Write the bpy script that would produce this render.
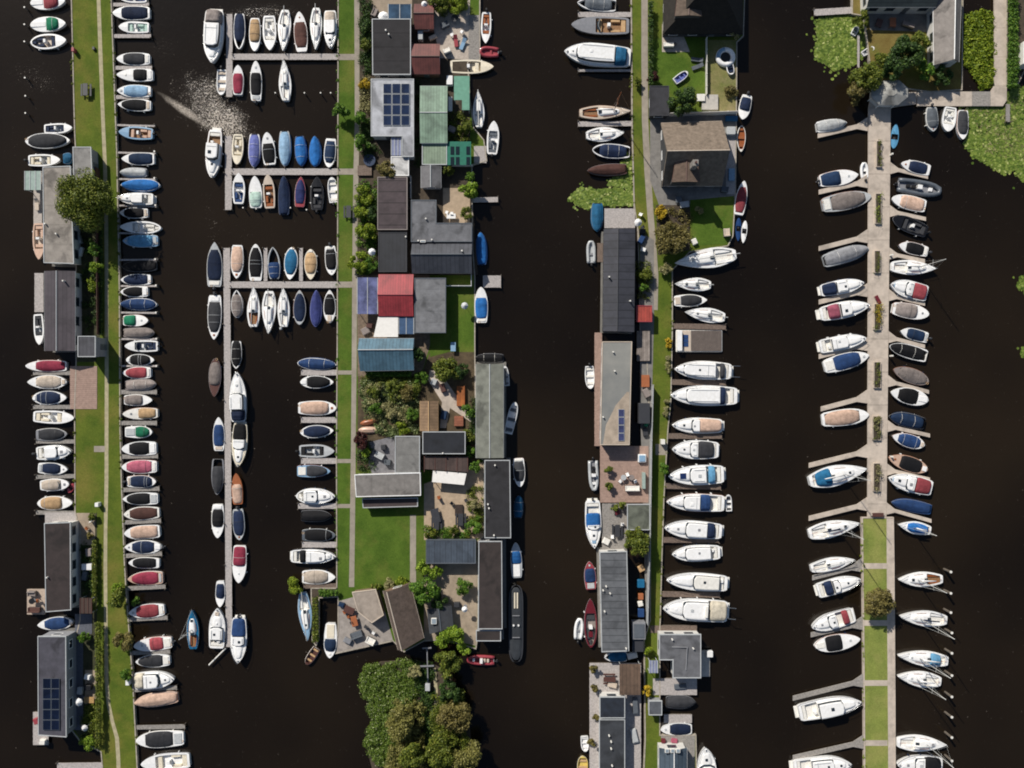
import bpy, math, random, re
import numpy as np
from mathutils import Vector

for o in list(bpy.data.objects):
    bpy.data.objects.remove(o, do_unlink=True)
SC = bpy.context.scene
COL = SC.collection
RNG = random.Random(11)
NR = np.random.default_rng(5)

# ------------------------------------------------------------------ camera
H = 135.0            # flying height in metres
S = 6.0              # photograph pixels per metre at water level
cam_d = bpy.data.cameras.new("camera")
cam_d.sensor_width = 36.0
cam_d.lens = 36.0 * H * S / 1024.0
cam_d.clip_end = 2000
cam = bpy.data.objects.new("camera", cam_d)
COL.objects.link(cam)
cam.location = (0, 0, H)
SC.camera = cam
SC.render.resolution_x, SC.render.resolution_y = 1024, 768

# ------------------------------------------------------------------ light
EL, SHX, SHY = math.radians(37), 0.57, -0.82           # shadows fall to +x -y
world = bpy.data.worlds.new("World")
SC.world = world
world.use_nodes = True
wn = world.node_tree
sky = wn.nodes.new("ShaderNodeTexSky")
sky.sky_type = 'NISHITA'
sky.sun_disc = False
sky.sun_elevation = EL
sky.sun_rotation = math.atan2(-SHX, -SHY)
wn.links.new(sky.outputs[0], wn.nodes["Background"].inputs[0])
wn.nodes["Background"].inputs[1].default_value = 0.062
sun_d = bpy.data.lights.new("sun", 'SUN')
sun_d.energy = 4.4
sun_d.angle = math.radians(0.5)
sun_d.color = (1.0, 0.94, 0.85)
sun = bpy.data.objects.new("sun", sun_d)
COL.objects.link(sun)
sun.rotation_euler = Vector((SHX * math.cos(EL), SHY * math.cos(EL), -math.sin(EL))).to_track_quat('-Z', 'Y').to_euler()
sun.location = (-40, 60, 80)
SC.view_settings.view_transform = 'Standard'
SC.view_settings.look = 'None'
SC.view_settings.exposure = 0.2
SC.view_settings.gamma = 1.0
SC.cycles.filter_width = 1.9
SC.cycles.sample_clamp_indirect = 4.0
SC.cycles.max_bounces = 6

# ------------------------------------------------------------------ helpers
def P(px, py, z=0.0):
    """a point of the place, z metres up, from where it stands on the survey picture"""
    k = (H - z) / H / S
    return Vector(((px - 512) * k, (384 - py) * k, z))

def lin(hx):
    hx = hx.lstrip('#')
    r = []
    for i in (0, 2, 4):
        c = int(hx[i:i + 2], 16) / 255
        r.append(c / 12.92 if c <= .04045 else ((c + .055) / 1.055) ** 2.4)
    return r

PAL = dict(white='f3f2ee', offwhite='e6e3db', cream='e0d6c0', grey='85868a', lgrey='b4b7b8', dgrey='393a3e', black='151518',
           navy='182743', blue='20406f', bblue='0e66ae', lblue='84a6c2', teal='14618a', red='9a3f47', crimson='8a2840', pink='a9566a',
           brown='573a33', maroon='661e28', tan='c09e74', peach='caaa95', taupe='8c827d', beige='c9baa9', green='0f7a56', mint='b5cfc3',
           lilac='666fae', purple='323a70', wood='95562f', orange='a3623e', yellow='d6bd66', slate='5b6168', dblue='18304f', sky='5f9cc2')
WORD = dict(offwhite='off-white', lgrey='pale grey', dgrey='charcoal', bblue='bright blue', lblue='pale blue', lilac='lilac',
            taupe='taupe', wood='varnished wood', sky='sky blue', dblue='inky blue', slate='slate grey')
def cw(c): return WORD.get(c, c)

MATS = {}
def newmat(name):
    m = bpy.data.materials.new(name)
    m.use_nodes = True
    nt = m.node_tree
    b = nt.nodes["Principled BSDF"]
    return m, nt, b

def N(nt, t, **kw):
    n = nt.nodes.new(t)
    for k, v in kw.items():
        if k in n.inputs: n.inputs[k].default_value = v
        else: setattr(n, k, v)
    return n

def mat(name, c, rough=.6, var=.12, scale=3.0, bump=0.0, bscale=20.0, metal=0.0, coat=0.0, c2=None, objvar=False, coord='Object', spec=None, fade=0.0, stain=0.0, sscale=.35):
    """procedural surface: two-tone noise, fine relief"""
    if name in MATS: return MATS[name]
    m, nt, b = newmat(name)
    c = lin(PAL.get(c, c)) if isinstance(c, str) else c
    tc = N(nt, "ShaderNodeTexCoord")
    nz = N(nt, "ShaderNodeTexNoise", Scale=scale, Detail=6.0, Roughness=.65)
    nt.links.new(tc.outputs[coord], nz.inputs["Vector"])
    rp = N(nt, "ShaderNodeValToRGB")
    rp.color_ramp.elements[0].position, rp.color_ramp.elements[1].position = .3, .72
    d = lin(c2) if c2 else [x * (1 - 2.0 * var) for x in c]
    e = c if c2 else [min(.9, x * (1 + var)) for x in c]
    rp.color_ramp.elements[0].color = (*[max(0, x) for x in d], 1)
    rp.color_ramp.elements[1].color = (*e, 1)
    nt.links.new(nz.outputs["Fac"], rp.inputs[0])
    out = rp.outputs[0]
    if stain:
        sn = N(nt, "ShaderNodeTexNoise", Scale=sscale, Detail=5.0, Roughness=.55, Distortion=.6)
        oi2 = N(nt, "ShaderNodeObjectInfo")
        va = N(nt, "ShaderNodeVectorMath", operation='ADD')
        nt.links.new(tc.outputs[coord], va.inputs[0]); nt.links.new(oi2.outputs["Location"], va.inputs[1])
        nt.links.new(va.outputs[0], sn.inputs["Vector"])
        sm = N(nt, "ShaderNodeMapRange"); sm.inputs[1].default_value, sm.inputs[2].default_value = .52, .64
        sm.inputs[3].default_value, sm.inputs[4].default_value = 1.0, 1.0 - stain
        nt.links.new(sn.outputs["Fac"], sm.inputs[0])
        h2 = N(nt, "ShaderNodeHueSaturation"); nt.links.new(sm.outputs[0], h2.inputs["Value"]); nt.links.new(out, h2.inputs["Color"])
        out = h2.outputs[0]
    if objvar:
        oi = N(nt, "ShaderNodeObjectInfo")
        mr = N(nt, "ShaderNodeMapRange")
        mr.inputs[3].default_value, mr.inputs[4].default_value = .82, 1.12
        nt.links.new(oi.outputs["Random"], mr.inputs[0])
        hs = N(nt, "ShaderNodeHueSaturation")
        if fade:
            hs.inputs["Saturation"].default_value = 1 - fade
            mr.inputs[3].default_value, mr.inputs[4].default_value = .72, 1.2
        nt.links.new(mr.outputs[0], hs.inputs["Value"])
        nt.links.new(out, hs.inputs["Color"])
        out = hs.outputs[0]
    nt.links.new(out, b.inputs["Base Color"])
    b.inputs["Roughness"].default_value = rough
    b.inputs["Metallic"].default_value = metal
    if coat: b.inputs["Coat Weight"].default_value = coat
    if spec is not None: b.inputs["Specular IOR Level"].default_value = spec
    if bump:
        bn = N(nt, "ShaderNodeTexNoise", Scale=bscale, Detail=4.0)
        nt.links.new(tc.outputs[coord], bn.inputs["Vector"])
        bp = N(nt, "ShaderNodeBump", Strength=bump, Distance=.05)
        nt.links.new(bn.outputs["Fac"], bp.inputs["Height"])
        nt.links.new(bp.outputs[0], b.inputs["Normal"])
    MATS[name] = m
    return m

def gel(c):   return mat('gelcoat_' + c, c, .35, .09, 2.2, coat=.2)
def canvas(c): return mat('canvas_' + c, c, .82, .2, 1.3, .9, 3.2, objvar=True, spec=.25, fade=.04)
def paint(c): return mat('paint_' + c, c, .5, .08, 2.0)
def cush(c):  return mat('cushion_' + c, c, .85, .12, 5.0, .2, 14)

def glass(name='dark_glass', c=(.02, .03, .04)):
    if name in MATS: return MATS[name]
    m, nt, b = newmat(name)
    b.inputs["Base Color"].default_value = (*c, 1)
    b.inputs["Roughness"].default_value = .08
    b.inputs["Specular IOR Level"].default_value = .6
    MATS[name] = m
    return m

def striped(name, c, c2, scale, axis='X', rough=.75, line=.08, bump=.6):
    """boards, seams or sheets: a base tone that varies from strip to strip with dark joints"""
    if name in MATS: return MATS[name]
    m, nt, b = newmat(name)
    tc = N(nt, "ShaderNodeTexCoord")
    sp = N(nt, "ShaderNodeSeparateXYZ")
    nt.links.new(tc.outputs["Object"], sp.inputs[0])
    mu = N(nt, "ShaderNodeMath", operation='MULTIPLY'); mu.inputs[1].default_value = scale
    nt.links.new(sp.outputs[axis], mu.inputs[0])
    fl = N(nt, "ShaderNodeMath", operation='FLOOR'); nt.links.new(mu.outputs[0], fl.inputs[0])
    wn_ = N(nt, "ShaderNodeTexWhiteNoise", noise_dimensions='1D'); nt.links.new(fl.outputs[0], wn_.inputs["W"])
    fr = N(nt, "ShaderNodeMath", operation='FRACT'); nt.links.new(mu.outputs[0], fr.inputs[0])
    gt = N(nt, "ShaderNodeMath", operation='GREATER_THAN'); gt.inputs[1].default_value = line
    nt.links.new(fr.outputs[0], gt.inputs[0])
    nz = N(nt, "ShaderNodeTexNoise", Scale=1.7, Detail=6.0); nt.links.new(tc.outputs["Object"], nz.inputs["Vector"])
    ad = N(nt, "ShaderNodeMath", operation='MULTIPLY_ADD'); ad.inputs[1].default_value = .4
    nt.links.new(wn_.outputs["Value"], ad.inputs[0]); nt.links.new(nz.outputs["Fac"], ad.inputs[2])
    rp = N(nt, "ShaderNodeValToRGB")
    rp.color_ramp.elements[0].position, rp.color_ramp.elements[1].position = .35, 1.0
    rp.color_ramp.elements[0].color = (*lin(c2), 1); rp.color_ramp.elements[1].color = (*lin(c), 1)
    nt.links.new(ad.outputs[0], rp.inputs[0])
    mx = N(nt, "ShaderNodeMix", data_type='RGBA')
    mx.inputs[6].default_value = (*[x * .55 for x in lin(c2)], 1)
    nt.links.new(gt.outputs[0], mx.inputs[0]); nt.links.new(rp.outputs[0], mx.inputs[7])
    sn = N(nt, "ShaderNodeTexNoise", Scale=.35, Detail=6.0, Roughness=.6, Distortion=.8)
    oi = N(nt, "ShaderNodeObjectInfo"); va = N(nt, "ShaderNodeVectorMath", operation='ADD')
    nt.links.new(tc.outputs["Object"], va.inputs[0]); nt.links.new(oi.outputs["Location"], va.inputs[1]); nt.links.new(va.outputs[0], sn.inputs["Vector"])
    sm = N(nt, "ShaderNodeMapRange"); sm.inputs[1].default_value, sm.inputs[2].default_value = .45, .68
    sm.inputs[3].default_value, sm.inputs[4].default_value = 1.08, .66
    nt.links.new(sn.outputs["Fac"], sm.inputs[0])
    h2 = N(nt, "ShaderNodeHueSaturation"); nt.links.new(sm.outputs[0], h2.inputs["Value"]); nt.links.new(mx.outputs[2], h2.inputs["Color"])
    nt.links.new(h2.outputs[0], b.inputs["Base Color"])
    b.inputs["Roughness"].default_value = rough
    MATS[name] = m
    return m

def leafmat(name, dark, light, extra=None):
    if name in MATS: return MATS[name]
    m, nt, b = newmat(name)
    g = N(nt, "ShaderNodeNewGeometry")
    rp = N(nt, "ShaderNodeValToRGB")
    e = rp.color_ramp.elements
    e[0].color = (*lin(dark), 1); e[1].color = (*lin(light), 1); e[1].position = .9
    if extra:
        k = e.new(.97); k.color = (*lin(extra), 1)
    nt.links.new(g.outputs["Random Per Island"], rp.inputs[0])
    nt.links.new(rp.outputs[0], b.inputs["Base Color"])
    b.inputs["Roughness"].default_value = .55
    b.inputs["Specular IOR Level"].default_value = .25
    tr = N(nt, "ShaderNodeBsdfTranslucent")
    nt.links.new(rp.outputs[0], tr.inputs[0])
    ms = N(nt, "ShaderNodeMixShader"); ms.inputs[0].default_value = .22
    nt.links.new(b.outputs[0], ms.inputs[1]); nt.links.new(tr.outputs[0], ms.inputs[2])
    nt.links.new(ms.outputs[0], nt.nodes["Material Output"].inputs[0])
    MATS[name] = m
    return m

def mesh_obj(name, verts, faces, m, parent=None, smooth=False, loc=None):
    me = bpy.data.meshes.new(name)
    me.from_pydata([tuple(v) for v in verts], [], faces)
    if smooth: me.shade_smooth()
    if m: me.materials.append(m)
    me.update()
    o = bpy.data.objects.new(name, me)
    COL.objects.link(o)
    if parent: o.parent = parent
    if loc is not None: o.location = loc
    return o

def copy_obj(o, parent=None, loc=None, rz=None):
    c = o.copy(); COL.objects.link(c); c.parent = parent
    if loc is not None: c.location = loc
    if rz is not None: c.rotation_euler = (0, 0, rz)
    return c

USED = {}
def tag(o, label, cat, group=None, kind=None):
    if label: o['label'] = label
    if cat: o['category'] = cat
    if group: o['group'] = group
    if kind: o['kind'] = kind
    return o

def thing(name, label, cat, loc=(0, 0, 0), rz=0.0, group=None):
    o = bpy.data.objects.new(name, None)
    o.empty_display_size = .3
    COL.objects.link(o)
    o.location = loc; o.rotation_euler = (0, 0, rz)
    return tag(o, label, cat, group)

class MB:
    def __init__(s): s.v = []; s.f = []
    def add(s, v, f):
        n = len(s.v); s.v += [tuple(p) for p in v]; s.f += [[i + n for i in q] for q in f]; return s
    def box(s, x0, x1, y0, y1, z0, z1, b=0.0):
        if b <= 0:
            v = [(x, y, z) for z in (z0, z1) for x, y in ((x0, y0), (x1, y0), (x1, y1), (x0, y1))]
            return s.add(v, [[3, 2, 1, 0], [4, 5, 6, 7], [0, 1, 5, 4], [1, 2, 6, 5], [2, 3, 7, 6], [3, 0, 4, 7]])
        def ring(i, z):
            return [(x0 + i + b, y0 + i, z), (x1 - i - b, y0 + i, z), (x1 - i, y0 + i + b, z), (x1 - i, y1 - i - b, z),
                    (x1 - i - b, y1 - i, z), (x0 + i + b, y1 - i, z), (x0 + i, y1 - i - b, z), (x0 + i, y0 + i + b, z)]
        return s.loft([ring(0, z0), ring(0, z1 - b * .6), ring(b * .6, z1)], True, True)
    def loft(s, rings, closed=True, caps=False):
        n = len(rings[0]); v = [p for r in rings for p in r]; f = []
        for i in range(len(rings) - 1):
            for j in range(n if closed else n - 1):
                k = (j + 1) % n
                f.append([i * n + j, i * n + k, (i + 1) * n + k, (i + 1) * n + j])
        if caps:
            f.append(list(range(n))[::-1]); f.append([(len(rings) - 1) * n + j for j in range(n)])
        return s.add(v, f)
    def tube(s, pts, r, n=6, r2=None):
        pts = [Vector(p) for p in pts]; rings = []
        for i, p in enumerate(pts):
            d = (pts[min(i + 1, len(pts) - 1)] - pts[max(i - 1, 0)]).normalized()
            a = d.orthogonal().normalized() if i == 0 else (a - d * a.dot(d)).normalized()
            b = d.cross(a); rr = r if r2 is None else r + (r2 - r) * i / (len(pts) - 1)
            rings.append([p + (a * math.cos(2 * math.pi * k / n) + b * math.sin(2 * math.pi * k / n)) * rr for k in range(n)])
        return s.loft(rings, True, True)
    def cyl(s, x, y, z0, z1, r, n=10, r2=None):
        return s.loft([[(x + math.cos(2 * math.pi * k / n) * q, y + math.sin(2 * math.pi * k / n) * q, z) for k in range(n)]
                       for z, q in ((z0, r), (z1, r if r2 is None else r2))], True, True)
    def prism(s, poly, z0, z1):
        return s.loft([[(p[0], p[1], z0) for p in poly], [(p[0], p[1], z1) for p in poly]], True, True)
    def build(s, name, m, parent=None, smooth=False, loc=None):
        return mesh_obj(name, s.v, s.f, m, parent, smooth, loc)

def ccw(poly):
    a = sum(poly[i][0] * poly[(i + 1) % len(poly)][1] - poly[(i + 1) % len(poly)][0] * poly[i][1] for i in range(len(poly)))
    return list(poly) if a > 0 else list(poly)[::-1]

def offset(poly, d):
    """move each edge of a ccw polygon outwards by d"""
    n = len(poly); out = []
    for i in range(n):
        p0, p1, p2 = [Vector((q[0], q[1])) for q in (poly[i - 1], poly[i], poly[(i + 1) % n])]
        e1, e2 = (p1 - p0).normalized(), (p2 - p1).normalized()
        n1, n2 = Vector((e1.y, -e1.x)), Vector((e2.y, -e2.x))
        m_ = n1 + n2
        k = m_.dot(n1)
        out.append(p1 + m_ * (d / max(.3, k)))
    return [(p.x, p.y) for p in out]

def inside(x, y, poly):
    c = False; n = len(poly)
    for i in range(n):
        x1, y1 = poly[i]; x2, y2 = poly[i - 1]
        if (y1 > y) != (y2 > y) and x < (x2 - x1) * (y - y1) / (y2 - y1) + x1: c = not c
    return c

def wpoly(pts, z): return ccw([tuple(P(a, b, z)[:2]) for a, b in pts])
def rect(x0, y0, x1, y1): return [(x0, y0), (x1, y0), (x1, y1), (x0, y1)]

ORD = ['', 'first', 'second', 'third', 'fourth', 'fifth', 'sixth', 'seventh', 'eighth', 'ninth', 'tenth', 'eleventh', 'twelfth']

# ================================================================== setting
LZ = 0.55    # height of the land and jetties above the water

def water_material():
    m, nt, b = newmat('canal_water')
    b.inputs["Roughness"].default_value = .16
    b.inputs["IOR"].default_value = 1.33
    g = N(nt, "ShaderNodeNewGeometry")
    big = N(nt, "ShaderNodeTexNoise", Scale=.02, Detail=3.0)
    nt.links.new(g.outputs["Position"], big.inputs["Vector"])
    rp = N(nt, "ShaderNodeValToRGB")
    rp.color_ramp.elements[0].position, rp.color_ramp.elements[1].position = .35, .68
    rp.color_ramp.elements[0].color = (.0060, .0042, .0028, 1); rp.color_ramp.elements[1].color = (.0170, .0115, .0064, 1)
    nt.links.new(big.outputs["Fac"], rp.inputs[0])
    # ripples everywhere, churned water in the wake of a boat that has just turned off
    nz = N(nt, "ShaderNodeTexNoise", Scale=1.1, Detail=5.0, Roughness=.6)
    nt.links.new(g.outputs["Position"], nz.inputs["Vector"])
    fine = N(nt, "ShaderNodeTexNoise", Scale=2.4, Detail=4.0, Roughness=.7)
    nt.links.new(g.outputs["Position"], fine.inputs["Vector"])
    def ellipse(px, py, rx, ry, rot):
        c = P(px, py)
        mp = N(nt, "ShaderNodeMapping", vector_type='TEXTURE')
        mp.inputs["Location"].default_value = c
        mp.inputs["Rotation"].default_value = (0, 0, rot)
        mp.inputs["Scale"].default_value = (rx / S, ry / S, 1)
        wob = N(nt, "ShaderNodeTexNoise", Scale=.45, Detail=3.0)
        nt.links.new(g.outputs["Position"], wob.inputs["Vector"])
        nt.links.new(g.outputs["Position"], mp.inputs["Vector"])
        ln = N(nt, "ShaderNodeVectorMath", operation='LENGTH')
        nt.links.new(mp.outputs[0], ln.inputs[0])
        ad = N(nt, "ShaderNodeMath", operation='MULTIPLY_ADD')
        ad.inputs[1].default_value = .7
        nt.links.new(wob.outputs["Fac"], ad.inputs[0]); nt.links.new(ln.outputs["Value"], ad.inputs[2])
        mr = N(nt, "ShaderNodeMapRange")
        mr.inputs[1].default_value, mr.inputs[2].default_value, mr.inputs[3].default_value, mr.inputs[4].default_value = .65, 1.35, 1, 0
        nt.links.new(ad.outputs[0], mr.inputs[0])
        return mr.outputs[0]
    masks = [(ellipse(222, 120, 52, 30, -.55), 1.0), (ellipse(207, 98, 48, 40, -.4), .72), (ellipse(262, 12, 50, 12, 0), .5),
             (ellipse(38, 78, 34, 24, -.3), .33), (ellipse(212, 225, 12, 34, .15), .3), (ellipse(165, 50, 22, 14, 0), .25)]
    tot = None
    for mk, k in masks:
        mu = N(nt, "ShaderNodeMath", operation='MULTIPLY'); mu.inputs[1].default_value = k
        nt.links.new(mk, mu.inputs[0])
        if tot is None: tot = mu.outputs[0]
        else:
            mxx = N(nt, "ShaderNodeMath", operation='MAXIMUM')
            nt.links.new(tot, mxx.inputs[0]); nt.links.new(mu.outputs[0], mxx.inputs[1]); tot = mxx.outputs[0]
    # sun glitter on the churned water, painted into its colour as foam-like flecks
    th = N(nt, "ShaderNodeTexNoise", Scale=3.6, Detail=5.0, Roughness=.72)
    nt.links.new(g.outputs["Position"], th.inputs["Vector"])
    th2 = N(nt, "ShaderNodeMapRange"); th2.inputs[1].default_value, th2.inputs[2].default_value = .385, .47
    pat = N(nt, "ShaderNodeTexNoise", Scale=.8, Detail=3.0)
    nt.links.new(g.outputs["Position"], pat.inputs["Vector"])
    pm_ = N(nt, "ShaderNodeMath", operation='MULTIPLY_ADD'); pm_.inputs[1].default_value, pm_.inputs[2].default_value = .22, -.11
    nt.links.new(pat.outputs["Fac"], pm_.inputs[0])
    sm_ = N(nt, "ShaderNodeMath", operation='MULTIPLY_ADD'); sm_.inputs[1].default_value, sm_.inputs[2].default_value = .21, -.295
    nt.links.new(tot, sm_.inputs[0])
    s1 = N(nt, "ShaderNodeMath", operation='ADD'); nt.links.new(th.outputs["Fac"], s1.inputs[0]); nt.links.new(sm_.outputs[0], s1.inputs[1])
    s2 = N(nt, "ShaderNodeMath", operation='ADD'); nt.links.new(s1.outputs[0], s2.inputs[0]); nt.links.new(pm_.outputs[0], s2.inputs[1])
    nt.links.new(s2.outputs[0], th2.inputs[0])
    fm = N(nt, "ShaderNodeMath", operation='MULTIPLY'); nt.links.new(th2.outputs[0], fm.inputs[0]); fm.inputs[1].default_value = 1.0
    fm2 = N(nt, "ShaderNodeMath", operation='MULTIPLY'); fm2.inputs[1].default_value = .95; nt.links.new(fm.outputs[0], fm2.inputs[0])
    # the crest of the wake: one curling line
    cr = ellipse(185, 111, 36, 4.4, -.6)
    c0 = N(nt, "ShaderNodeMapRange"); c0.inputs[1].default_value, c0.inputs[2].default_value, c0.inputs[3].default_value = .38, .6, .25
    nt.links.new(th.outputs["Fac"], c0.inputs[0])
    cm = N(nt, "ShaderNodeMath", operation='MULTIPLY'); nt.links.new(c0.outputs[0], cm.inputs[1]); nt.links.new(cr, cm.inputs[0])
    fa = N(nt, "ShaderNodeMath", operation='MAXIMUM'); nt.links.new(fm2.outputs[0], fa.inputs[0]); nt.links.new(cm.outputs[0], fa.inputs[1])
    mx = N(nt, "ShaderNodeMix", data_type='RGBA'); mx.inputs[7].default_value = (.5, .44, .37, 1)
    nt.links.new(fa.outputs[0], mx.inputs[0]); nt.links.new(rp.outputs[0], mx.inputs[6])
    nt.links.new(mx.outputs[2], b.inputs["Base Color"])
    bp = N(nt, "ShaderNodeBump", Strength=.05, Distance=.25); nt.links.new(nz.outputs["Fac"], bp.inputs["Height"])
    bp2 = N(nt, "ShaderNodeBump", Distance=.12); nt.links.new(fine.outputs["Fac"], bp2.inputs["Height"])
    nt.links.new(tot, bp2.inputs["Strength"]); nt.links.new(bp.outputs[0], bp2.inputs["Normal"])
    nt.links.new(bp2.outputs[0], b.inputs["Normal"])
    return m

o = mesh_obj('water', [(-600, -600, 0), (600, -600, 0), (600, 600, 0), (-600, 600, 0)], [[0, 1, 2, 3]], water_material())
o['kind'] = 'structure'

def grass_material(name, a, b_, c, scale=.35):
    if name in MATS: return MATS[name]
    m, nt, b = newmat(name)
    g = N(nt, "ShaderNodeNewGeometry")
    n1 = N(nt, "ShaderNodeTexNoise", Scale=scale, Detail=5.0, Roughness=.6)
    n2 = N(nt, "ShaderNodeTexNoise", Scale=6.0, Detail=6.0, Roughness=.75)
    n3 = N(nt, "ShaderNodeTexNoise", Scale=.16, Detail=4.0, Roughness=.6)
    for n in (n1, n2, n3): nt.links.new(g.outputs["Position"], n.inputs["Vector"])
    r1 = N(nt, "ShaderNodeValToRGB")
    e = r1.color_ramp.elements
    e[0].position, e[1].position = .32, .66
    e[0].color = (*lin(a), 1); e[1].color = (*lin(b_), 1)
    nt.links.new(n1.outputs["Fac"], r1.inputs[0])
    mr = N(nt, "ShaderNodeMapRange"); mr.inputs[1].default_value, mr.inputs[2].default_value = .48, .72
    nt.links.new(n3.outputs["Fac"], mr.inputs[0])
    mx = N(nt, "ShaderNodeMix", data_type='RGBA'); mx.inputs[7].default_value = (*lin(c), 1)
    nt.links.new(mr.outputs[0], mx.inputs[0]); nt.links.new(r1.outputs[0], mx.inputs[6])
    hv = N(nt, "ShaderNodeMapRange"); hv.inputs[1].default_value, hv.inputs[2].default_value, hv.inputs[3].default_value, hv.inputs[4].default_value = .3, .7, .62, 1.3
    nt.links.new(n2.outputs["Fac"], hv.inputs[0])
    hs = N(nt, "ShaderNodeHueSaturation"); nt.links.new(hv.outputs[0], hs.inputs["Value"]); nt.links.new(mx.outputs[2], hs.inputs["Color"])
    nt.links.new(hs.outputs[0], b.inputs["Base Color"])
    b.inputs["Roughness"].default_value = .9; b.inputs["Specular IOR Level"].default_value = .1
    bp = N(nt, "ShaderNodeBump", Strength=.5, Distance=.06); nt.links.new(n2.outputs["Fac"], bp.inputs["Height"])
    nt.links.new(bp.outputs[0], b.inputs["Normal"])
    MATS[name] = m
    return m

GRASS = grass_material('grass_meadow', '4a5c20', '606c28', '726e34')
LAWN = grass_material('grass_lawn', '425a1e', '566d28', '686e32')
DRYGR = grass_material('grass_pale', '6e7a3c', '868f48', '908f52')
EARTH = mat('garden_soil', '4a4034', .95, .25, 1.2, .5, 8, coord='Object')
QUAY = mat('quay_timber', 'aba294', .85, .2, 2.5, .3, 12)
CONC = mat('pale_concrete', 'c0b3a5', .85, .12, .8, .15, 25, stain=.2, sscale=.45)
PATHM = mat('path_paving', '9a9184', .9, .13, .9, .3, 18)
DIRT = mat('worn_path', 'aca384', .95, .15, 1.5, .3, 14)
PLK = mat('grey_planks', '96918b', .85, .22, 3.5, .35, 16)
PLKB = mat('brown_planks', '77675c', .85, .22, 3.5, .35, 16)
PLKL = mat('pale_planks', 'b5aeaa', .85, .18, 3.5, .35, 16)
POST = mat('mooring_wood', '6a6157', .85, .25, 5, .3, 14)
CAPM = paint('offwhite')

def land(name, pts, m, edge=True, z=LZ, qm=None):
    poly = wpoly(pts, z)
    o = MB().prism(poly, -1.5, z).build(name, m)
    o['kind'] = 'structure'
    if edge:
        out, inn = offset(poly, .05), offset(poly, -.13)
        n = len(poly)
        b = MB()
        rings = [[(p[0], p[1], -1.2) for p in out], [(p[0], p[1], z + .07) for p in out], [(p[0], p[1], z + .07) for p in inn], [(p[0], p[1], z - .05) for p in inn]]
        b.loft(rings, True)
        b.build('quay_edge', qm or QUAY, o)
    return o

def sheet(name, pts, m, lift=.006, z=LZ, kind='structure', label=None):
    poly = wpoly(pts, z)
    o = MB().prism(poly, z - .05, z + lift).build(name, m)
    o['kind'] = kind
    return o

def ribbon(name, pts, w, m, lift=.008, z=LZ):
    """a path of even width w (m) along photo points"""
    q = [P(a, b, z) for a, b in pts]
    v = []; f = []
    for i, p in enumerate(q):
        d = (q[min(i + 1, len(q) - 1)] - q[max(0, i - 1)]).normalized()
        nn = Vector((-d.y, d.x, 0)) * w / 2
        j = RNG.uniform(.93, 1.07)
        v += [p + nn * j + Vector((0, 0, lift)), p - nn * j + Vector((0, 0, lift))]
        if i: f.append([2 * i - 2, 2 * i - 1, 2 * i + 1, 2 * i])
    o = mesh_obj(name, v, f, m)
    o['kind'] = 'structure'
    return o

# left strip
land('grass_strip', [(71, -12), (74.5, 130), (76, 160), (76, 362), (74.5, 410), (75, 512), (80, 530), (80, 620), (75, 640), (70, 728), (80, 741),
                     (101, 752), (104, 785), (138.5, 785), (137.5, 768), (133, 680), (130, 640), (127, 600), (124.6, 560), (122, 490), (120.3, 430),
                     (119.7, 290), (118, 200), (117, 150), (111.5, 0), (111, -12)], GRASS)
ribbon('footpath', [(98, -12), (98.6, 0), (100, 40), (103, 120), (105, 165), (106.2, 220), (106.6, 290), (106.7, 350), (106.6, 420), (106.5, 480), (105.6, 530), (105.4, 570), (105.8, 620), (106.5, 680), (108.4, 704),
                    (112.5, 722), (117, 738), (118.4, 760), (118.7, 785)], .62, DIRT)
sheet('garden_soil', [(76, 170), (99, 170), (101, 330), (96, 362), (76, 362)], mat('damp_earth', '3f4029', .95, .3, 1.0, .5, 8))
sheet('garden_soil', [(80, 531), (97, 512), (97, 640), (100, 745), (80, 738), (72, 726), (76, 640), (80, 620)], mat('damp_earth', '3f4029'))
sheet('patio', rect(76, 513, 95, 545), mat('tan_paving', 'a0917e', .9, .15, 1.0, .3, 16), .012)
sheet('patio', rect(85, 670, 97, 704), MATS['tan_paving'], .012)
sheet('paved_step', rect(94, 446, 105, 452), PATHM, .014)
sheet('lawn', rect(85, 706, 96, 730), LAWN, .012)

# middle island
land('grass_island', [(338, -12), (337.4, 250), (337, 350), (336.3, 450), (336.6, 592), (338, 600), (338, 632), (334, 654), (393, 641), (404, 652), (424, 641), (440, 640), (456, 643),
                      (476, 649), (478, 636), (478, 541), (484, 536), (484, 460), (476, 455), (475, 345), (475, 276), (473, 250), (472, 165), (487, 161), (484, 140),
                      (474, 128), (470, 100), (468, 62), (480, 60), (480, -12)], LAWN)
land('hedge_bank', [(311, 588), (337, 588), (337, 597), (319, 598), (318.5, 640), (316, 646), (312, 640)], EARTH, True)
ribbon('footpath', [(356.8, -12), (357, 60), (357.2, 120), (356, 170), (355, 230), (354.6, 290), (354.2, 360), (353.4, 440), (352.6, 510), (352, 560), (351.6, 587)], .85, PATHM)
sheet('garden_soil', [(359.5, -12), (359.8, 125), (358, 200), (357, 275), (478, 275), (470, 165), (470, -12)], EARTH, .004)
sheet('garden_soil', [(357, 275), (357.5, 376), (421, 376), (430, 345), (430, 275)], mat('gravel_brown', '7c6c5c', .95, .25, 2.2, .5, 10), .005)
sheet('garden_soil', [(358, 376), (357, 470), (472, 470), (480, 458), (474, 352), (430, 352), (421, 376)], mat('veg_soil', '574a36', .95, .3, 1.1, .5, 9), .005)
sheet('patio', [(424, 484), (483, 462), (483, 538), (424, 540)], mat('sand_paving', 'b09c84', .9, .12, 1.4, .3, 14), .012)
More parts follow.
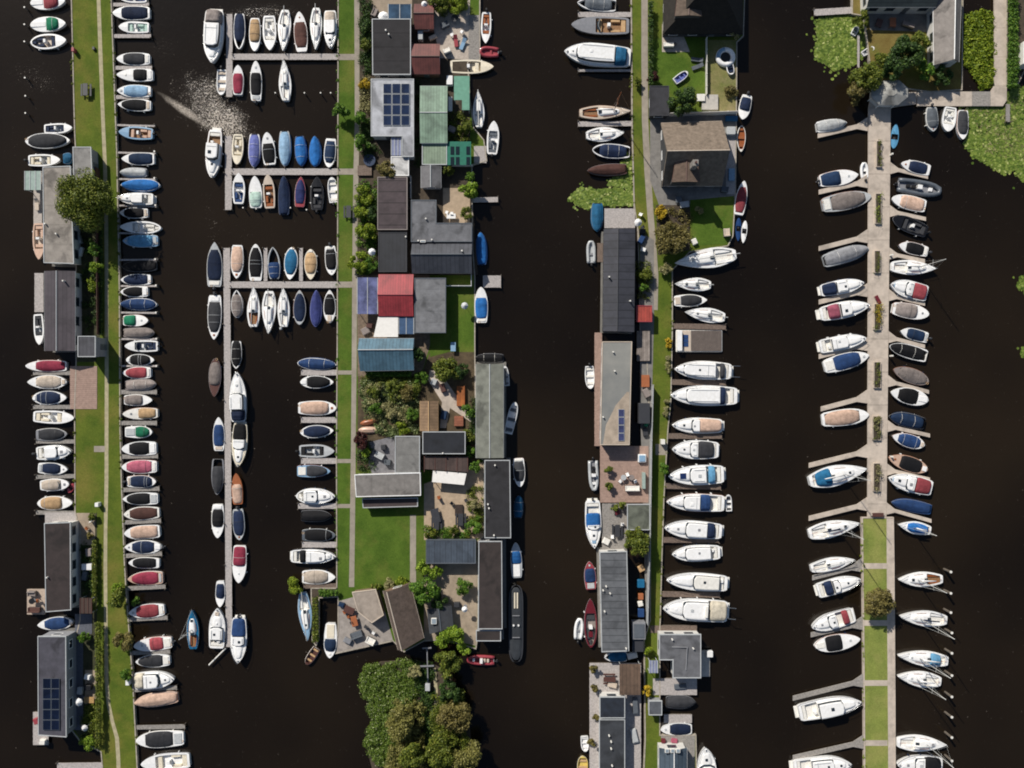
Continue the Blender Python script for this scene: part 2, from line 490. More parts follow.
sheet('patio', [(424, 562), (477, 562), (477, 646), (456, 641), (424, 640)], mat('tan_paving', 'a0917e'), .010)
sheet('lawn', [(449, 352), (472, 352), (472, 297), (458, 297), (458, 345), (430, 345), (430, 357)], LAWN, .016)
sheet('patio', rect(443, 188, 470, 224), mat('sand_paving', 'b09c84'), .012)
sheet('patio', [(430, 370), (440, 372), (458, 398), (474, 414), (474, 424), (450, 408), (446, 428), (440, 428), (442, 402), (428, 380)], MATS['pale_concrete'], .016)
sheet('patio', [(432, 4), (470, -6), (470, 60), (440, 58), (434, 30)], mat('light_gravel', 'b9ada0', .95, .15, 2.5, .4, 12), .012)
sheet('terrace', [(339, 601), (379, 590), (393, 640), (336, 653)], mat('terrace_slabs', '9b938c', .9, .16, 1.2, .3, 12), .012)
sheet('patio', [(362, 444), (394, 436), (396, 474), (372, 474)], mat('grey_setts', '7c7b7f', .9, .2, 1.4, .3, 12), .014)
sheet('lane', rect(410, 515, 416, 586), PATHM, .010)
sheet('cross_path', rect(337.5, 54, 356, 60), PATHM, .014)
sheet('cross_path', rect(337.5, 168.6, 355, 174.6), PATHM, .014)
sheet('cross_path', rect(337.5, 281.6, 354, 287.6), PATHM, .014)
for y in (372.5, 461, 506): sheet('cross_path', rect(337, y - 2, 353, y + 2), PATHM, .014)
sheet('patio', rect(371, -12, 412, 18), MATS['tan_paving'], .014)

# third strip
land('grass_strip', [(631, -12), (632, 130), (634, 205), (638, 232), (640, 335), (646, 340), (650, 440), (650, 620), (644, 640), (645, 740), (643, 785), (697, 785), (696, 735), (660, 735),
                     (660, 628), (660.5, 618), (662, 560), (664, 500), (668, 430), (671, 400), (672.5, 330), (672.5, 270), (690, 252), (728, 246), (733, 236), (735.5, 195), (736.5, 110),
                     (737, 42), (743.5, 36), (745, -12)], GRASS)
ribbon('footpath', [(644.5, -12), (644.6, 60), (645, 120), (647.5, 170), (650.5, 215), (653.5, 250), (655, 275), (654.3, 310)], 1.05, PATHM)
sheet('lawn', [(654, 38), (705, 38), (705, 96), (650, 100), (650, 60)], LAWN, .010)
sheet('lawn', [(708, 40), (736, 40), (736, 113), (708, 113)], grass_material('grass_worn', '66703a', '8a8058', '988a6a', .25), .010)
sheet('patio', [(662, 24), (682, 32), (690, 52), (662, 52)], mat('light_gravel', 'b9ada0'), .018)
sheet('yard', [(650, 116), (736, 114), (735, 198), (660, 208), (650, 180)], mat('yard_paving', '7d7a76', .9, .15, 1.2, .3, 12), .010)
sheet('lawn', [(690, 200), (734, 196), (731, 236), (725, 244), (692, 246)], LAWN, .014)
sheet('garden_soil', [(656, 205), (690, 205), (690, 250), (658, 255)], EARTH, .012)
sheet('paved_step', rect(655.5, 444, 666.5, 455), PATHM, .014)
sheet('yard', [(640, 232), (654, 240), (654, 320), (646, 620), (640, 400)], mat('yard_paving', '7d7a76'), .009)

# top-right plot
land('grass_plot', [(852, -12), (852, 14), (864, 16), (868, 50), (872, 84), (930, 92), (962, 90), (963, -12)], grass_material('grass_dry', '6f5f34', '7d7040', '5c6a2c', .5))
sheet('terrace', [(868, 8), (930, 12), (930, 32), (870, 30)], mat('yard_paving', '7d7a76'), .012)
land('bank', [(1006.5, -12), (1006, 86), (1018, 84), (1030, 60), (1030, -12)], EARTH)

# the grass quay that prolongs the right-hand jetty
land('grass_quay', [(862, 517.5), (863, 600), (864, 700), (864.5, 785), (895.4, 785), (895, 700), (894, 560), (893.4, 517.5)], DRYGR, True, LZ, CONC)
ribbon('quay_walk', [(890.1, 517), (890.2, 560), (890.6, 640), (891.2, 720), (891.6, 785)], 1.15, CONC, .02)
for y in (566, 623, 683, 743): sheet('cross_path', rect(864, y - 2.8, 887.5, y + 2.8), CONC, .014)

# wooded islet
land('islet', [(364, 672), (380, 662), (408, 660), (430, 662), (447, 672), (462, 700), (470, 730), (474, 785), (376, 785), (366, 745), (372, 715)], EARTH, False, .3)

# ------------------------------------------------------------------ jetties
def planks(parent, pts, w, m, z=LZ, pw=.19, name='plank_deck'):
    """boards across a straight or tapering run; too fine to pick apart from the air"""
    a, b = Vector(pts[0]), Vector(pts[1])
    d = (b - a); L = d.length; d.normalize(); nn = Vector((-d.y, d.x, 0))
    mb = MB(); n = max(2, int(L / pw))
    w0, w1 = (w, w) if not isinstance(w, tuple) else w
    for i in range(n):
        t0, t1 = i / n, (i + .93) / n
        hw = (w0 + (w1 - w0) * (t0 + t1) / 2) / 2 + RNG.uniform(-.02, .02)
        zz = z + RNG.uniform(-.006, .006)
        c0, c1 = a + d * L * t0, a + d * L * t1
        v = [(*(c0 - nn * hw)[:2], zz - .05), (*(c1 - nn * hw)[:2], zz - .05), (*(c1 + nn * hw)[:2], zz - .05), (*(c0 + nn * hw)[:2], zz - .05)]
        v += [(x, y, zz) for x, y, _ in v]
        mb.add(v, [[3, 2, 1, 0], [4, 5, 6, 7], [0, 1, 5, 4], [1, 2, 6, 5], [2, 3, 7, 6], [3, 0, 4, 7]])
    o = mb.build(name, m, parent); o['kind'] = 'stuff'
    return o

def jetty_run(root, p0, p1, wpx, m, z=LZ, posts=True, ends=(True, True), pw=.19):
    a, b = P(*p0, z), P(*p1, z)
    base = root.location
    a, b = a - Vector((base.x, base.y, 0)), b - Vector((base.x, base.y, 0))
    w = wpx / S if not isinstance(wpx, tuple) else (wpx[0] / S, wpx[1] / S)
    planks(root, (a, b), w, m, z, pw)
    d = (b - a); L = d.length; d.normalize(); nn = Vector((-d.y, d.x, 0))
    w0, w1 = (w, w) if not isinstance(w, tuple) else w
    for s in (-1, 1):
        q0, q1 = a + nn * s * (w0 / 2 - .06), b + nn * s * (w1 / 2 - .06)
        e = Vector((0, 0, -.13))
        MB().tube([q0 + e, q1 + e], .07, 4).build('side_beam', POST, root)
    if posts:
        k = max(1, int(L / 6))
        for i in range(k + 1):
            if (i == 0 and not ends[0]) or (i == k and not ends[1]): continue
            t = i / k
            for s in (-1, 1):
                q = a + (b - a) * t + nn * s * ((w0 + (w1 - w0) * t) / 2 + .07)
                MB().cyl(q.x, q.y, -1.2, z + RNG.uniform(.25, .5), .08, 7).build('post', POST, root)

def jetty(label, p0, p1, wpx, m=PLK, name='finger_jetty', group='finger jetties', ends=(False, True)):
    c = P((p0[0] + p1[0]) / 2, (p0[1] + p1[1]) / 2)
    r = thing(name, label, 'jetty', c, 0, group)
    jetty_run(r, p0, p1, wpx, m, LZ - .05, True, ends)
    return r

FINGERS = []      # (label pending) finger jetties get their label from the boats on either side
def finger(x0, y0, x1, y1, w, m=PLK, phrase=''):
    r = jetty('', (x0, y0), (x1, y1), w, m)
    FINGERS.append((r, (x0 + x1) / 2, (y0 + y1) / 2, phrase))
    return r

for a in [(113, 4.5, 149, 4.5), (114, 36, 151, 36), (115.5, 67.8, 152, 67.5), (116, 97, 149, 97.5)]: finger(*a, 3.6, PLKL, 'by the long berth row')
for a in [(117, 125, 155, 126), (118, 152.5, 156.5, 153.5), (118.5, 179, 157, 179.5), (118.5, 205.5, 157.5, 206.5), (119, 233, 118.9 + 18, 233.5),
          (119.5, 260, 158, 259.5), (119.7, 286, 158, 286), (120, 312.5, 158, 313), (120, 339, 158.5, 339), (120, 366, 158.5, 366)]: finger(*a, 1.7, PLKL, 'by the long berth row')
for a in [(120, 392, 157, 392), (120.5, 423, 157, 423), (122, 456.7, 158, 456), (122.5, 490, 159.5, 488.5), (123.5, 522.5, 161, 520.5), (125, 556, 162, 553.5),
          (127, 588.5, 165.5, 586.5), (129.5, 619.5, 167.5, 617.5), (132, 653, 170, 651.5), (134, 690, 177, 687.5), (136.5, 727.5, 185, 726.5)]: finger(*a, 4.2, PLK, 'by the long berth row')
for a in [(74, 373, 33, 373), (75, 407, 33, 407), (74, 441.5, 36, 441.5), (75, 476, 36, 477), (76, 513, 36, 512.5)]: finger(*a, 4.0, PLK, 'off the grass meadow')
finger(104, 765.5, 57, 766, 6, PLKL, 'at the foot of the grass strip')
for a in [(337, 372.5, 301, 372.5), (337, 420, 301, 420), (337, 461, 301, 461), (337, 506, 298, 506), (337, 544.7, 302, 544.7)]: finger(*a, 5.6, PLKL, 'off the middle island')
finger(337, 586, 303.5, 586, 5.0, PLKB, 'off the middle island')
for a in [(632, 14.5, 578, 14.5), (632, 123.5, 578, 124)]: finger(*a, 5.0, PLKL, 'off the third strip')
finger(631, 70.5, 578, 70.5, 2.4, PLKL, 'off the third strip')
for a in [(672.5, 326, 726, 327), (671, 382, 726, 383), (668, 436, 722, 436), (665.5, 486, 721, 487), (663.5, 540, 719, 540), (662, 594, 720, 595)]: finger(*a, 5.5, PLKB, 'in the motor yacht row')

def pier(label, runs, m, name='timber_pier', group=None):
    c = P(*runs[0][0]); r = thing(name, label, 'pier', c, 0, group)
    for p0, p1, w, *rest in runs: jetty_run(r, p0, p1, w, m, LZ, True, (True, True))
    return r
pier('T-shaped timber pier with eight boats above and three below, topmost', [((232.5, 56.7), (338, 56.7), 6), ((229.3, 14), (229.3, 97), 6.2)], PLKL)
pier('T-shaped timber pier crowded with blue tarpaulined boats', [((231.8, 171.7), (338, 171.7), 6.4), ((228.4, 136), (228.4, 210), 6.6)], PLKL)
pier('long T-shaped timber pier running down the middle of the basin', [((230, 284.7), (338, 284.7), 6.4), ((226.6, 248), (227.6, 400), 6.6), ((227.6, 400), (229, 647), 6.4)], PLKL)
for x0, lab in ((265.5, 'short finger jetty beside the black-covered sloop on the third T-pier'), (301, 'short finger jetty between teal and tan covered sloops')):
    jetty(lab, (x0, 281), (x0, 248), 3.6, PLKL)
pole = MB().tube([P(226, 648, .5), P(209, 665, .5)], .12, 8).build('mooring_boom', paint('offwhite'))
tag(pole, 'thin pale boom angled off the end of the long pier', 'boom')

# the right-hand jetty: concrete slabs with splayed fingers
rj = thing('concrete_jetty', 'long pale concrete jetty with splayed fingers and planters down its middle', 'pier', P(878, 300))
def slab(parent, pts, m, z=LZ, t=.25, name='deck_slab'):
    base = parent.location
    poly = [(x - base.x, y - base.y) for x, y in wpoly(pts, z)]
    return MB().prism(poly, z - t, z).build(name, m, parent)
ys = [108, 141, 174, 207, 240, 273, 306, 339, 372, 405, 438, 471, 504, 517]
def jl(y): return 868.5 - (y - 110) * .0022
def jr(y): return 890.8 - (y - 110) * .0105
for a, b in zip(ys, ys[1:]):
    slab(rj, [(jl(a), a + .12), (jr(a), a + .12), (jr(b), b - .12), (jl(b), b - .12)], CONC)
for tx, ty, ry in [(818, 135.6, 124), (819, 192, 181), (819, 248.5, 236), (819, 302, 290), (819, 356.5, 344), (821, 409, 396.5), (809, 465.5, 451), (809, 518.5, 504),
                   (812.5, 578, 565), (811, 635, 623), (793, 698.5, 680.5), (793, 758, 742)]:
    rx = 868 if ty < 530 else (862.5 if ty < 600 else 863.5 if ty < 650 else 864.2)
    d = (ry - ty) / (rx - tx)
    mm = CONC if ty < 530 else PLK
    y1 = ty + d * (rx - 11 - tx)
    slab(rj, [(tx, ty - 2.4), (rx - 11, y1 - 2.4), (rx - 11, y1 + 2.4), (tx, ty + 2.4)], mm, LZ - .02, .2, 'finger')
    slab(rj, [(rx - 11, y1 - 2.4), (rx - .2, ry - 7), (rx - .2, ry + 7), (rx - 11, y1 + 2.4)], mm, LZ - .02, .2, 'finger_root')
for ry, tx, ty in [(168, 928, 177), (211, 926, 219), (253.5, 925, 261), (295, 925, 304), (337, 925, 346.5), (381, 929, 392), (426, 930, 435.5), (469.5, 930, 479.5), (508.5, 931.5, 521)]:
    rx = jr(ry) + .2; d = (ty - ry) / (tx - rx); y1 = ry + d * 8
    slab(rj, [(tx, ty - 1.9), (rx + 8, y1 - 1.9), (rx + 8, y1 + 1.9), (tx, ty + 1.9)], CONC, LZ - .02, .2, 'finger')
    slab(rj, [(rx + 8, y1 - 1.9), (rx, ry - 6), (rx, ry + 6), (rx + 8, y1 + 1.9)], CONC, LZ - .02, .2, 'finger_root')
slab(rj, [(868.5, 107.8), (890.8, 107.8), (899, 106.2), (916, 104), (917, 92), (872, 92)], CONC, LZ, .25)
for x0, x1 in ((917.2, 936), (936.2, 956), (956.2, 972)): slab(rj, rect(x0, 91.5, x1, 106), CONC)
slab(rj, rect(972.2, 91.5, 990.5, 106), PLK)
slab(rj, [(990.7, 91.5), (994, 86), (1006.8, 86), (1006.8, 100), (1003, 106), (990.7, 106)], CONC)
for y0, y1 in ((57, 85.8), (28, 56.8), (-12, 27.8)): slab(rj, rect(994.3, y0, 1006.2, y1), CONC)
for y in (150, 250, 350, 450): MB().box(-.12, .12, -.12, .12, LZ, LZ + .9).build('service_post', paint('offwhite'), rj, False, P(888.6, y + 6, 0) - rj.location)
jetty('pale plank jetty reaching over water from the slate-roofed house', (862, 9.5), (814, 12.5), 6.5, PLKL, 'garden_jetty', None)
jetty('dark narrow catwalk stub below the bend of the concrete walk', (1008, 104), (1008, 122), 4, PLK, 'garden_jetty', None)
jetty('short bare plank jetty jutting out beside the lime-green tree', (473, 200), (498, 199.5), 5, PLKL, 'garden_jetty', None)
jetty('wide pale landing stage above the blue-cushioned sloop', (483, 281.5), (501, 281.5), 12, PLKL, 'garden_jetty', None)

def mooring_posts(pts, label, group, h=1.6, r=.13, capm=CAPM):
    for i, (x, y) in enumerate(pts):
        q = P(x, y, 0)
        t = thing('mooring_post', f"{label}, {ORD[i + 1]} in line", 'post', q, 0, group)
        MB().cyl(0, 0, -1.5, h, r, 8).build('shaft', POST, t)
        MB().cyl(0, 0, h, h + .06, r * 1.15, 8).build('cap', capm, t)
mooring_posts([(944, 569), (944, 590), (944, 609), (945, 629), (945, 649), (945, 671), (945, 692), (945, 712), (945, 732), (945, 755)],
              'pale-topped mooring post off the sailing boat berths', 'sailing berth posts', 2.1, .19)
mooring_posts([(157, 153), (157, 179.5), (158, 206.5), (158, 260), (158.5, 286), (158.5, 313), (159, 339), (159, 366)],
              'pale-topped mooring post ending a thin finger jetty', 'finger end posts', 1.0, .13)
mooring_posts([(277, 95), (306, 95), (322, 95), (332, 95), (245, 209), (258, 210), (292, 209), (308, 211)],
              'thin mooring post between berths of the T-shaped piers', 'basin posts', 1.0, .1)
mooring_posts([(28, 10), (28, 27), (28, 44), (28.5, 80), (29, 98), (29, 115)], 'pale mooring post off the top of the grass strip', 'outer meadow posts', 1.0, .12)

# ================================================================== boats
def wfun(kind, j=(0, 0, 0)):
    def w(t):
        t = min(1, max(0, t))
        if kind == 'o':      # pointed or rounded at both ends
            tm = .45
            if t < tm: return (1 - ((tm - t) / tm) ** 2.3) ** .62
            return (1 - ((t - tm) / (1 - tm)) ** 2.1) ** .72
        if kind == 'b':      # blunt barge
            u = abs(t - .5) * 2
            return (1 - u ** 7) ** .4
        tm, sw = (.44, .84) if kind == 'p' else (.45, .88) if kind == 'm' else (.4, .58) if kind == 's' else (.45, .9)
        sw += j[0]; tm += j[1]
        if t < tm:
            q = sw + (1 - sw) * math.sin(math.pi / 2 * t / tm)
            return q * (1 - .16 * max(0, 1 - t / .05) ** 2) if kind in 'pms' else q
        u = (t - tm) / (1 - tm)
        if kind == 'r': return (1 - u ** 3) ** .55
        if kind == 's': return (1 - u ** 1.75) ** .95
        if kind == 'm': return (1 - u ** 2.3) ** .8
        return (1 - u ** 2.3) ** (.7 + j[2])
    return w

class Boat:
    def __init__(s, root, L, W, kind, fb):
        s.root, s.L, s.W, s.kind, s.fb = root, L, W, kind, fb
        s.r = random.Random(int(L * 971 + W * 577))
        s.wf = wfun(kind, (s.r.uniform(-.1, .05), s.r.uniform(-.05, .07), s.r.uniform(-.12, .14)))
    def x(s, t): return (t - .5) * s.L
    def hw(s, t): return s.wf(t) * s.W / 2
    def z(s, t): return s.fb * (1 + .38 * max(0, t) ** 2.6)
    def ts(s, a=0., b=1., n=13):
        out = []
        for i in range(n):
            u = i / (n - 1)
            out.append(a + (b - a) * (math.sin((u - .5) * math.pi) * .5 + .5 if (a == 0 and b == 1) else u))
        return out
    def part(s, mb, name, m, smooth=False): return mb.build(name, m, s.root, smooth)
    def hull(s, m, strake=None):
        rings = []
        for t in s.ts(n=15):
            w, zt, x = max(.02, s.hw(t)), s.z(t), s.x(t)
            rk = lambda q: x - s.L * .05 * (1 - q) * max(0, (t - .6) / .4)
            rings.append([(rk(1), -w, zt), (rk(.6), -w * .97, zt * .45), (rk(.2), -w * .86, -.05), (rk(0), -w * .45, -.28), (rk(0), 0, -.36),
                          (rk(0), w * .45, -.28), (rk(.2), w * .86, -.05), (rk(.6), w * .97, zt * .45), (rk(1), w, zt)])
        mb = MB().loft(rings[::-1], False)
        n = len(rings[0])
        mb.add(rings[0], [list(range(n))])
        o = s.part(mb, 'hull', m, True)
        if strake:
            rr = []
            for t in s.ts(n=15):
                w, zt, x = max(.02, s.hw(t)), s.z(t), s.x(t)
                rr.append((x, w, zt, t))
            loop = [(x, w) for x, w, z_, t in rr] + [(x, -w) for x, w, z_, t in rr[::-1]]
            zs = [z_ for x, w, z_, t in rr] + [z_ for x, w, z_, t in rr[::-1]]
            cx = 0
            k = .022
            r1 = [(x * (1 + k / s.L), y * (1 + 2 * k / s.W), z_ - .1) for (x, y), z_ in zip(loop, zs)]
            r2 = [(x * (1 + 2 * k / s.L), y * (1 + 4 * k / s.W), z_ - .03) for (x, y), z_ in zip(loop, zs)]
            r3 = [(x, y, z_ + .012) for (x, y), z_ in zip(loop, zs)]
            s.part(MB().loft([r1, r2, r3], True), 'rubbing_strake', strake, True)
        return o
    def deck(s, m, g=.16, a=0., b=1., crown=.05, name='deck'):
        """side decks g wide round a well from station a to b, decked beyond; a>=b means no well"""
        st = sorted(set(s.ts(n=15)) | ({a, b} if a < b else set()))
        mb = MB()
        for t0, t1 in zip(st, st[1:]):
            well = a < b and t0 >= a - 1e-6 and t1 <= b + 1e-6
            for sg in (-1, 1):
                q = []
                for t in (t0, t1):
                    w = s.hw(t); i_ = max(0, w - g) if well else 0
                    q.append(((s.x(t), sg * w, s.z(t) + .015), (s.x(t), sg * i_, s.z(t) + .015 + (crown * min(1, w) if not well else .012))))
                f = [[0, 1, 2, 3]] if sg < 0 else [[3, 2, 1, 0]]
                mb.add([q[0][0], q[1][0], q[1][1], q[0][1]], f)
        return s.part(mb, name, m, False)
    def well(s, m, g, a, b, dep=.5, name='cockpit'):
        st = s.ts(a, b, 9)
        mb = MB()
        top = [(s.x(t), max(.02, s.hw(t) - g), s.z(t) + .02) for t in st]
        loop = top + [(x, -y, z_) for x, y, z_ in top[::-1]]
        lowz = s.fb - dep
        low = [(x, y * .93, lowz) for x, y, z_ in loop]
        n = len(loop)
        mb.loft([low, loop], True)
        k = len(st)
        mb.add(low, [[i, 2 * k - 1 - i, 2 * k - 2 - i, i + 1] for i in range(k - 1)])
        return s.part(mb, name, m), lowz
    def dome(s, m, a, b, g=.1, h0=.2, h1=.45, name='cover', peak=.7, lift=.03, wfac=None, tent=False, drop=0., hoops=3, flat=1.0, end=5, nst=14):
        """a stretched cloth or moulded top from station a to b"""
        rings = []
        cols = 9
        for i in range(nst):
            u = i / (nst - 1)
            t = a + (b - a) * (math.sin((u - .5) * math.pi) * .5 + .5)
            sfrac = (t - a) / (b - a)
            e = max(0, 1 - abs(2 * sfrac - 1) ** end) ** .42
            w = (s.hw(t) - g) if wfac is None else s.hw(t) * wfac
            if a > .01: w *= .35 + .65 * e if sfrac < .5 else 1
            if b < .99: w *= .35 + .65 * e if sfrac > .5 else 1
            w = max(.03, w)
            h = h0 + (h1 - h0) * max(0, 1 - abs(sfrac - peak) / max(peak, 1 - peak)) ** .8
            h *= (1 - .16 * abs(math.sin(sfrac * math.pi * hoops))) * e + .0
            z0 = s.z(t) + lift
            ring = []
            for k in range(cols):
                v = k / (cols - 1) * 2 - 1
                if tent: zz = h * (1 - abs(v)) ** .85
                else: zz = h * (1 - abs(v) ** (2.2 * flat)) ** .6
                jz = s.r.uniform(-.018, .018) if 0 < k < cols - 1 else 0
                ring.append((s.x(t), v * w, z0 + zz + jz - (drop if k in (0, cols - 1) else 0)))
            rings.append(ring)
        mb = MB().loft(rings[::-1], False)
        mb.add(rings[0], [list(range(cols))]); mb.add(rings[-1], [list(range(cols))[::-1]])
        s.rings = rings
        return s.part(mb, name, m, True)
    def seam(s, o, m, idx):
        for i in idx:
            MB().tube([(x, y, z_ + .012) for x, y, z_ in s.rings[i]], .028, 4).build('cover_seam', m, o)
    def box(s, name, m, t0, t1, y0, y1, z0, z1, b=.04):
        x0, x1 = s.x(t0), s.x(t1)
        b = min(b, abs(x1 - x0) * .3, abs(y1 - y0) * .3)
        return s.part(MB().box(min(x0, x1), max(x0, x1), y0, y1, z0, z1, b), name, m)
    def outboard(s, y=0., col='dgrey'):
        x = -s.L / 2
        mb = MB().box(x - .55, x - .1, y - .17, y + .17, s.fb + .05, s.fb + .5, .1)
        o = s.part(mb, 'outboard', paint(col))
        MB().box(x - .42, x - .22, y - .07, y + .07, -.4, s.fb + .05).build('leg', paint('grey'), o)
        MB().box(x - .2, x + .05, y - .12, y + .12, s.fb - .15, s.fb + .12).build('bracket', paint('black'), o)
    def screen(s, t, wf=.75, h=.4, rake=.25, curve=.35):
        w = s.hw(t) * wf; pts = []
        r0, r1 = [], []
        for k in range(7):
            v = k / 6 * 2 - 1
            x = s.x(t) - curve * w * v * v
            r0.append((x, v * w, s.z(t) + .03)); r1.append((x - rake, v * w * .9, s.z(t) + .03 + h))
        o = s.part(MB().loft([r0, r1], False), 'windscreen', glass(), True)
        MB().tube(r1, .025, 4).build('screen_rail', paint('lgrey'), o)
    def wheel(s, t, y, z):
        s.part(MB().tube([(s.x(t), y + .2 * math.cos(a), z + .2 * math.sin(a)) for a in [i * math.pi / 6 for i in range(13)]], .025, 4), 'steering_wheel', paint('black'))
    def rail(s, a=.62, b=.995, h=.45, ins=.08):
        pts = [(s.x(t), max(.04, s.hw(t) - ins), s.z(t) + h) for t in s.ts(a, b, 7)]
        pts = pts + [(x, -y, z_) for x, y, z_ in pts[::-1]]
        pts = [(pts[0][0], pts[0][1], pts[0][2] - h)] + pts + [(pts[-1][0], pts[-1][1], pts[-1][2] - h)]
        s.part(MB().tube(pts, .022, 4), 'bow_rail', MATS.get('steel') or mat('steel', 'c8cacc', .25, .03, 2, metal=.9), True)
    def fenders(s, n, side, col):
        for i in range(n):
            t = .22 + .5 * i / max(1, n - 1)
            y = side * (s.hw(t) + .1)
            s.part(MB().cyl(s.x(t), y, s.fb * .1, s.fb * .85, .1, 7), 'fender', paint(col))
    def hatch(s, t, y=0., sz=.45, m=None, z=None):
        zz = z if z is not None else s.z(t) + .06
        s.part(MB().box(s.x(t) - sz / 2, s.x(t) + sz / 2, y - sz / 2, y + sz / 2, zz - .05, zz + .05, .04), 'hatch', m or glass())
    def mast(s, t, h, boom=.4, cov=None, col='lgrey'):
        zb = s.z(t) + .3
        mm = mat('spar_alloy', 'c3c3c0', .4, .05, 2, metal=.3) if col == 'lgrey' else gel('wood')
        o = s.part(MB().tube([(s.x(t), 0, zb - .3), (s.x(t), 0, zb + h)], .075, 7, .05), 'mast', mm, True)
        for sg in (-1, 1):
            MB().tube([(s.x(t) - .1, sg * s.hw(t) * .92, s.z(t)), (s.x(t), 0, zb + h * .95)], .014, 3).build('shroud', mm, o)
        MB().tube([(s.x(.985), 0, s.z(1)), (s.x(t), 0, zb + h * .97)], .014, 3).build('forestay', mm, o)
        MB().tube([(s.x(t), -.55, zb + h * .55), (s.x(t), .55, zb + h * .55)], .03, 4).build('spreader', mm, o)
        if boom:
            b = s.part(MB().tube([(s.x(t) - .1, 0, zb + .75), (s.x(t - boom), .05, zb + .7)], .06, 6), 'boom', mm)
            if cov:
                MB().tube([(s.x(t) - .15, 0, zb + .9), (s.x(t - boom * .5), .03, zb + .88), (s.x(t - boom) + .1, .05, zb + .8)], .16, 7, .09).build('sail_cover', canvas(cov), b, True)
    def platform(s, m, d=.5):
        w = s.hw(0) * .9
        s.part(MB().box(-s.L / 2 - d, -s.L / 2 + .02, -w, w, .18, .28, .06), 'swim_platform', m)
    # ---------------------------------------------------------------- kinds
    def cov(s, hc, cc, rng, x):
        s.hull(gel(hc), paint(x.get('k', s.r.choice(['lgrey', 'offwhite', 'wood', 'offwhite', 'lgrey', 'white']))))
        b, a = 1 - rng[0], 1 - rng[1]
        g = .12 + .03 * s.W
        a0, b0 = max(.04, a), min(.93, b)
        s.deck(gel(x.get('d', hc)), g, a0, b0)
        s.well(gel('offwhite'), g, a0, b0, .45)
        cv = s.dome(canvas(cc), a, b, g * .35, .18 + .03 * s.W, .34 + .06 * s.W, 'cover', s.r.uniform(.6, .8), .035, hoops=s.r.choice([2, 3, 4]), end=s.r.choice([4, 6, 8, 11]))
        if s.r.random() < .6: s.seam(cv, s.r.choice([paint('lgrey'), paint('dgrey'), canvas(cc), canvas(cc)]), s.r.sample([4, 5, 6, 7, 8, 9], s.r.choice([1, 1, 2])))
        if a > .1: s.box('stern_seat', cush(x.get('q', s.r.choice(['white', 'offwhite', 'beige', 'lgrey']))), .035, a - .02, -s.hw(.06) * .72, s.hw(.06) * .72, s.fb + .03, s.fb + .13)
        if b < .86 and s.r.random() < .4:
            s.hatch((b + .97) / 2, 0, min(.4, s.r.uniform(.1, .2) * s.W), s.r.choice([paint('lgrey'), gel('offwhite'), paint('grey'), gel('wood')]))
        if s.r.random() < .35: s.part(MB().tube([(s.x(.03) + .1 * math.cos(q) * 2, s.hw(.1) * .4 + .16 * math.sin(q), s.fb + .07) for q in [i * math.pi / 5 for i in range(11)]], .035, 4), 'rope_coil', paint('tan'))
        if 'e' in x: s.outboard(0, 'dgrey')
        if 'ws' in x: s.screen(min(.9, b + .01), .7, .35)
        s.fenders(2, s.r.choice([-1, 1]), s.r.choice(['white', 'navy', 'offwhite']))
    def tarp(s, hc, cc, rng, x):
        s.hull(gel(hc), paint(x.get('k', 'grey')))
        b, a = 1 - rng[0], 1 - rng[1]
        s.deck(gel(hc), .2)
        s.dome(canvas(cc), a, b, -.13, .28, .42 + .08 * s.W, 'tarpaulin', s.r.uniform(.45, .75), -.0, tent=True, drop=.3, hoops=s.r.choice([3, 4, 5]), end=9, nst=18)
        zt = s.z(.6) + .5
        if 'rope' in x or s.r.random() < .35:
            for t in (a + (b - a) * .3, a + (b - a) * .7):
                w = s.hw(t) + .15
                h = .3 + .07 * s.W
                s.part(MB().tube([(s.x(t), -w, s.z(t) - .2), (s.x(t), -w * .5, s.z(t) + h * .72), (s.x(t), 0, s.z(t) + h * 1.32), (s.x(t), w * .5, s.z(t) + h * .72), (s.x(t), w, s.z(t) - .2)], .022, 4), 'lashing_rope', paint('offwhite'))
        if 'e' in x: s.outboard(0, 'lgrey')
    def open(s, hc, cc, rng, x):
        s.hull(gel(hc), paint(x.get('k', 'grey')))
        b, a = 1 - rng[0], 1 - rng[1]
        g = .13 + .05 * s.W
        s.deck(gel(x.get('d', hc)), g, a, b)
        fl = x.get('f', 'lgrey')
        wl, z0 = s.well(gel(fl) if fl != 'wood' else mat('teak_floor', '8d6a48', .7, .2, 4, .2, 14), g, a, b, .5)
        sp = b - a
        iw = lambda t: max(.1, s.hw(t) - g - .05)
        s.box('stern_bench', cush(cc), a + .01, a + sp * .16, -iw(a), iw(a), z0, z0 + .42)
        for sg in (-1, 1):
            t0, t1 = a + sp * .2, a + sp * .5
            y1 = iw(t0)
            s.box('side_bench', cush(cc), t0, t1, min(sg * y1, sg * (y1 - .4)), max(sg * y1, sg * (y1 - .4)), z0, z0 + .42)
        s.box('bow_bench', cush(cc), a + sp * .8, a + sp * .93, -iw(a + sp * .93), iw(a + sp * .93), z0, z0 + .42)
        if 'con' in x or 'c' not in x:
            s.box('console', gel('white'), a + sp * .52, a + sp * .62, -.3, .3, z0, z0 + .95)
            s.wheel(a + sp * .5, 0, z0 + .85)
        if 'eng' in x: s.box('engine_box', gel(hc), a + sp * .25, a + sp * .42, -.35, .35, z0, z0 + .5)
        if 'ws' in x: s.screen(min(.9, b - .02), .8, .35)
        if 'e' in x: s.outboard(0, x.get('oc', 'black'))
        s.fenders(2, s.r.choice([-1, 1]), 'white')
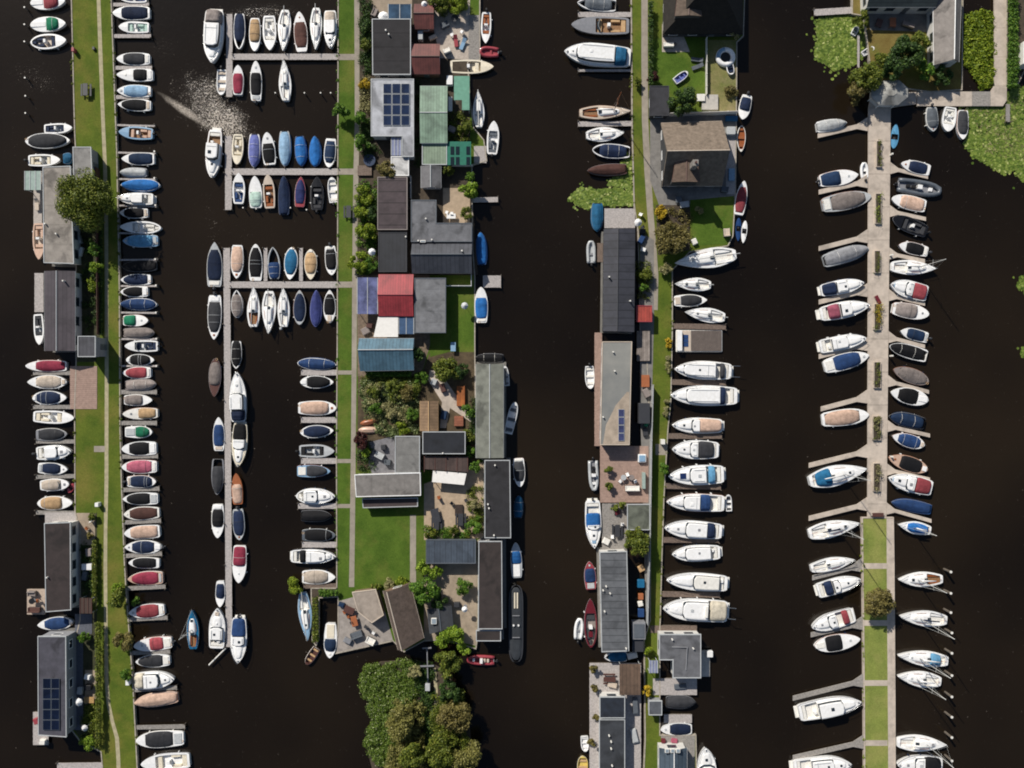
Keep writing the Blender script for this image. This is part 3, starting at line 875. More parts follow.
    def motor(s, hc, cc, rng, x):
        """cabin cruiser: aft cockpit, wheelhouse with window band, fore cabin"""
        s.hull(gel(hc), paint(x.get('k', s.r.choice(['lgrey', 'offwhite', 'lgrey', 'navy']))))
        a1 = x.get('ck', .26)              # cockpit runs from the stern to here
        w1 = x.get('wh', .62)              # wheelhouse front
        big = s.L > 8
        g = .2
        s.deck(gel(x.get('d', hc)), g, .05, a1)
        wl, z0 = s.well(gel('offwhite') if 'teak' not in x else mat('teak_floor', '8d6a48', .7, .2, 4, .2, 14), g, .05, a1, .45)
        iw = s.hw(.07) - g - .05
        s.box('stern_bench', cush(x.get('q', 'offwhite')), .06, .06 + .5 / s.L, -iw, iw, z0, z0 + .42)
        hh = 1.15 if big else .85
        if 'low' in x: hh *= .6
        # wheelhouse shell with inward leaning sides
        ro = []
        zb = s.fb
        def ring(zz, k, sh):
            pts = [(s.x(t) - (sh if t > .5 * (a1 + w1) else -sh * .3), s.hw(t) * k, zz) for t in s.ts(a1, w1, 6)]
            f = pts[-1]; pts.append((f[0] + .22 * s.hw(w1), f[1] * .45, zz))
            return pts + [(p[0], -p[1], p[2]) for p in pts[::-1]]
        z1, z2, z3 = zb + .05, zb + hh * .45, zb + hh * .92
        s.part(MB().loft([ring(z1, .8, 0), ring(z2, .78, .04)], True), 'cabin_side', gel(x.get('cb', 'white')))
        s.part(MB().loft([ring(z2, .775, .04), ring(z3, .69, .34)], True), 'cabin_window', glass())
        rr = ring(z3, .75, .26); r2 = [(p[0], p[1], z3 + .07) for p in rr]; r3 = [(p[0] * .96 + .04 * s.x((a1 + w1) / 2), p[1] * .86, z3 + .13) for p in rr]
        rc = x.get('rc', 'white')
        mb = MB().loft([rr, r2, r3], True); n = len(rr)
        mb.add(rr, [list(range(n))[::-1]]); mb.add(r3, [list(range(n))])
        s.part(mb, 'cabin_roof', gel(rc) if rc in ('white', 'offwhite', 'cream') else canvas(rc))
        tint = lambda: s.r.choice([glass(), glass(), paint('lgrey'), gel('white'), paint('grey')])
        if s.r.random() < .65: s.hatch(a1 + (w1 - a1) * s.r.uniform(.4, .75), s.r.uniform(-.3, .3), s.r.uniform(.3, .55), tint(), z=z3 + .15)
        if s.r.random() < .5: s.part(MB().box(s.x(a1 + (w1 - a1) * .25) - .05, s.x(a1 + (w1 - a1) * .25) + .05, -s.hw(.4) * .62, s.hw(.4) * .62, z3 + .1, z3 + .17), 'roof_seam', paint('lgrey'))
        if s.r.random() < .4:
            for sg in (-1, 1): s.part(MB().tube([(s.x(a1 + .04), sg * s.hw(.4) * .55, z3 + .2), (s.x(w1 - .06), sg * s.hw(.4) * .55, z3 + .2)], .03, 4), 'roof_rail', paint('lgrey'))
        if s.r.random() < .4: s.part(MB().box(s.x(.86) - .3, s.x(.86) + .3, -.32, .32, s.z(.86) + .05, s.z(.86) + .16, .05), 'sun_cushion', cush(s.r.choice(['beige', 'lgrey', 'lblue'])))
        # coachroof
        s.dome(gel(x.get('cb', 'white')), w1 - .02, x.get('cf', .9), 0, .2, .34 if big else .26, 'coachroof', .2, .02, wfac=.66, flat=2.2, hoops=.01)
        if s.r.random() < .7: s.hatch(w1 + (x.get('cf', .9) - w1) * s.r.uniform(.35, .6), 0, s.r.uniform(.3, .5), tint(), z=s.z(.78) + (.32 if big else .25))
        s.part(MB().box(s.x(.95) - .12, s.x(.95) + .12, -.1, .1, s.z(.95) + .02, s.z(.95) + .2, .03), 'windlass', paint('grey'))
        if rng is not None:
            b, a = 1 - rng[0], 1 - rng[1]
            s.dome(canvas(cc), a, b, .1, hh * .8, hh * .95, 'cockpit_canopy', .75, .03, flat=2.2, hoops=2, end=9)
        else:
            s.box('helm_seat', cush('white'), a1 - .07, a1 - .03, -.6, -.1, z0, z0 + .7)
        s.rail()
        s.platform(gel(x.get('p', 'offwhite')), .55 if big else .3)
        if 'e' in x: s.outboard(0, 'dgrey')
        if 'dav' in x:
            for sg in (-1, 1):
                s.part(MB().tube([(-s.L / 2 + .2, sg * .9, s.fb), (-s.L / 2 - .2, sg * .9, s.fb + .9), (-s.L / 2 - 1.2, sg * .9, s.fb + 1.0)], .05, 5), 'davit', mat('steel', 'c8cacc', .25, .03, 2, metal=.9))
        if 'fly' in x:
            s.box('flybridge_seat', cush('offwhite'), a1 + .02, a1 + .06, -s.hw(a1) * .5, s.hw(a1) * .5, z3 + .12, z3 + .5)
        if 'pv' in x: s.part(MB().box(s.x(.74) - .5, s.x(.74) + .5, -.45, .45, s.z(.74) + .32, s.z(.74) + .38), 'solar_panel', mat('pv_cells', '20305a', .25, .1, 4))
        s.fenders(3, s.r.choice([-1, 1]), s.r.choice(['white', 'navy']))
    def sail(s, hc, cc, rng, x):
        s.hull(gel(hc), paint(x.get('k', s.r.choice(['offwhite', 'white', 'lgrey']))))
        a, b = .06, .36
        g = .26
        s.deck(gel(x.get('d', hc)), g, a, b, .08)
        wl, z0 = s.well(gel('offwhite') if 'wd' not in x else mat('teak_floor', '8d6a48', .7, .2, 4, .2, 14), g, a, b, .32)
        iw = s.hw(.2) - g
        for sg in (-1, 1):
            lo, hi = sorted((sg * iw * .95, sg * iw * .5))
            s.box('cockpit_seat', gel('white') if 'wd' not in x else gel('wood'), a + .03, b - .03, lo, hi, z0, z0 + .2)
        s.dome(gel(x.get('cb', 'white')), b - .01, .78, 0, .22, .34, 'coachroof', .25, .02, wfac=.62, flat=2.0, hoops=.01)
        s.hatch(s.r.uniform(.66, .74), 0, s.r.uniform(.3, .45), s.r.choice([glass(), paint('grey'), gel('offwhite'), paint('lgrey')]), z=s.z(.7) + .3)
        s.box('companionway', glass(), b + .0, b + .07, -.25, .25, s.z(b) + .2, s.z(b) + .42)
        s.part(MB().tube([(s.x(.04), 0, s.fb + .25), (s.x(.16), .1, s.fb + .35)], .03, 5), 'tiller', gel('wood'))
        for sg in (-1, 1):
            s.part(MB().tube([(s.x(t), sg * s.hw(t) * .68, s.z(t) + .12) for t in (.45, .55, .65)], .025, 4), 'grab_rail', gel('wood'))
        s.rail(.8)
        if rng is not None:
            bb, aa = 1 - rng[0], 1 - rng[1]
            s.dome(canvas(cc), aa, bb, .2, .5, .65, 'cockpit_tent', .7, .03, flat=1.6, hoops=2, end=8)
        m = x.get('m')
        if m: s.mast(x.get('mt', .58), m, .36, x.get('sc', cc if rng is None and cc != 'none' else 'white'), x.get('mc', 'lgrey'))
        else:
            s.part(MB().tube([(s.x(-.04), .05, s.fb + .95), (s.x(.98), 0, s.fb + 1.0)], .07, 6, .05), 'lowered_mast', mat('spar_alloy', 'c3c3c0', .4, .05, 2, metal=.3))
            s.part(MB().box(s.x(.05) - .04, s.x(.05) + .04, -.04, .04, s.fb - .2, s.fb + .9), 'mast_crutch', paint('lgrey'))
        if 'e' in x: s.outboard(.4, 'lgrey')
    def rib(s, hc, cc, rng, x):
        r = .11 * s.W + .08
        pts = [(s.x(t) , max(.0, s.hw(t) - r), s.fb * .8 + .12 * t * t) for t in s.ts(0.02, .93, 9)]
        tip = [(s.x(.96) - r * .5, 0, s.fb * .8 + .14)]
        loop = pts + tip + [(x_, -y, z_) for x_, y, z_ in pts[::-1]]
        s.part(MB().tube(loop, r, 9), 'tube', gel(hc), True)
        poly = [(x_, y) for x_, y, z_ in loop]
        s.part(MB().prism(ccw(poly), -.2, .2), 'hull', gel(x.get('f', 'lgrey')))
        s.box('transom', paint('grey'), .02, .05, -s.hw(0) + r, s.hw(0) - r, .2, s.fb)
        if s.L > 4.5:
            s.box('console', gel('white'), .42, .52, -.35, .35, .2, 1.1)
            s.wheel(.4, 0, 1.0)
            for t in (.2, .32): s.box('jockey_seat', cush(cc), t, t + .08, -.25, .25, .2, .75)
            s.box('bow_locker', gel('white'), .7, .78, -.3, .3, .2, .5)
        else:
            s.box('thwart', cush(cc), .35, .45, -s.hw(.4) + r, s.hw(.4) - r, .3, .4)
        s.outboard(0, 'black')
    def row(s, hc, cc, rng, x):
        s.hull(gel(hc), paint(x.get('k', 'lgrey')))
        s.deck(gel(hc), .1, .04, .9)
        wl, z0 = s.well(gel(x.get('f', hc)), .1, .04, .9, .32)
        for t in (.08, .4, .7):
            w = s.hw(t + .04) - .12
            s.box('thwart', cush(cc), t, t + .1, -w, w, z0 + .14, z0 + .22)
        if 'e' in x: s.outboard(0, 'black')
    def kayak(s, hc, cc, rng, x):
        s.hull(gel(hc)); s.deck(gel(hc), .1, .36, .58, .12)
        s.well(paint('black'), .1, .36, .58, .3)
        s.box('seat', cush('dgrey'), .38, .46, -.15, .15, .02, .2)
        s.part(MB().tube([(s.x(.3), -.3, s.fb + .1), (s.x(.7), .3, s.fb + .16)], .025, 5), 'paddle', paint('black'))

KINDN = dict(cov='sloop', tarp='tarpaulined_boat', open='open_boat', motor='motor_cruiser', sail='sailing_boat', rib='inflatable_boat', row='rowing_boat', kayak='kayak')
KINDC = dict(cov='boat', tarp='boat', open='boat', motor='motor boat', sail='sailing boat', rib='inflatable boat', row='rowing boat', kayak='kayak')
def look(ty, hc, cc, rng, x):
    h, c = cw(hc), cw(cc)
    if 'lab' in x: return x['lab']
    if ty == 'cov': return f"{h} boat with {c} cover" if rng[1] - rng[0] > .42 else f"{h} boat with short {c} cover"
    if ty == 'tarp': return f"boat wrapped in {c} tarpaulin"
    if ty == 'open': return f"open {h} boat with {c} seats"
    if ty == 'motor': return f"{h} cabin cruiser with {c} canopy" if rng is not None else f"{h} cabin cruiser"
    if ty == 'sail': return (f"{h} sailing boat with {c} tent" if rng is not None else f"{h} sailing boat") + (", mast up" if x.get('m') else "")
    if ty == 'rib': return f"{h} inflatable boat"
    return f"small {h} {'kayak' if ty == 'kayak' else 'rowing boat'}"
def short(b):
    ty, hc, cc = b['ty'], cw(b['hc']), cw(b['cc'])
    if ty in ('cov', 'tarp'): return f"{cc}-{'covered' if ty == 'cov' else 'wrapped'}".replace(' ', '-')
    return {'open': f"open {hc}", 'motor': f"{hc} cruiser", 'sail': f"{hc} sailing", 'rib': 'inflatable', 'row': 'rowing', 'kayak': 'kayak'}[ty]

BOATS = []
def wc(s): return len(re.findall(r"[A-Za-z0-9][A-Za-z0-9'’-]*", s))

def parse(row, phrase, text):
    out = []
    for ln in text.strip().splitlines():
        q = ln.split()
        if len(q) < 8: continue
        bx, by, sx, sy, w = map(float, q[:5])
        ty, hc, cc = q[5:8]
        rng = None; x = {}
        for e in q[8:]:
            if re.match(r'^[\d.]+-[\d.]+$', e): rng = tuple(float(v) for v in e.split('-'))
            elif '=' in e:
                k, v = e.split('=')
                try: v = float(v)
                except ValueError: v = v.replace('_', ' ')
                x[k] = v
            else: x[e] = True
        if ty in ('cov', 'tarp', 'open') and rng is None: rng = {'cov': (.22, .88), 'tarp': (.02, .98), 'open': (.3, .95)}[ty]
        out.append(dict(bx=bx, by=by, sx=sx, sy=sy, w=w, ty=ty, hc=hc, cc=cc, rng=rng, x=x, row=row, phrase=phrase))
    BOATS.extend(out)
# bow x y, stern x y, beam (survey px), kind, hull, cloth, cloth from-to counted from the bow, extras
parse('C', 'in the long left berth row', '''
117 -4 147 -3 13 open white blue
113 13.5 150 13 14.5 cov white navy .24-.95
119 27 149 27.5 12 open white mint f=white
117 59 150 59 13 cov white dgrey .2-.85
117 75 153 75 13 cov white black .46-.84
117.5 91 151 91.5 13 cov white lblue .2-.92
118 104.5 151 105.5 12.5 cov white black .12-.86
119 132 153 134 13.5 open lblue peach f=wood e
122 159 154.5 159 12.8 cov white dblue .22-.95
120 172.5 147 172.5 10 tarp grey lgrey
121 185 160 185 13 tarp white bblue
119 199 154 199.5 12.5 motor white white low
120 213 148 213 11 cov white black .16-.86
120 227 161.5 228 13 open white offwhite f=white
123 241 158 241 13 cov lblue sky .15-.85
122 267 157 265.5 12 tarp black black
121 280 151 279.5 11.5 cov white navy .1-.9
121 292 148 291.5 11 cov white black .1-.8
120 304 157 304.5 12.5 tarp white blue
149 320.5 123 320.5 12 cov white green .5-.97
155 333 123 333 10.8 tarp taupe taupe
125 346 158 346 12 open white navy ws e
155 360 126 360 12 cov white black .14-.86
123 373 151 372.5 12.2 cov white red .12-.86
157 384 125 385.5 11.3 tarp taupe taupe
153 400 124 400 11.5 cov white taupe .34-.98
123 414 158 413 12 cov offwhite tan .45-.95 k=wood
153 432 125 432 12.3 cov white green .1-.62
122 449 156.5 448 14.5 cov white black .22-.8
122 467 157 466.5 14.2 cov white pink .14-.86
157 481.5 127 481.5 13 cov white navy .14-.88 e
123 499 158 498.5 12.8 cov white black .12-.78
124 514.5 159.5 512.5 13.5 cov offwhite brown .17-.95
124.5 533.5 160 531 14.2 cov white peach .18-.95
125 547 162 547 13.8 cov white navy .2-.8 e
129 562.5 159.5 563 11.5 cov white black .14-.9
128 579 163 577.5 14.2 cov peach crimson .12-.88
129 613 164.5 609.5 14.6 cov white red .22-.85
134 646 172 642 14.6 cov white red .42-.78 e
136 661.5 170 660 13.5 cov white dgrey .08-.8
176 678 135 681 18.5 motor white cream .75-.98
134 703 178 697 13.8 tarp peach peach
136 740.5 184 738 17.5 cov white dgrey .2-.78
141 764 190 760 18 open white cream f=white
''')
parse('D', 'off the far-left grass bank', '''
66 1 30 3 15.5 cov white red .2-.62
66.5 23.5 30 25 15.5 cov white green .2-.55
67 40.5 30 42.5 16 open white navy f=beige
73 128 44 129 10.5 open white navy
71 140.8 25 141.2 16 cov white dgrey .07-.93
61 160 28 160.5 12.5 open white cream f=lgrey e
73 158 63 158.5 11 tarp teal teal
39.5 260 38.5 223 13 open peach peach f=beige
40 345 38 314 10.5 open white dgrey
26 366 67 366 12 cov white crimson .25-.97
28 382 67 382 14.2 cov white beige .22-.86
67.5 397.5 32 398 14.2 cov white navy .18-.88
75 418 33 416.5 13.5 open white cream f=white
68 434 36 435 12.8 cov grey dgrey .08-.92
73 451 37 453.5 14.8 motor white white low e
68.5 469.5 38 468 12 cov white navy .24-.86
70 484 40 485.5 12.3 cov white beige .28-.95 ws
72.5 483.5 67 493 6 kayak red red
73.5 502.5 37 503.5 14.2 cov white tan .3-.9
38 625 73 622 13.5 cov white blue .2-.9
''')
parse('T', 'by the topmost T-pier', '''
213 65 215.5 11 20.5 motor white taupe .74-.99 rc=white ck=.28 wh=.7
239.5 50 239.5 13.5 12 tarp white navy .24-.99
255 52 255 18 11.8 cov white tan .28-.97
270 51 269 15.5 14 open white offwhite f=white
283.5 52 285.5 10 13.5 sail white none
299.5 12 302 52 14 cov white brown .26-.9 k=wood
316 51 316.5 8 12.5 sail white none k=green
331 50 330.5 11 13.5 motor white beige .72-.97 low
221 95 221.5 69 10.2 row white beige e
238.5 65.5 238 95 11.5 cov white crimson .28-.97
256 61 256 101 12 cov white black .3-.86 e
284.5 60.5 286 101 12.8 sail white none
''')
parse('U', 'by the blue-boat T-pier', '''
212.5 179 216 130 16 motor white wood ck=.3 wh=.62 teak k=wood
237 165 238 134 12 open cream cream f=cream
254 168 254.5 134 12 tarp white lilac
267 132.5 270 165 13.5 cov white black .34-.95
285 167 284.5 131 12 tarp lgrey lblue
302 167 299.5 136 11.5 tarp blue bblue
315 136 315 167 12 tarp blue bblue
329 168 331 138.5 12 cov white dblue .16-.92
239 173 238.5 204 13 open white blue f=white con
255 176 256 208 13.5 cov white mint .5-.98
268 174.5 270 208.5 12.3 open beige wood f=wood
284 176 284 215 11.5 tarp navy navy
301 177 299.5 207 10.8 cov red purple .1-.9
317 177 317 210 13.5 open black dgrey f=black con e
331.5 177 333.5 202.5 10 row white offwhite e
''')
parse('V', 'by the long T-pier crossbar', '''
215 242 214.5 287 16 cov lgrey navy .17-.86 e
237 279 237.5 245 13 cov white peach .2-.96
256 244 255.5 281 14 cov white black .1-.9
273 247 274.5 279 12.8 tarp lgrey blue .48-.99
290 280 292 247 13.8 cov white teal .16-.94
311 280 310.5 249 13 cov cream tan .2-.88
332 275.5 330 246 12 cov white black .2-.88 e
214.5 340 215 295 14.5 cov white dgrey .17-.85 e
237 290 237 318 11.8 tarp white taupe .16-.98
254.5 287 253.5 327 13.3 sail white none wd
269 334 269.5 291 14.5 sail white blue sc=blue
284 288 284 327 12.5 sail white none e
300 290 299.5 325 13 cov lgrey navy .1-.9
316.5 290 315.5 327 11.8 tarp lilac purple
330 290 329.5 323 12.5 cov white black .12-.76
''')
parse('W', 'along the stem of the long pier', '''
214.5 397 215.5 358 12.5 cov brown taupe .3-.9
236.5 369 236.5 341 11 tarp white black .1-.98
238 371.5 239 422 17.5 motor white navy .78-.98 ck=.24 wh=.55 cf=.88
219 417 219 451 12 cov white blue .22-.86
239 467 241 423 16 motor cream black .62-.99 ck=.36 wh=.58 low
217.5 495 218 459 13 tarp grey dgrey .05-.8
236.5 473 238 504.5 11.3 cov orange peach .35-.97 k=wood
218 538 218 504 13 cov white black .33-.85
240 540 238 509 12.3 cov lgrey navy .16-.95 e
239 583 240 545.5 14.3 cov white crimson .46-.98
220.5 607 220.5 581 10 cov white navy .35-.9
218.5 607 217 648 16.8 motor white white ck=.22 wh=.52 low cf=.8
192.5 609 193.5 649 12.3 sail teal none m=5.2 wd mt=.5
239 662.5 239.5 617 16.8 motor white blue .58-.99 ck=.4 wh=.6 low e
''')
parse('X', 'in the right row of the middle basin', '''
337 365 297 363 12 tarp white blue
334 382 300 382 13 cov white black .1-.8
337 408 298 408 14.8 cov white peach .2-.94
334 430.5 300 432.5 13 cov white navy .1-.9
335 451 299 451 13.6 open lgrey black f=lgrey con e
331 471 297 471 12.8 cov lblue dgrey .1-.72
336 496 296 496 16.5 motor white white low ck=.2 wh=.55
332 516 301 516 12 tarp black black
336 535 302 535 13 cov slate black .1-.92
337 556 291 556 15 motor white black .68-.8 ck=.34 wh=.78 low
336 577 302 577 14.8 cov white beige .22-.95
308.5 640 303 592 14 sail lblue none
306 664.5 316.5 648.5 8.5 row brown tan k=offwhite
330 658 331 623 13.5 cov white dblue .2-.55 q=cream
''')
parse('E', "off the middle island's right bank", '''
485.5 44 486.5 12 10.5 open white wood f=white e
479 51 499 52 12 rib red red f=red
494 67 450 66.5 14.6 open cream cream f=cream
478 91 479 127.5 12 sail white blue sc=blue
494 121 492 154.5 12.5 open white slate f=white e
480.5 232 482 265 11 tarp blue bblue
481 287 481.5 323 13.5 cov white bblue .3-.88
475 358 503.5 358 9 tarp black black
505 366 507 386 6 row white grey
515.5 402 508 434 9.5 row white slate
520 487 518.5 458 12 cov white dgrey .2-.88
519 495 518 518 8.5 tarp dblue teal
515.5 542 517 578 11.5 cov lgrey bblue .25-.6
466 660 495 661 11 rib red beige f=maroon
''')
parse('F', "off the third strip's left bank", '''
577 3 616 5.5 14.5 tarp white slate .2-.9
571 25 629.5 26 18.5 open grey tan .42-.95 f=wood ws
563.5 53 630.5 58.5 23.5 motor white teal .76-.94 ck=.24 wh=.8 cf=.93
631 112 579 113.5 14 sail beige none m=9.0 mt=.66 wd mc=wood k=wood
624 133.5 586 135.5 15 sail white none
592 150 630 152 15 tarp white navy .2-.92
587 171 627 169 12 tarp brown brown
597 232 597.5 203 12 tarp teal teal
591 240 591.5 263.5 10 rib lgrey grey
590.5 389 589.5 366 9.8 row white offwhite e
594.5 492 593 460 11 rib lgrey black f=grey
594 548 592.5 500 16.5 motor white bblue .42-.74 low e ck=.5 wh=.6 cf=.85
589 561 591 589.5 12 cov red blue .25-.75
590 598 591 648 13.5 open maroon dgrey f=taupe eng
580 618 578 640 10 rib white grey
604 657 627 656.5 11 tarp white teal .2-.99
585.5 752 584.5 737 8 row white white
583 756 582.5 778 11 row yellow tan
''')
parse('G', "off the third strip's right bank", '''
742 120 747.5 95 12 cov white navy .38-.9 e
741 152 742 125 9 row offwhite wood f=wood
744 181 738.5 215 11.5 cov white red .18-.94
738.5 241 739.5 217 6 kayak blue blue
743.5 243 746 220 6 kayak white white
673.5 263.8 736 254.5 20.5 sail lgrey none d=white
674 284 711 285 14 sail white none
707 300 674 301 12.5 cov white dgrey .16-.8
684 312 725 317.5 15 sail white none
673 369 731 371.5 19 motor white dgrey .8-.88 dav ck=.28 wh=.84 cf=.95 low
669 395 737 396 21 motor white navy .74-.82 ck=.26 wh=.76 low
671 425 722 426 16 motor white peach .5-.99 ck=.45 wh=.6 low
671 449 718.5 450 19.5 motor white dgrey .56-.9 ck=.44 wh=.6 low
667 476 723.5 474 20.5 motor white sky .72-.84 pv ck=.32 wh=.6 low
665 501 724 503 18.5 motor white blue .58-.76 ck=.42 wh=.7 k=wood low
663 527 721.5 531 19 motor white navy .74-.87 ck=.26 wh=.62 low
671 554 720 552 17 motor white white ck=.2 wh=.72 low
665 579 727 583 18.5 motor white white ck=.14 wh=.55 rc=offwhite low
661.5 607 727 611 23.5 motor white cream .72-.99 dav ck=.3 wh=.68 low fly
728.5 494.5 729.5 511.5 6.5 row white black
696 702 666 702 14 tarp dgrey dgrey
660 729 692 729 12.8 cov white navy .3-.97
705 746 708 792 20 motor white white ck=.2 wh=.6
''')
parse('L', 'left of the concrete jetty', '''
846.5 123 816.5 127.5 12.5 tarp white lgrey
864.5 162 865.5 178.5 9 rib white black f=white
858 174.8 819.3 181 16 cov white dblue .46-.96 e
871 196 822 205.5 18.5 cov lgrey taupe .12-.82
868.5 248 823.5 261.5 15 tarp lgrey grey .02-.96
863 283 820 291 15 motor white navy .64-.97 ck=.36 wh=.62 low
868.7 305 819.7 314.5 17 motor white pink .62-.85 ck=.4 wh=.62 low
865 338 819 347 15 motor white white ck=.25 wh=.6 low
868.7 355 824 367 17 cov white blue .2-.78
868.7 414.5 822 420 16.8 cov white peach .2-.95
865.8 468 808.5 481.5 21.5 sail white teal .62-.9 m=10.2 mt=.58
859 522.5 808.5 534 17.5 sail white blue m=9.4 mt=.58 sc=navy
854 559 810.5 568.5 14 sail white none
860 578.5 817 591 16.5 motor white navy .66-.84 ck=.36 wh=.5 low
810.5 627 854 614 17.5 motor white red .72-.86 ck=.42 wh=.6 low
860 638.5 814.4 646.5 17.5 cov white black .4-.76
860 700 798 712.5 19.5 motor white offwhite ck=.3 wh=.68
850 762 793 768 19.5 motor white white ck=.3 wh=.68 low
''')
parse('R', 'right of the concrete jetty', '''
897 123 894.5 148 8.5 kayak sky sky
932.6 132 931.6 107 12.5 cov lgrey slate .15-.95 e
947 132 951 107 14.5 open white offwhite f=white
962 140 963 110 12 cov white dgrey .18-.98
900.4 163.5 930 170.5 12.8 cov white navy .28-.9
943 191.5 897.4 184 17 rib slate black f=grey
891 198.6 925.7 206.5 15 cov white peach .26-.95
892 218 927 232 15.5 open black dgrey f=dgrey con e
898 245 928 252 12.8 cov white black .26-.86 e
935.5 269 890.6 266.5 15 sail white none m=8.6
889 284.5 926.7 294 18 motor white red .6-.97 ck=.4 wh=.58 low
928.7 314.7 892.5 308 15.8 cov white taupe .33-.92
899.8 331 927.7 338 12 cov white dblue .24-.88 e
888.6 346 927 356.5 14.5 tarp white black .02-.92
892.5 369 929 382 15.5 cov taupe taupe .16-.94 k=wood
890 391.8 928.7 400.5 17 cov white black .2-.72
888 416 925 424 14.5 tarp black dblue .06-.96
891.6 435.7 925 445.5 14 cov white blue .18-.86
887.7 457 928 470 15.8 cov peach black .3-.84 k=wood
887 477.7 931.6 488.4 18 motor white red .62-.96 ck=.4 wh=.58 low
890.6 502 931.6 509.8 12.5 tarp blue blue
897.4 524.5 930.6 530.5 13 sail white bblue .25-.9 m=7.5
897.4 579.5 942.7 579 15.5 sail white none m=9 wd
898.4 616 947 620 16.5 sail white blue m=10.4 sc=navy
896.4 655 948 661 16 sail white sky .64-.84 m=9.4
896.4 675.7 941 681.6 16.5 sail white none m=9
946 744 896.4 742 17 sail white none m=8.2
895.5 763.5 942 764.5 19 motor white black .62-.96 ck=.4 wh=.6 low
''')

STERN = dict(cov='p', tarp='p', open='p', motor='m', sail='s', rib='r', row='r', kayak='o')
OVAL = {(26, 0)}
def oval(b):
    """boats whose stern is rounded or pointed like the bow"""
    return b['x'].get('oval') or (b['row'] == 'D' and b['by'] < 60) or (b['row'], round(b['by'])) in {
        ('D', 141), ('D', 398), ('D', 382), ('D', 502), ('D', 625), ('C', 547), ('C', 227), ('C', 360), ('X', 496), ('X', 430), ('X', 382), ('V', 290),
        ('L', 638), ('L', 367), ('R', 369), ('R', 436), ('R', 457), ('T', 18), ('V', 280), ('W', 397), ('C', 304), ('C', 185), ('U', 136), ('F', 598), ('G', 152), ('C', 749), ('R', 392), ('X', 365)}

LABELS = set()
def finish_label(b, prev, nxt):
    base = look(b['ty'], b['hc'], b['cc'], b['rng'], b['x'])
    ph = b['phrase']
    rows = [q for q in BOATS if q['row'] == b['row']]
    order = sorted(rows, key=lambda q: (q['by'] + q['sy'], q['bx']))
    opts = [f"{base}, {ph}"] if sum(look(q['ty'], q['hc'], q['cc'], q['rng'], q['x']) == base for q in rows) == 1 else []
    if prev and nxt: opts.append(f"{base} between {short(prev)} and {short(nxt)} boats, {ph}")
    elif nxt: opts.append(f"{base} next to {short(nxt)} boat at top, {ph}")
    elif prev: opts.append(f"{base} next to {short(prev)} boat at the end, {ph}")
    if prev and nxt: opts.append(f"{base} between {short(prev)} and {short(nxt)} boats")
    i = order.index(b) + 1; j = len(order) - i + 1
    opts.append(f"{base}, {ORD[i] if i < 13 else ORD[j] if j < 13 else str(i) + 'th'} from {'top' if i < 13 or j > 12 else 'bottom'} {ph}")
    for q in opts:
        if wc(q) <= 16 and q not in LABELS:
            LABELS.add(q); return q
    q = opts[-1]; LABELS.add(q); return q

GROUPS = dict(C='boats in the long berth row', D='boats off the grass bank', T='boats at the first T-pier', U='boats at the second T-pier', V='boats at the third T-pier',
              W='boats along the pier stem', X='boats in the middle basin', E='boats off the middle island', F='boats off the third strip', G='motor yacht row',
              L='boats on the inner side of the concrete jetty', R='boats on the outer side of the concrete jetty')
for b in BOATS:
    horiz = b['row'] in 'TUV'
    rows = [q for q in BOATS if q['row'] == b['row']]
    if horiz:
        yb = (b['by'] + b['sy']) / 2
        rows = sorted([q for q in rows if abs((q['by'] + q['sy']) / 2 - yb) < 22], key=lambda q: q['bx'] + q['sx'])
    else:
        rows = sorted(rows, key=lambda q: q['by'] + q['sy'])
    i = rows.index(b)
    b['label'] = finish_label(b, rows[i - 1] if i else None, rows[i + 1] if i + 1 < len(rows) else None)

for b in BOATS:
    ty = b['ty']
    zz = .6
    p, q = P(b['bx'], b['by'], zz), P(b['sx'], b['sy'], zz)
    c, d = (p + q) / 2, p - q
    L, W = d.length * .985, b['w'] / S * .955
    fb = {'cov': .62, 'tarp': .6, 'open': .6, 'motor': .85, 'sail': .75, 'rib': .4, 'row': .4, 'kayak': .22}[ty]
    if L > 8.5 and ty in ('motor', 'sail'): fb += .2
    r = thing(KINDN[ty], b['label'], KINDC[ty], (c.x, c.y, 0), math.atan2(d.y, d.x), GROUPS[b['row']])
    b['cx'], b['cy'] = (b['bx'] + b['sx']) / 2, (b['by'] + b['sy']) / 2
    B = Boat(r, L, W, 'o' if oval(b) else STERN[ty], fb)
    B.r = random.Random(int(b['bx'] * 31 + b['by'] * 17))
    r.rotation_euler.x = math.radians(B.r.uniform(-1, 1)); r.location.z = B.r.uniform(-.03, .03)
    getattr(B, ty)(b['hc'], b['cc'], b['rng'], b['x'])

for r, fx, fy, ph in FINGERS:
    near = sorted([b for b in BOATS if abs(b['cx'] - fx) < 30 and abs(b['cy'] - fy) < 40], key=lambda b: abs(b['cy'] - fy))
    up = next((b for b in near if b['cy'] < fy), None); dn = next((b for b in near if b['cy'] >= fy), None)
    if up and dn: lab = f"narrow plank jetty between {short(up)} and {short(dn)} boats {ph}"
    elif up or dn: lab = f"narrow plank jetty beside {short(up or dn)} boat {ph}"
    else: lab = f"narrow plank jetty {ph}"
    if lab in LABELS:
        i = sum(1 for l in LABELS if l.startswith(lab)) + 1
        lab = f"{lab}, {ORD[i]} down"
    if wc(lab) > 16: lab = lab.replace('narrow plank jetty', 'plank jetty').replace(' between ', ' by ').replace(' and ', ', ')
    if lab in LABELS or wc(lab) > 16:
        k = sorted([q[2] for q in FINGERS if q[3] == ph]).index(fy) + 1
        lab = f"plank jetty {ph}, {ORD[k]} from top" if k < 13 else f"plank jetty {ph}, {k}th from top"
    LABELS.add(lab); r['label'] = lab

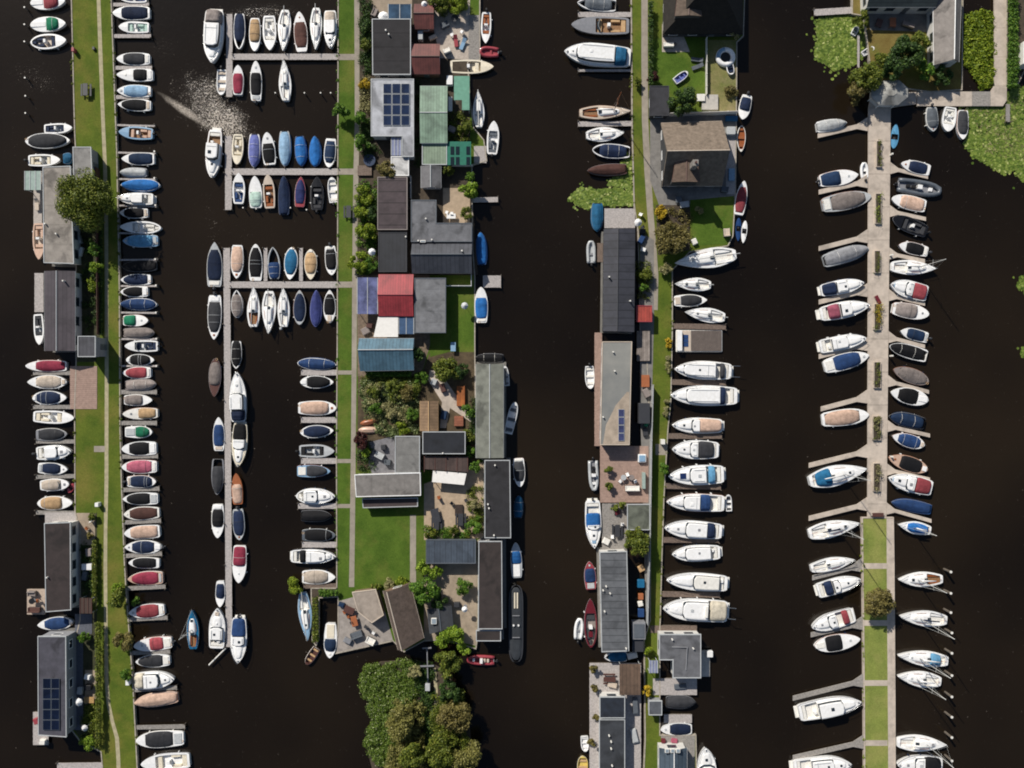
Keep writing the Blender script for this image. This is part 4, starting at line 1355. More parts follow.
# ================================================================== buildings
ROOFS = {}
def roofm(c, kind='felt', ax='X', sc=1.0):
    k = f'roof_{kind}_{c}_{ax}_{sc}'
    if kind == 'felt':
        return mat(k, c, .85, .16, .9, .25, 9, stain=.5, sscale=.3)
    if kind == 'thatch':
        return mat(k, c, .95, .22, 1.6, .7, 7)
    dk = ''.join('%02x' % int(int(c[i:i + 2], 16) * .84) for i in (0, 2, 4))
    return striped(k, c, dk, sc, ax, .55 if kind == 'metal' else .8, .10)

WINC = {}
def window_at(parent, x, y, z, ang, w, h, fm):
    """a framed window standing proud of a wall whose outward normal points along ang"""
    key = (round(w, 2), round(h, 2), fm.name)
    if key not in WINC:
        f = MB()
        o_, i_, d = .0, .09, .05
        O = [(-w / 2, 0), (w / 2, 0), (w / 2, h), (-w / 2, h)]
        I = [(-w / 2 + i_, i_), (w / 2 - i_, i_), (w / 2 - i_, h - i_), (-w / 2 + i_, h - i_)]
        rings = [[(-.02, a, b) for a, b in O], [(d, a, b) for a, b in O], [(d, a, b) for a, b in I], [(.012, a, b) for a, b in I]]
        f.loft(rings, True)
        me = bpy.data.meshes.new('window'); me.from_pydata(f.v, [], f.f); me.materials.append(fm)
        pv = [(.014, a, b) for a, b in I]
        mp = bpy.data.meshes.new('pane'); mp.from_pydata(pv, [], [[0, 1, 2, 3]]); mp.materials.append(glass())
        WINC[key] = (me, mp)
    me, mp = WINC[key]
    o = bpy.data.objects.new('window', me); COL.objects.link(o); o.parent = parent
    o.location = (x, y, z); o.rotation_euler = (0, 0, ang)
    p = bpy.data.objects.new('pane', mp); COL.objects.link(p); p.parent = o
    return o

def walls_windows(parent, poly, z0, z1, fm, gap=2.7, wh=1.1, skip=()):
    n = len(poly); did_door = False
    for i in range(n):
        a, b = Vector(poly[i]), Vector(poly[(i + 1) % n])
        d = b - a; L = d.length
        if L < 2.0 or i in skip: continue
        d.normalize(); nn = Vector((d.y, -d.x)); ang = math.atan2(nn.y, nn.x)
        k = max(1, int(L / gap))
        for j in range(k):
            q = a + d * L * (j + .5) / k
            hh = min(wh, (z1 - z0) * .5)
            if not did_door and j == k // 2 and L > 3:
                did_door = True
                dr = MB().box(-.02, .05, -.45, .45, 0, min(2.05, z1 - z0 - .1)).build('door', paint('slate'), parent)
                dr.location = (q.x, q.y, z0); dr.rotation_euler = (0, 0, ang)
                MB().box(.05, .1, .3, .36, .95, 1.1).build('handle', paint('lgrey'), dr)
                continue
            window_at(parent, q.x, q.y, z0 + (z1 - z0) * .38, ang, min(1.5, L / k * .6), hh, fm)

WALL = dict(white=mat('wall_white', 'cfcdc8', .8, .06, 1.0), grey=mat('wall_grey', '8f9094', .8, .08, 1.0), dark=mat('wall_dark', '3a3b3e', .8, .1, 1.0),
            wood=mat('wall_boards', '7b6452', .85, .18, 2.0), green=mat('wall_green', '4d6b56', .8, .1, 1.0), brick=mat('wall_brick', '7d5a4b', .9, .18, 3.0), glass=None)

def house(label, pts, h, rm, wall='white', trim='lgrey', kind='flat', ridge='x', rh=1.2, rf=.5, base=LZ, name='house', cat='house', over=.18, win=True,
          seams=0, pipes=(), sky=(), pont=None, inset=.13, windows_gap=2.7, thick=.12):
    """pts: eaves corners in the survey picture, in order TL TR BR BL for pitched roofs"""
    raw = [tuple(P(a, b, h)[:2]) for a, b in pts]
    poly = ccw(raw)
    cx, cy = sum(p[0] for p in poly) / len(poly), sum(p[1] for p in poly) / len(poly)
    r = thing(name, label, cat, (cx, cy, 0))
    loc = lambda p: (p[0] - cx, p[1] - cy)
    poly = [loc(p) for p in poly]; raw = [loc(p) for p in raw]
    wp = offset(poly, -over)
    MB().prism(wp, base, h - .02).build('wall', WALL[wall], r)
    fm = paint('white') if wall != 'white' else paint('slate')
    if win: walls_windows(r, wp, base + .1, h - .15, fm, windows_gap)
    if pont is not None:
        MB().prism(offset(wp, pont), -.6, base).build('pontoon', mat('pontoon_concrete', '77746e', .9, .15, 1, .2, 8), r)
    tm = paint(trim)
    if kind == 'flat':
        MB().prism(offset(poly, -.1), h - .02, h + .08).build('roof', rm, r)
        out, inn = poly, offset(poly, -inset)
        rings = [[(*p, h - .16) for p in out], [(*p, h + .15) for p in out], [(*p, h + .15) for p in inn], [(*p, h + .04) for p in inn]]
        MB().loft(rings, True).build('roof_trim', tm, r)
        top = h + .08
        slope = None
    else:
        TL, TR, BR, BL = [Vector(p) for p in raw]
        if ridge == 'y': TL, TR, BR, BL = TR, BR, BL, TL          # ridge joins the short sides named first and third
        A = TL + (BL - TL) * rf; Bq = TR + (BR - TR) * rf
        hipd = 0
        if kind == 'hip':
            dd = (Bq - A).normalized(); hipd = min((TL - BL).length * .42, (Bq - A).length * .45)
            A2, B2 = A + dd * hipd, Bq - dd * hipd
        else: A2, B2 = A, Bq
        e = .0
        def slab_face(q, name):
            q = [Vector(v) for v in q]
            nrm = (q[1] - q[0]).cross(q[2] - q[0]).normalized()
            if nrm.z < 0: q = q[::-1]; nrm = -nrm
            lo = [v - nrm * thick for v in q]
            n = len(q)
            mb = MB().loft([lo, q], True); mb.add(lo, [list(range(n))[::-1]]); mb.add(q, [list(range(n))])
            return mb.build(name, rm, r)
        v3 = lambda p, z: (p.x, p.y, z)
        slab_face([v3(TL, h), v3(TR, h), v3(B2, h + rh), v3(A2, h + rh)], 'roof_slope')
        slab_face([v3(BL, h), v3(A2, h + rh), v3(B2, h + rh), v3(BR, h)], 'roof_slope')
        if kind == 'hip':
            slab_face([v3(TL, h), v3(A2, h + rh), v3(BL, h)], 'roof_hip'); slab_face([v3(TR, h), v3(BR, h), v3(B2, h + rh)], 'roof_hip')
        else:
            for a, b, m_ in ((TL, BL, A), (TR, BR, Bq)):
                i1 = (b - a).normalized() * over * 1.2
                cdir = (Vector((0, 0)) - (a + b) / 2).normalized() * over * 1.3
                tri = [v3(a + i1 + cdir, h - .05), v3(b - i1 + cdir, h - .05), v3(m_ + cdir, h + rh - thick * 1.6)]
                mb = MB(); mb.add(tri, [[0, 1, 2]]); mb.build('gable_end', WALL[wall], r)
        rd = (B2 - A2)
        if rd.length > .3:
            MB().tube([v3(A2, h + rh + .02), v3(B2, h + rh + .02)], .09, 5).build('ridge_cap', tm if trim != 'none' else rm, r)
        for a, b in ((TL, TR), (BL, BR)):
            MB().tube([v3(a, h - .08), v3(b, h - .08)], .07, 4).build('gutter', tm, r)
        top = h + rh
    if seams and kind == 'flat':
        a, b = Vector(raw[0]), Vector(raw[1]); c, d = Vector(raw[3]), Vector(raw[2])
        if (a - b).length < (a - c).length: a, b, c, d = a, c, b, d
        k = int((b - a).length / seams); mb = MB()
        for i in range(1, k):
            p, q = a + (b - a) * i / k, c + (d - c) * i / k
            p, q = p + (q - p) * .02, q + (p - q) * .02
            mb.tube([(p.x, p.y, h + .085), (q.x, q.y, h + .085)], .025, 4)
        if k > 1: mb.build('roof_seams', rm, r)['kind'] = 'stuff'
    for px, py in pipes:
        q = P(px, py, top); q = (q.x - cx, q.y - cy)
        MB().cyl(q[0], q[1], h - .1, top + .45, .13, 8).build('vent_pipe', paint('offwhite'), r)
    for px, py, w, d in sky:
        q = P(px, py, top); q = (q.x - cx, q.y - cy)
        s_ = MB().box(q[0] - w / 2, q[0] + w / 2, q[1] - d / 2, q[1] + d / 2, top - .1, top + .16, .05).build('skylight', paint('offwhite'), r)
        MB().box(q[0] - w / 2 + .1, q[0] + w / 2 - .1, q[1] - d / 2 + .1, q[1] + d / 2 - .1, top + .16, top + .18).build('glazing', glass('pale_glass', (.25, .3, .34)), s_)
    r['_top'] = top
    return r

def solar(root, x0, y0, x1, y1, nx, ny, z, gap=.06, tilt=0.0, c='1d2a4a', frame='lgrey'):
    a, b = P(x0, y0, z), P(x1, y1, z)
    W, Hh = (b.x - a.x) / nx, (a.y - b.y) / ny
    pm = striped('pv_' + c, c, ''.join('%02x' % int(int(c[i:i + 2], 16) * .8) for i in (0, 2, 4)), 6.0, 'X', .22, .06)
    w, d = W - gap, Hh - gap
    fr = MB().box(-w / 2, w / 2, -d / 2, d / 2, -.04, .0)
    mf = bpy.data.meshes.new('solar_panel'); mf.from_pydata(fr.v, [], fr.f); mf.materials.append(paint(frame))
    k = .05
    mc = bpy.data.meshes.new('cell_sheet'); mc.from_pydata([(-w / 2 + k, -d / 2 + k, .006), (w / 2 - k, -d / 2 + k, .006), (w / 2 - k, d / 2 - k, .006), (-w / 2 + k, d / 2 - k, .006)], [], [[0, 1, 2, 3]]); mc.materials.append(pm)
    for i in range(nx):
        for j in range(ny):
            o = bpy.data.objects.new('solar_panel', mf); COL.objects.link(o); o.parent = root
            o.location = (a.x + (i + .5) * W - root.location.x, a.y - (j + .5) * Hh - root.location.y, z + .12)
            o.rotation_euler = (math.radians(tilt), 0, 0)
            c_ = bpy.data.objects.new('cell_sheet', mc); COL.objects.link(c_); c_.parent = o

def deck(label, x0, y0, x1, y1, m, z=LZ + .03, along='x', pw=.2, name='timber_deck'):
    a, b = P(x0, y0, z), P(x1, y1, z)
    c = (a + b) / 2
    r = thing(name, label, 'deck', (c.x, c.y, 0))
    w, h = abs(b.x - a.x), abs(a.y - b.y)
    if along == 'x': planks(r, (Vector((-w / 2, 0, z)), Vector((w / 2, 0, z))), h, m, z, pw)
    else: planks(r, (Vector((0, -h / 2, z)), Vector((0, h / 2, z))), w, m, z, pw)
    for s in (-1, 1):
        MB().box(-w / 2 + .05, w / 2 - .05, s * (h / 2 - .12) - .06, s * (h / 2 - .12) + .06, -.4, z - .06).build('bearer', POST, r)
    return r

def canopy(label, pts, h, m, name='canopy', posts=True, cat='canopy', thick=.06, bars=0, barm=None):
    poly = wpoly(pts, h); cx, cy = sum(p[0] for p in poly) / len(poly), sum(p[1] for p in poly) / len(poly)
    r = thing(name, label, cat, (cx, cy, 0))
    poly = [(x - cx, y - cy) for x, y in poly]
    MB().prism(poly, h - thick, h).build('cover_sheet' if not bars else 'roof_sheet', m, r)
    if posts:
        for x, y in offset(poly, -.12): MB().cyl(x, y, LZ - .3, h - thick, .06, 6).build('post', paint('lgrey'), r)
    if bars:
        xs = [p[0] for p in poly]; ys_ = [p[1] for p in poly]
        for i in range(bars + 1):
            x = min(xs) + (max(xs) - min(xs)) * i / bars
            x = min(max(x, min(xs) + .05), max(xs) - .05)
            MB().box(x - .05, x + .05, min(ys_), max(ys_), h, h + .06).build('glazing_bar', barm or paint('lgrey'), r)
    return r

# ---- left strip
house('low grey flat-roofed shed beside the big round tree', [(73, 147), (91.5, 147), (93, 180), (74, 180)], 2.9, roofm('8a8885'), 'grey', 'lgrey', name='shed', cat='shed')
house('houseboat with long pale taupe roof shaded by a big tree', [(43, 167), (71, 166), (74.5, 264), (44, 263)], 3.0, roofm('958e86', 'felt'), 'white', 'lgrey', base=.4, pont=.35, name='houseboat', cat='houseboat', seams=3.0, pipes=[(57, 234), (46, 224)])
house('houseboat with purple-brown ribbed roof and white wall above the crimson sloop', [(44.5, 271), (75, 271), (75, 351), (44.5, 351)], 3.0, roofm('4c454a', 'metal', 'X', 1.6), 'white', 'lgrey', 'gable', 'y', .5, .55, base=.4, pont=.3, name='houseboat', cat='houseboat', pipes=[(64, 281)])
house('small dark-roofed shed with white edge beside the purple-brown houseboat', [(78, 336), (96, 336), (96, 357), (78, 357)], 4.4, roofm('4c4c52', 'metal', 'X', 1.6), 'grey', 'lgrey', name='shed', cat='shed')
house('houseboat with long dark brown roof and grey window wall', [(44.5, 523), (71, 522), (71.5, 610), (46, 612)], 3.2, roofm('352c2b'), 'white', 'lgrey', base=.4, pont=.5, name='houseboat', cat='houseboat', pipes=[(48, 577)])
hb = house('houseboat with purple-grey roof carrying ten dark solar panels', [(38, 636), (66.5, 636), (67, 737), (38.5, 735)], 3.8, roofm('4a4952'), 'grey', 'lgrey', base=.4, pont=.4, name='houseboat', cat='houseboat', sky=[(70, 643, .1, .1)])
solar(hb, 43, 678, 60, 730, 2, 5, 3.95, .04, 0, '131c33', 'slate')
deck('square pinkish plank deck above the grass meadow', 70, 366, 97, 409, mat('pink_planks', 'a3897c', .85, .14, 2.5, .3, 12), LZ + .05, 'y', .32)
deck('pale plank terrace above the dark brown houseboat', 45, 512.5, 76, 523, PLKL, LZ + .04, 'x')
deck('narrow wooden side deck of the purple-brown houseboat', 34.5, 273, 43.5, 312, PLKL, .5, 'y')
deck('pale side terrace of the taupe-roofed houseboat', 33.5, 171, 42, 226, mat('white_planks', 'b5aca4', .85, .1, 2, .2, 10), .5, 'y')
deck('sunlit deck with lounge seats beside the dark brown houseboat', 27, 589, 45, 614.5, mat('bleached_planks', 'bba999', .85, .12, 2.5, .3, 12), .5, 'x')
deck('small deck corner at the foot of the solar-panel houseboat', 33, 712, 48.5, 745, PLKL, .5, 'y')
deck('grey-blue landing between two houseboats', 75, 614, 92, 634, mat('bluegrey_planks', '5f626c', .85, .15, 2.5, .2, 10), LZ + .05, 'x')
deck('dark slatted terrace along the solar-panel houseboat wall', 68.5, 640, 83, 730, mat('bluegrey_planks', '5f626c'), LZ + .02, 'y')
canopy('brown slatted carport roof by the dark brown houseboat', rect(80, 598, 92, 613.5), 2.4, roofm('4a3a32', 'boards', 'X', 2.2), 'carport', bars=3, barm=paint('brown'))
canopy('greenish glass awning over the taupe houseboat terrace', rect(24.5, 171, 41, 190), 2.4, mat('green_glazing', '9aaba3', .3, .08, 2), 'glass_awning', bars=3)

# ---- middle island
house('black flat-roofed building next to terracotta sheds', [(372, 19), (411, 19), (411, 75), (372.5, 75)], 3.0, roofm('262427'), 'grey', 'lgrey', pipes=[(386, 31), (389, 35)], seams=2.2)
canopy('blue glass lean-to above the black flat roof', rect(388, 4, 411.5, 18.5), 2.8, mat('blue_glazing', '3d566e', .2, .3, .5), 'glass_lean_to', bars=2)
house('smaller terracotta ribbed shed at top', [(414, 4), (434, 4), (434, 29), (414, 29)], 2.3, roofm('74413b', 'metal', 'X', 2.4), 'brick', 'none' if 0 else 'brown', 'gable', 'x', .8, .45, name='shed', cat='shed')
house('larger terracotta ribbed shed below the smaller one', [(412, 44), (440, 44), (440, 74), (412, 74)], 2.5, roofm('74413b', 'metal', 'X', 2.4), 'brick', 'brown', 'gable', 'x', .9, .48, name='shed', cat='shed')
hs_ = house('pale grey flat-roofed house with twelve solar panels', [(371, 79), (414, 79), (414, 157), (402, 157), (402, 136.5), (371, 136.5)], 3.0, roofm('b3b5ba'), 'white', 'lgrey', seams=0)
solar(hs_, 383, 83.5, 410, 126, 3, 4, 3.1, .09, 0, '20304f')
canopy('lavender glass veranda under the pale solar house', rect(391, 137.5, 401.5, 155.5), 2.7, mat('lavender_glazing', '868ca8', .25, .2, .8), 'veranda', bars=3)
house('low white annex below the pale solar house', rect(391, 156.5, 409, 176), 2.6, roofm('c9c8c6'), 'white', 'white', name='annex', cat='building')
house('sage green ribbed roof house, long and narrow', [(420, 86), (447.5, 86), (447.5, 143), (420, 143)], 2.8, roofm('859f89', 'metal', 'X', 2.2), 'green', 'lgrey', 'gable', 'x', .45, .48)
house('lower sage green annex under the long green house', rect(422, 143.5, 447, 165), 2.3, roofm('84967f', 'metal', 'X', 2.2), 'green', 'lgrey', name='annex', cat='building')
canopy('emerald green greenhouse with dark roof panels', rect(447, 141.5, 471, 165), 2.4, mat('emerald_frame', '0e6a55', .5, .1, 2), 'greenhouse', cat='greenhouse')
for i, x in enumerate((450, 455.2, 466)):
    for y in (146, 156.2):
        pass
gh = bpy.data.objects['greenhouse']
for x in (450.5, 455.8, 466.3):
    for y in (146.5, 157):
        a, b = P(x, y, 2.45), P(x + 3.6, y + 8, 2.45)
        MB().box(a.x - gh.location.x, b.x - gh.location.x, b.y - gh.location.y, a.y - gh.location.y, 2.4, 2.47).build('roof_panel', glass('black_glass', (.012, .02, .025)), gh)
canopy('pale green glass boathouse roof by the water', [(454, 76), (469.5, 76), (469.5, 110), (462, 110), (462, 100), (454, 100)], 2.6, mat('pale_green_glazing', '6fa08a', .3, .1, 1.5), 'boathouse_roof', cat='canopy')
house('small grey gabled shed below the sage green annex', rect(421, 166, 441, 188), 2.3, roofm('6f6e70', 'felt'), 'grey', 'lgrey', 'gable', 'y', .6, name='shed', cat='shed')
house('weathered purple-brown flat roof behind the shrubs', rect(377.5, 177, 407.5, 230), 2.8, roofm('4d4245', 'boards', 'Y', .55), 'wood', 'taupe')
house('L-shaped grey flat-roofed house with dark stains', [(411, 200), (436.5, 200), (436.5, 223), (472, 223), (472, 242), (411, 242)], 2.9, roofm('6d6e72'), 'grey', 'slate', pipes=[(426, 219), (418.5, 241), (432, 240)], sky=[(423, 241.5, .9, .4)])
house('dark grey gabled house joined to the L-shaped flat roof', [(412, 243), (472, 243), (472, 273), (412, 273)], 2.7, roofm('4c4e55', 'metal', 'X', 1.4), 'grey', 'slate', 'gable', 'x', 1.5, .42, pipes=[(462, 251)])
house('black flat garage roof above the red roof', rect(378.5, 232, 407, 272), 2.5, roofm('26282e', 'metal', 'X', 1.6), 'dark', 'dgrey', name='garage', cat='garage', pipes=[(406, 237)])
house('bright red gabled roof house in the middle of the island', rect(378.5, 274.5, 413.5, 316), 2.7, roofm('a33a40', 'metal', 'X', 2.4), 'white', 'red', 'gable', 'x', 1.0, .5)
canopy('violet-blue glass veranda attached to the red-roofed house', rect(357, 277.5, 378, 314), 2.5, mat('violet_glazing', '6a6f96', .2, .35, .6), 'veranda', bars=2)
house('plain mid-grey flat roof with one round stain', rect(414.5, 278, 446, 333), 2.9, roofm('76777a', 'felt'), 'grey', 'slate', seams=1.6)
canopy('cream sail awning stretched between red and blue roofs', [(378, 317), (398, 317), (398, 337), (373.5, 337)], 2.5, mat('awning_cloth', 'e8e5df', .8, .05, 2), 'sail_awning')
canopy('blue panelled lean-to under the red roof', rect(398.5, 317, 414, 334), 2.4, mat('blue_sheet', '3f5878', .4, .15, 1.2), 'lean_to', bars=2)
house('steel-blue gabled roof house beside the footpath', [(359, 338.5), (414, 338.5), (414, 370), (360, 371)], 2.7, roofm('56788a', 'metal', 'X', 1.8), 'white', 'lgrey', 'gable', 'x', 1.5, .36)
house('houseboat with mossy grey-green roof and white edges', [(476, 364), (503.5, 364), (503.5, 458), (476, 458)], 3.0, roofm('7a7c72', 'felt'), 'white', 'lgrey', 'gable', 'y', .3, .5, base=.4, pont=.6, name='houseboat', cat='houseboat')
house('upper grey wing of the terrace house with bare felt roof', rect(395, 436, 420, 473), 3.0, roofm('7a7976'), 'white', 'lgrey', name='house_wing', cat='house', seams=3)
house('grey flat-roofed house with white gutters above the lawn', [(354.5, 474.5), (420.5, 472.5), (421, 495.5), (356, 497)], 3.1, roofm('7c7874'), 'white', 'white', seams=2.6)
house('dark brown lower roof along the lawn side of the grey house', [(362, 498.5), (418, 497.5), (418, 506.5), (363, 508)], 2.0, roofm('433838'), 'white', 'lgrey', name='porch', cat='building')
house('navy-black flat roof with white rim at the garden centre', rect(422.5, 431.5, 465.5, 454), 3.0, roofm('22252c'), 'dark', 'lgrey', pipes=[(443, 453)])
canopy('brown board pergola roof beneath the navy-black roof', [(424, 456), (468, 457), (467, 472), (424, 469)], 2.5, roofm('4e3f3a', 'boards', 'X', 1.5), 'pergola', bars=4, barm=paint('brown'))
canopy('white awning slanting over the sandy patio', [(433, 470.5), (466.5, 473.5), (464, 485), (432, 482)], 2.3, mat('awning_cloth', 'e2dccd'), 'awning')
house('tan board-roofed garden shed among the beds', rect(420, 401, 438, 431), 2.3, roofm('93785c', 'boards', 'Y', 2.0), 'wood', 'tan', 'gable', 'y', .5, name='shed', cat='shed')
house('houseboat with black flat roof and white rim', [(484.5, 460), (510, 460), (511, 538), (484.5, 538)], 3.0, roofm('2a292c'), 'grey', 'lgrey', base=.4, pont=.3, name='houseboat', cat='houseboat', pipes=[(495, 465), (488, 504), (489, 508), (494, 535)])
house('slate-blue standing-seam carport by the patio', rect(426, 539.5, 476, 563.5), 2.6, roofm('49535f', 'metal', 'X', 1.1), 'dark', 'slate', name='carport', cat='carport', seams=.9, win=False)
house('houseboat with long brown-black roof beside the black barge', [(478.5, 541), (502, 541), (502.5, 629), (478, 629)], 3.0, roofm('372f2d'), 'grey', 'lgrey', base=.4, pont=.8, name='houseboat', cat='houseboat')
house('short brown-black stern cabin of the long houseboat', rect(476, 630, 501, 641), 2.6, roofm('332c2a'), 'grey', 'lgrey', base=.4, pont=.6, name='cabin', cat='houseboat', win=False)
house('thatched brown roof cottage turned askew at the island end', [(383, 591), (410, 583.5), (424, 638), (398, 650)], 2.7, roofm('5d5048', 'thatch'), 'wood', 'beige', 'gable', 'y', 1.7, .18 if 0 else .8, thick=.3)
house('round-ended beige canopy roof beside the askew thatched cottage', [(352, 592), (376, 589), (384, 615), (372, 623), (358, 612)], 2.5, roofm('a09488', 'felt'), 'wood', 'beige', name='pavilion', cat='pavilion', win=False)
house('small charcoal shed with one bright skylight', [(427, 609), (451, 606), (453, 626), (430, 634)], 2.3, roofm('3f4145', 'felt'), 'grey', 'slate', 'gable', 'y', .6, name='shed', cat='shed', sky=[(434, 621, .9, 1.0)])

# ---- third strip
house('big dark thatched house at the top edge', [(664, -40), (743, -40), (743, 34), (663, 34)], 2.0, roofm('2a2622', 'thatch'), 'dark', 'black', 'hip', 'x', 6.8, .66, thick=.35)
house('brown-thatched dormer wing of the big dark house', [(680, -26), (698, -26), (702, 16), (675, 16)], 5.6, roofm('6b5d52', 'thatch'), 'dark', 'brown', 'gable', 'y', .35, .5, base=3.0, win=False, name='dormer', cat='house', thick=.2)
house('black flat garage next to a dark green tree', rect(649.5, 86, 669, 116), 2.5, roofm('35353a', 'felt'), 'dark', 'dgrey', name='garage', cat='garage')
house('thatched house with pale front slope and stone chimney', [(661, 123), (722, 121), (722, 186), (662, 186)], 2.2, roofm('7a6d60', 'thatch'), 'dark', 'beige', 'gable', 'x', 4.9, .58, thick=.35)
th = house('cross-gable dormer on the shaded side of the thatched house', [(676, 157), (697, 157), (700, 182), (672, 182)], 5.6, roofm('66564b', 'thatch'), 'dark', 'brown', 'gable', 'y', .3, .5, base=2.6, win=False, name='dormer', cat='house', thick=.2)
ch = thing('chimney', 'square stone chimney on the shaded thatch slope', 'chimney', P(695.5, 163, 8))
ch.location.z = 0
MB().box(-.45, .45, -.5, .5, 4.0, 8.2, .05).build('stack', mat('chimney_stone', '8b8680', .9, .2, 3, .3, 9), ch)
MB().cyl(0, 0, 8.2, 8.6, .18, 8).build('pot', paint('brown'), ch)
house('houseboat with long charcoal seamed roof by the plank terrace', [(604, 229), (635, 228.5), (634, 332), (603, 331)], 3.3, roofm('3c3d45', 'metal', 'Y', .8), 'dark', 'dgrey', 'gable', 'y', .45, .55, base=.4, pont=.3, name='houseboat', cat='houseboat', pipes=[(609, 277), (630, 301)])
house('little red ribbed roof shed by the path', rect(636, 305.5, 652, 322), 2.2, roofm('b04a3e', 'metal', 'X', 2.2), 'brick', 'red', name='shed', cat='shed')
hb2 = house('houseboat with grey roof, sandy patch and four solar panels', [(602, 341.5), (632, 341.5), (629.5, 445), (600, 445)], 3.1, mat('roof_sandgrey', '8d8c86', .85, .16, .16, .25, 9, c2='6c6f6f'), 'grey', 'beige', base=.4, pont=.3, name='houseboat', cat='houseboat', pipes=[(613, 352), (614.5, 371), (603, 417)])
sp_ = [(x - hb2.location.x, y - hb2.location.y) for x, y in wpoly([(603, 444), (606, 425), (616, 405), (627, 392), (629.5, 392), (628.5, 444)], 3.19)]
MB().prism(sp_, 3.16, 3.195).build('roof_gravel', mat('roof_sand', 'ac9d8c', .95, .15, 1.0, .4, 9, stain=.2), hb2)
solar(hb2, 618, 409, 624.5, 441, 1, 4, 3.2, .06, 0, '4a5078')
deck('long narrow pinkish deck along the sandy-roofed houseboat', 594.5, 332.5, 602, 446, mat('pink_planks', 'a3897c'), .5, 'y')
deck('sunny pink plank terrace with planters below the sandy roof', 600, 446, 648.5, 502.5, mat('pink_planks', 'a3897c'), LZ + .06, 'y', .26)
deck('taupe plank terrace with a long table', 602, 503.5, 627, 551, PLK, LZ + .05, 'x')
deck('pale plank terrace above the charcoal houseboat', 604.5, 208.5, 635, 228, PLKL, LZ + .05, 'x')
deck('little brown stage beside the pale grey inflatable', 597.2, 243, 604, 262, PLKB, .45, 'y')
house('moss-green flat roof shed with diagonal stain', rect(627, 504, 650, 530), 2.2, roofm('676b5f'), 'wood', 'lgrey', name='shed', cat='shed', win=False)
house('houseboat with long plain grey roof beside red boats', [(599.5, 552), (627, 551), (629, 651), (601.5, 652)], 3.2, roofm('65676a', 'metal', 'Y', .9), 'white', 'lgrey', base=.4, pont=.35, name='houseboat', cat='houseboat', pipes=[(603, 590), (606, 586), (610, 593), (604.5, 611), (626, 648)])
L2 = house('grey hipped-roof house on a deck beside the water', [(659, 634), (701, 634), (701, 678), (672.5, 678), (672.5, 660), (659, 660)], 3.0, roofm('66676b', 'felt'), 'white', 'lgrey', inset=.15, pipes=[(672, 639), (693, 648)])
MB().tube([(P(672, 647, 3.1).x - L2.location.x, P(672, 647, 3.1).y - L2.location.y, 3.12), (P(687, 647, 3.1).x - L2.location.x, P(687, 647, 3.1).y - L2.location.y, 3.3), (P(686, 670, 3.1).x - L2.location.x, P(686, 670, 3.1).y - L2.location.y, 3.12)], .1, 5).build('ridge_cap', paint('grey'), L2)
canopy('pale glass bay on the grey hipped house', rect(649, 660.5, 658, 673), 2.4, mat('lavender_glazing', '868ca8'), 'glass_bay', bars=3)
deck('plank walk above the grey hipped house', 650, 625.5, 697, 633, PLKB, LZ + .04, 'x')
deck('weathered plank terrace below the grey hipped house', 653, 678.5, 697, 695, PLKL, LZ + .04, 'x')
house('small square grey shed on the narrow lawn', rect(648.5, 700.5, 662, 715), 2.3, roofm('55585e'), 'grey', 'lgrey', name='shed', cat='shed', win=False)
deck('plank landing beside the navy-covered sloop', 664, 714.5, 692, 723, PLKL, LZ - .02, 'x')
deck('grey plank forecourt around the blue-grey gabled house', 661, 735.5, 695, 780, PLK, LZ + .03, 'x')
deck('pale planked pontoon under the navy-roofed houseboat', 589.5, 663, 641, 785, PLKL, .5, 'y')
canopy('brown board canopy above the navy roof', rect(619.5, 664, 640.5, 695), 2.5, roofm('6b5647', 'boards', 'X', 1.6), 'pergola', bars=0)
house('houseboat cabin with navy roof and white rim', rect(599.5, 696.5, 625, 718), 3.0, roofm('232a36'), 'white', 'lgrey', base=.5, name='houseboat', cat='houseboat')
house('houseboat with dark slate roof running off the bottom edge', rect(599, 719, 625, 790), 2.8, roofm('383b40'), 'white', 'lgrey', base=.5, name='houseboat', cat='houseboat', pipes=[(609, 735), (611, 741), (611, 748), (612, 765)])
house('blue-grey gabled house with white dormer windows at the bottom', [(659, 748), (687, 748), (687, 800), (659, 800)], 3.0, roofm('4f5c68', 'metal', 'X', 1.4), 'white', 'white', 'gable', 'y', 1.0, .5, sky=[(667, 750.5, .7, .7), (672.5, 750.5, .7, .7), (678, 750.5, .7, .7)])
deck('pale plank quay between the thatched house and the red-covered boat', 726, 128, 736, 194, PLKL, LZ + .03, 'y')
deck('grey plank landing along the gravel garden', 468.5, 15, 480, 60, PLK, LZ + .04, 'y')
deck('small tan landing below the sail-covered boat', 474, 146, 486.5, 163, PLKL, LZ + .03, 'x')

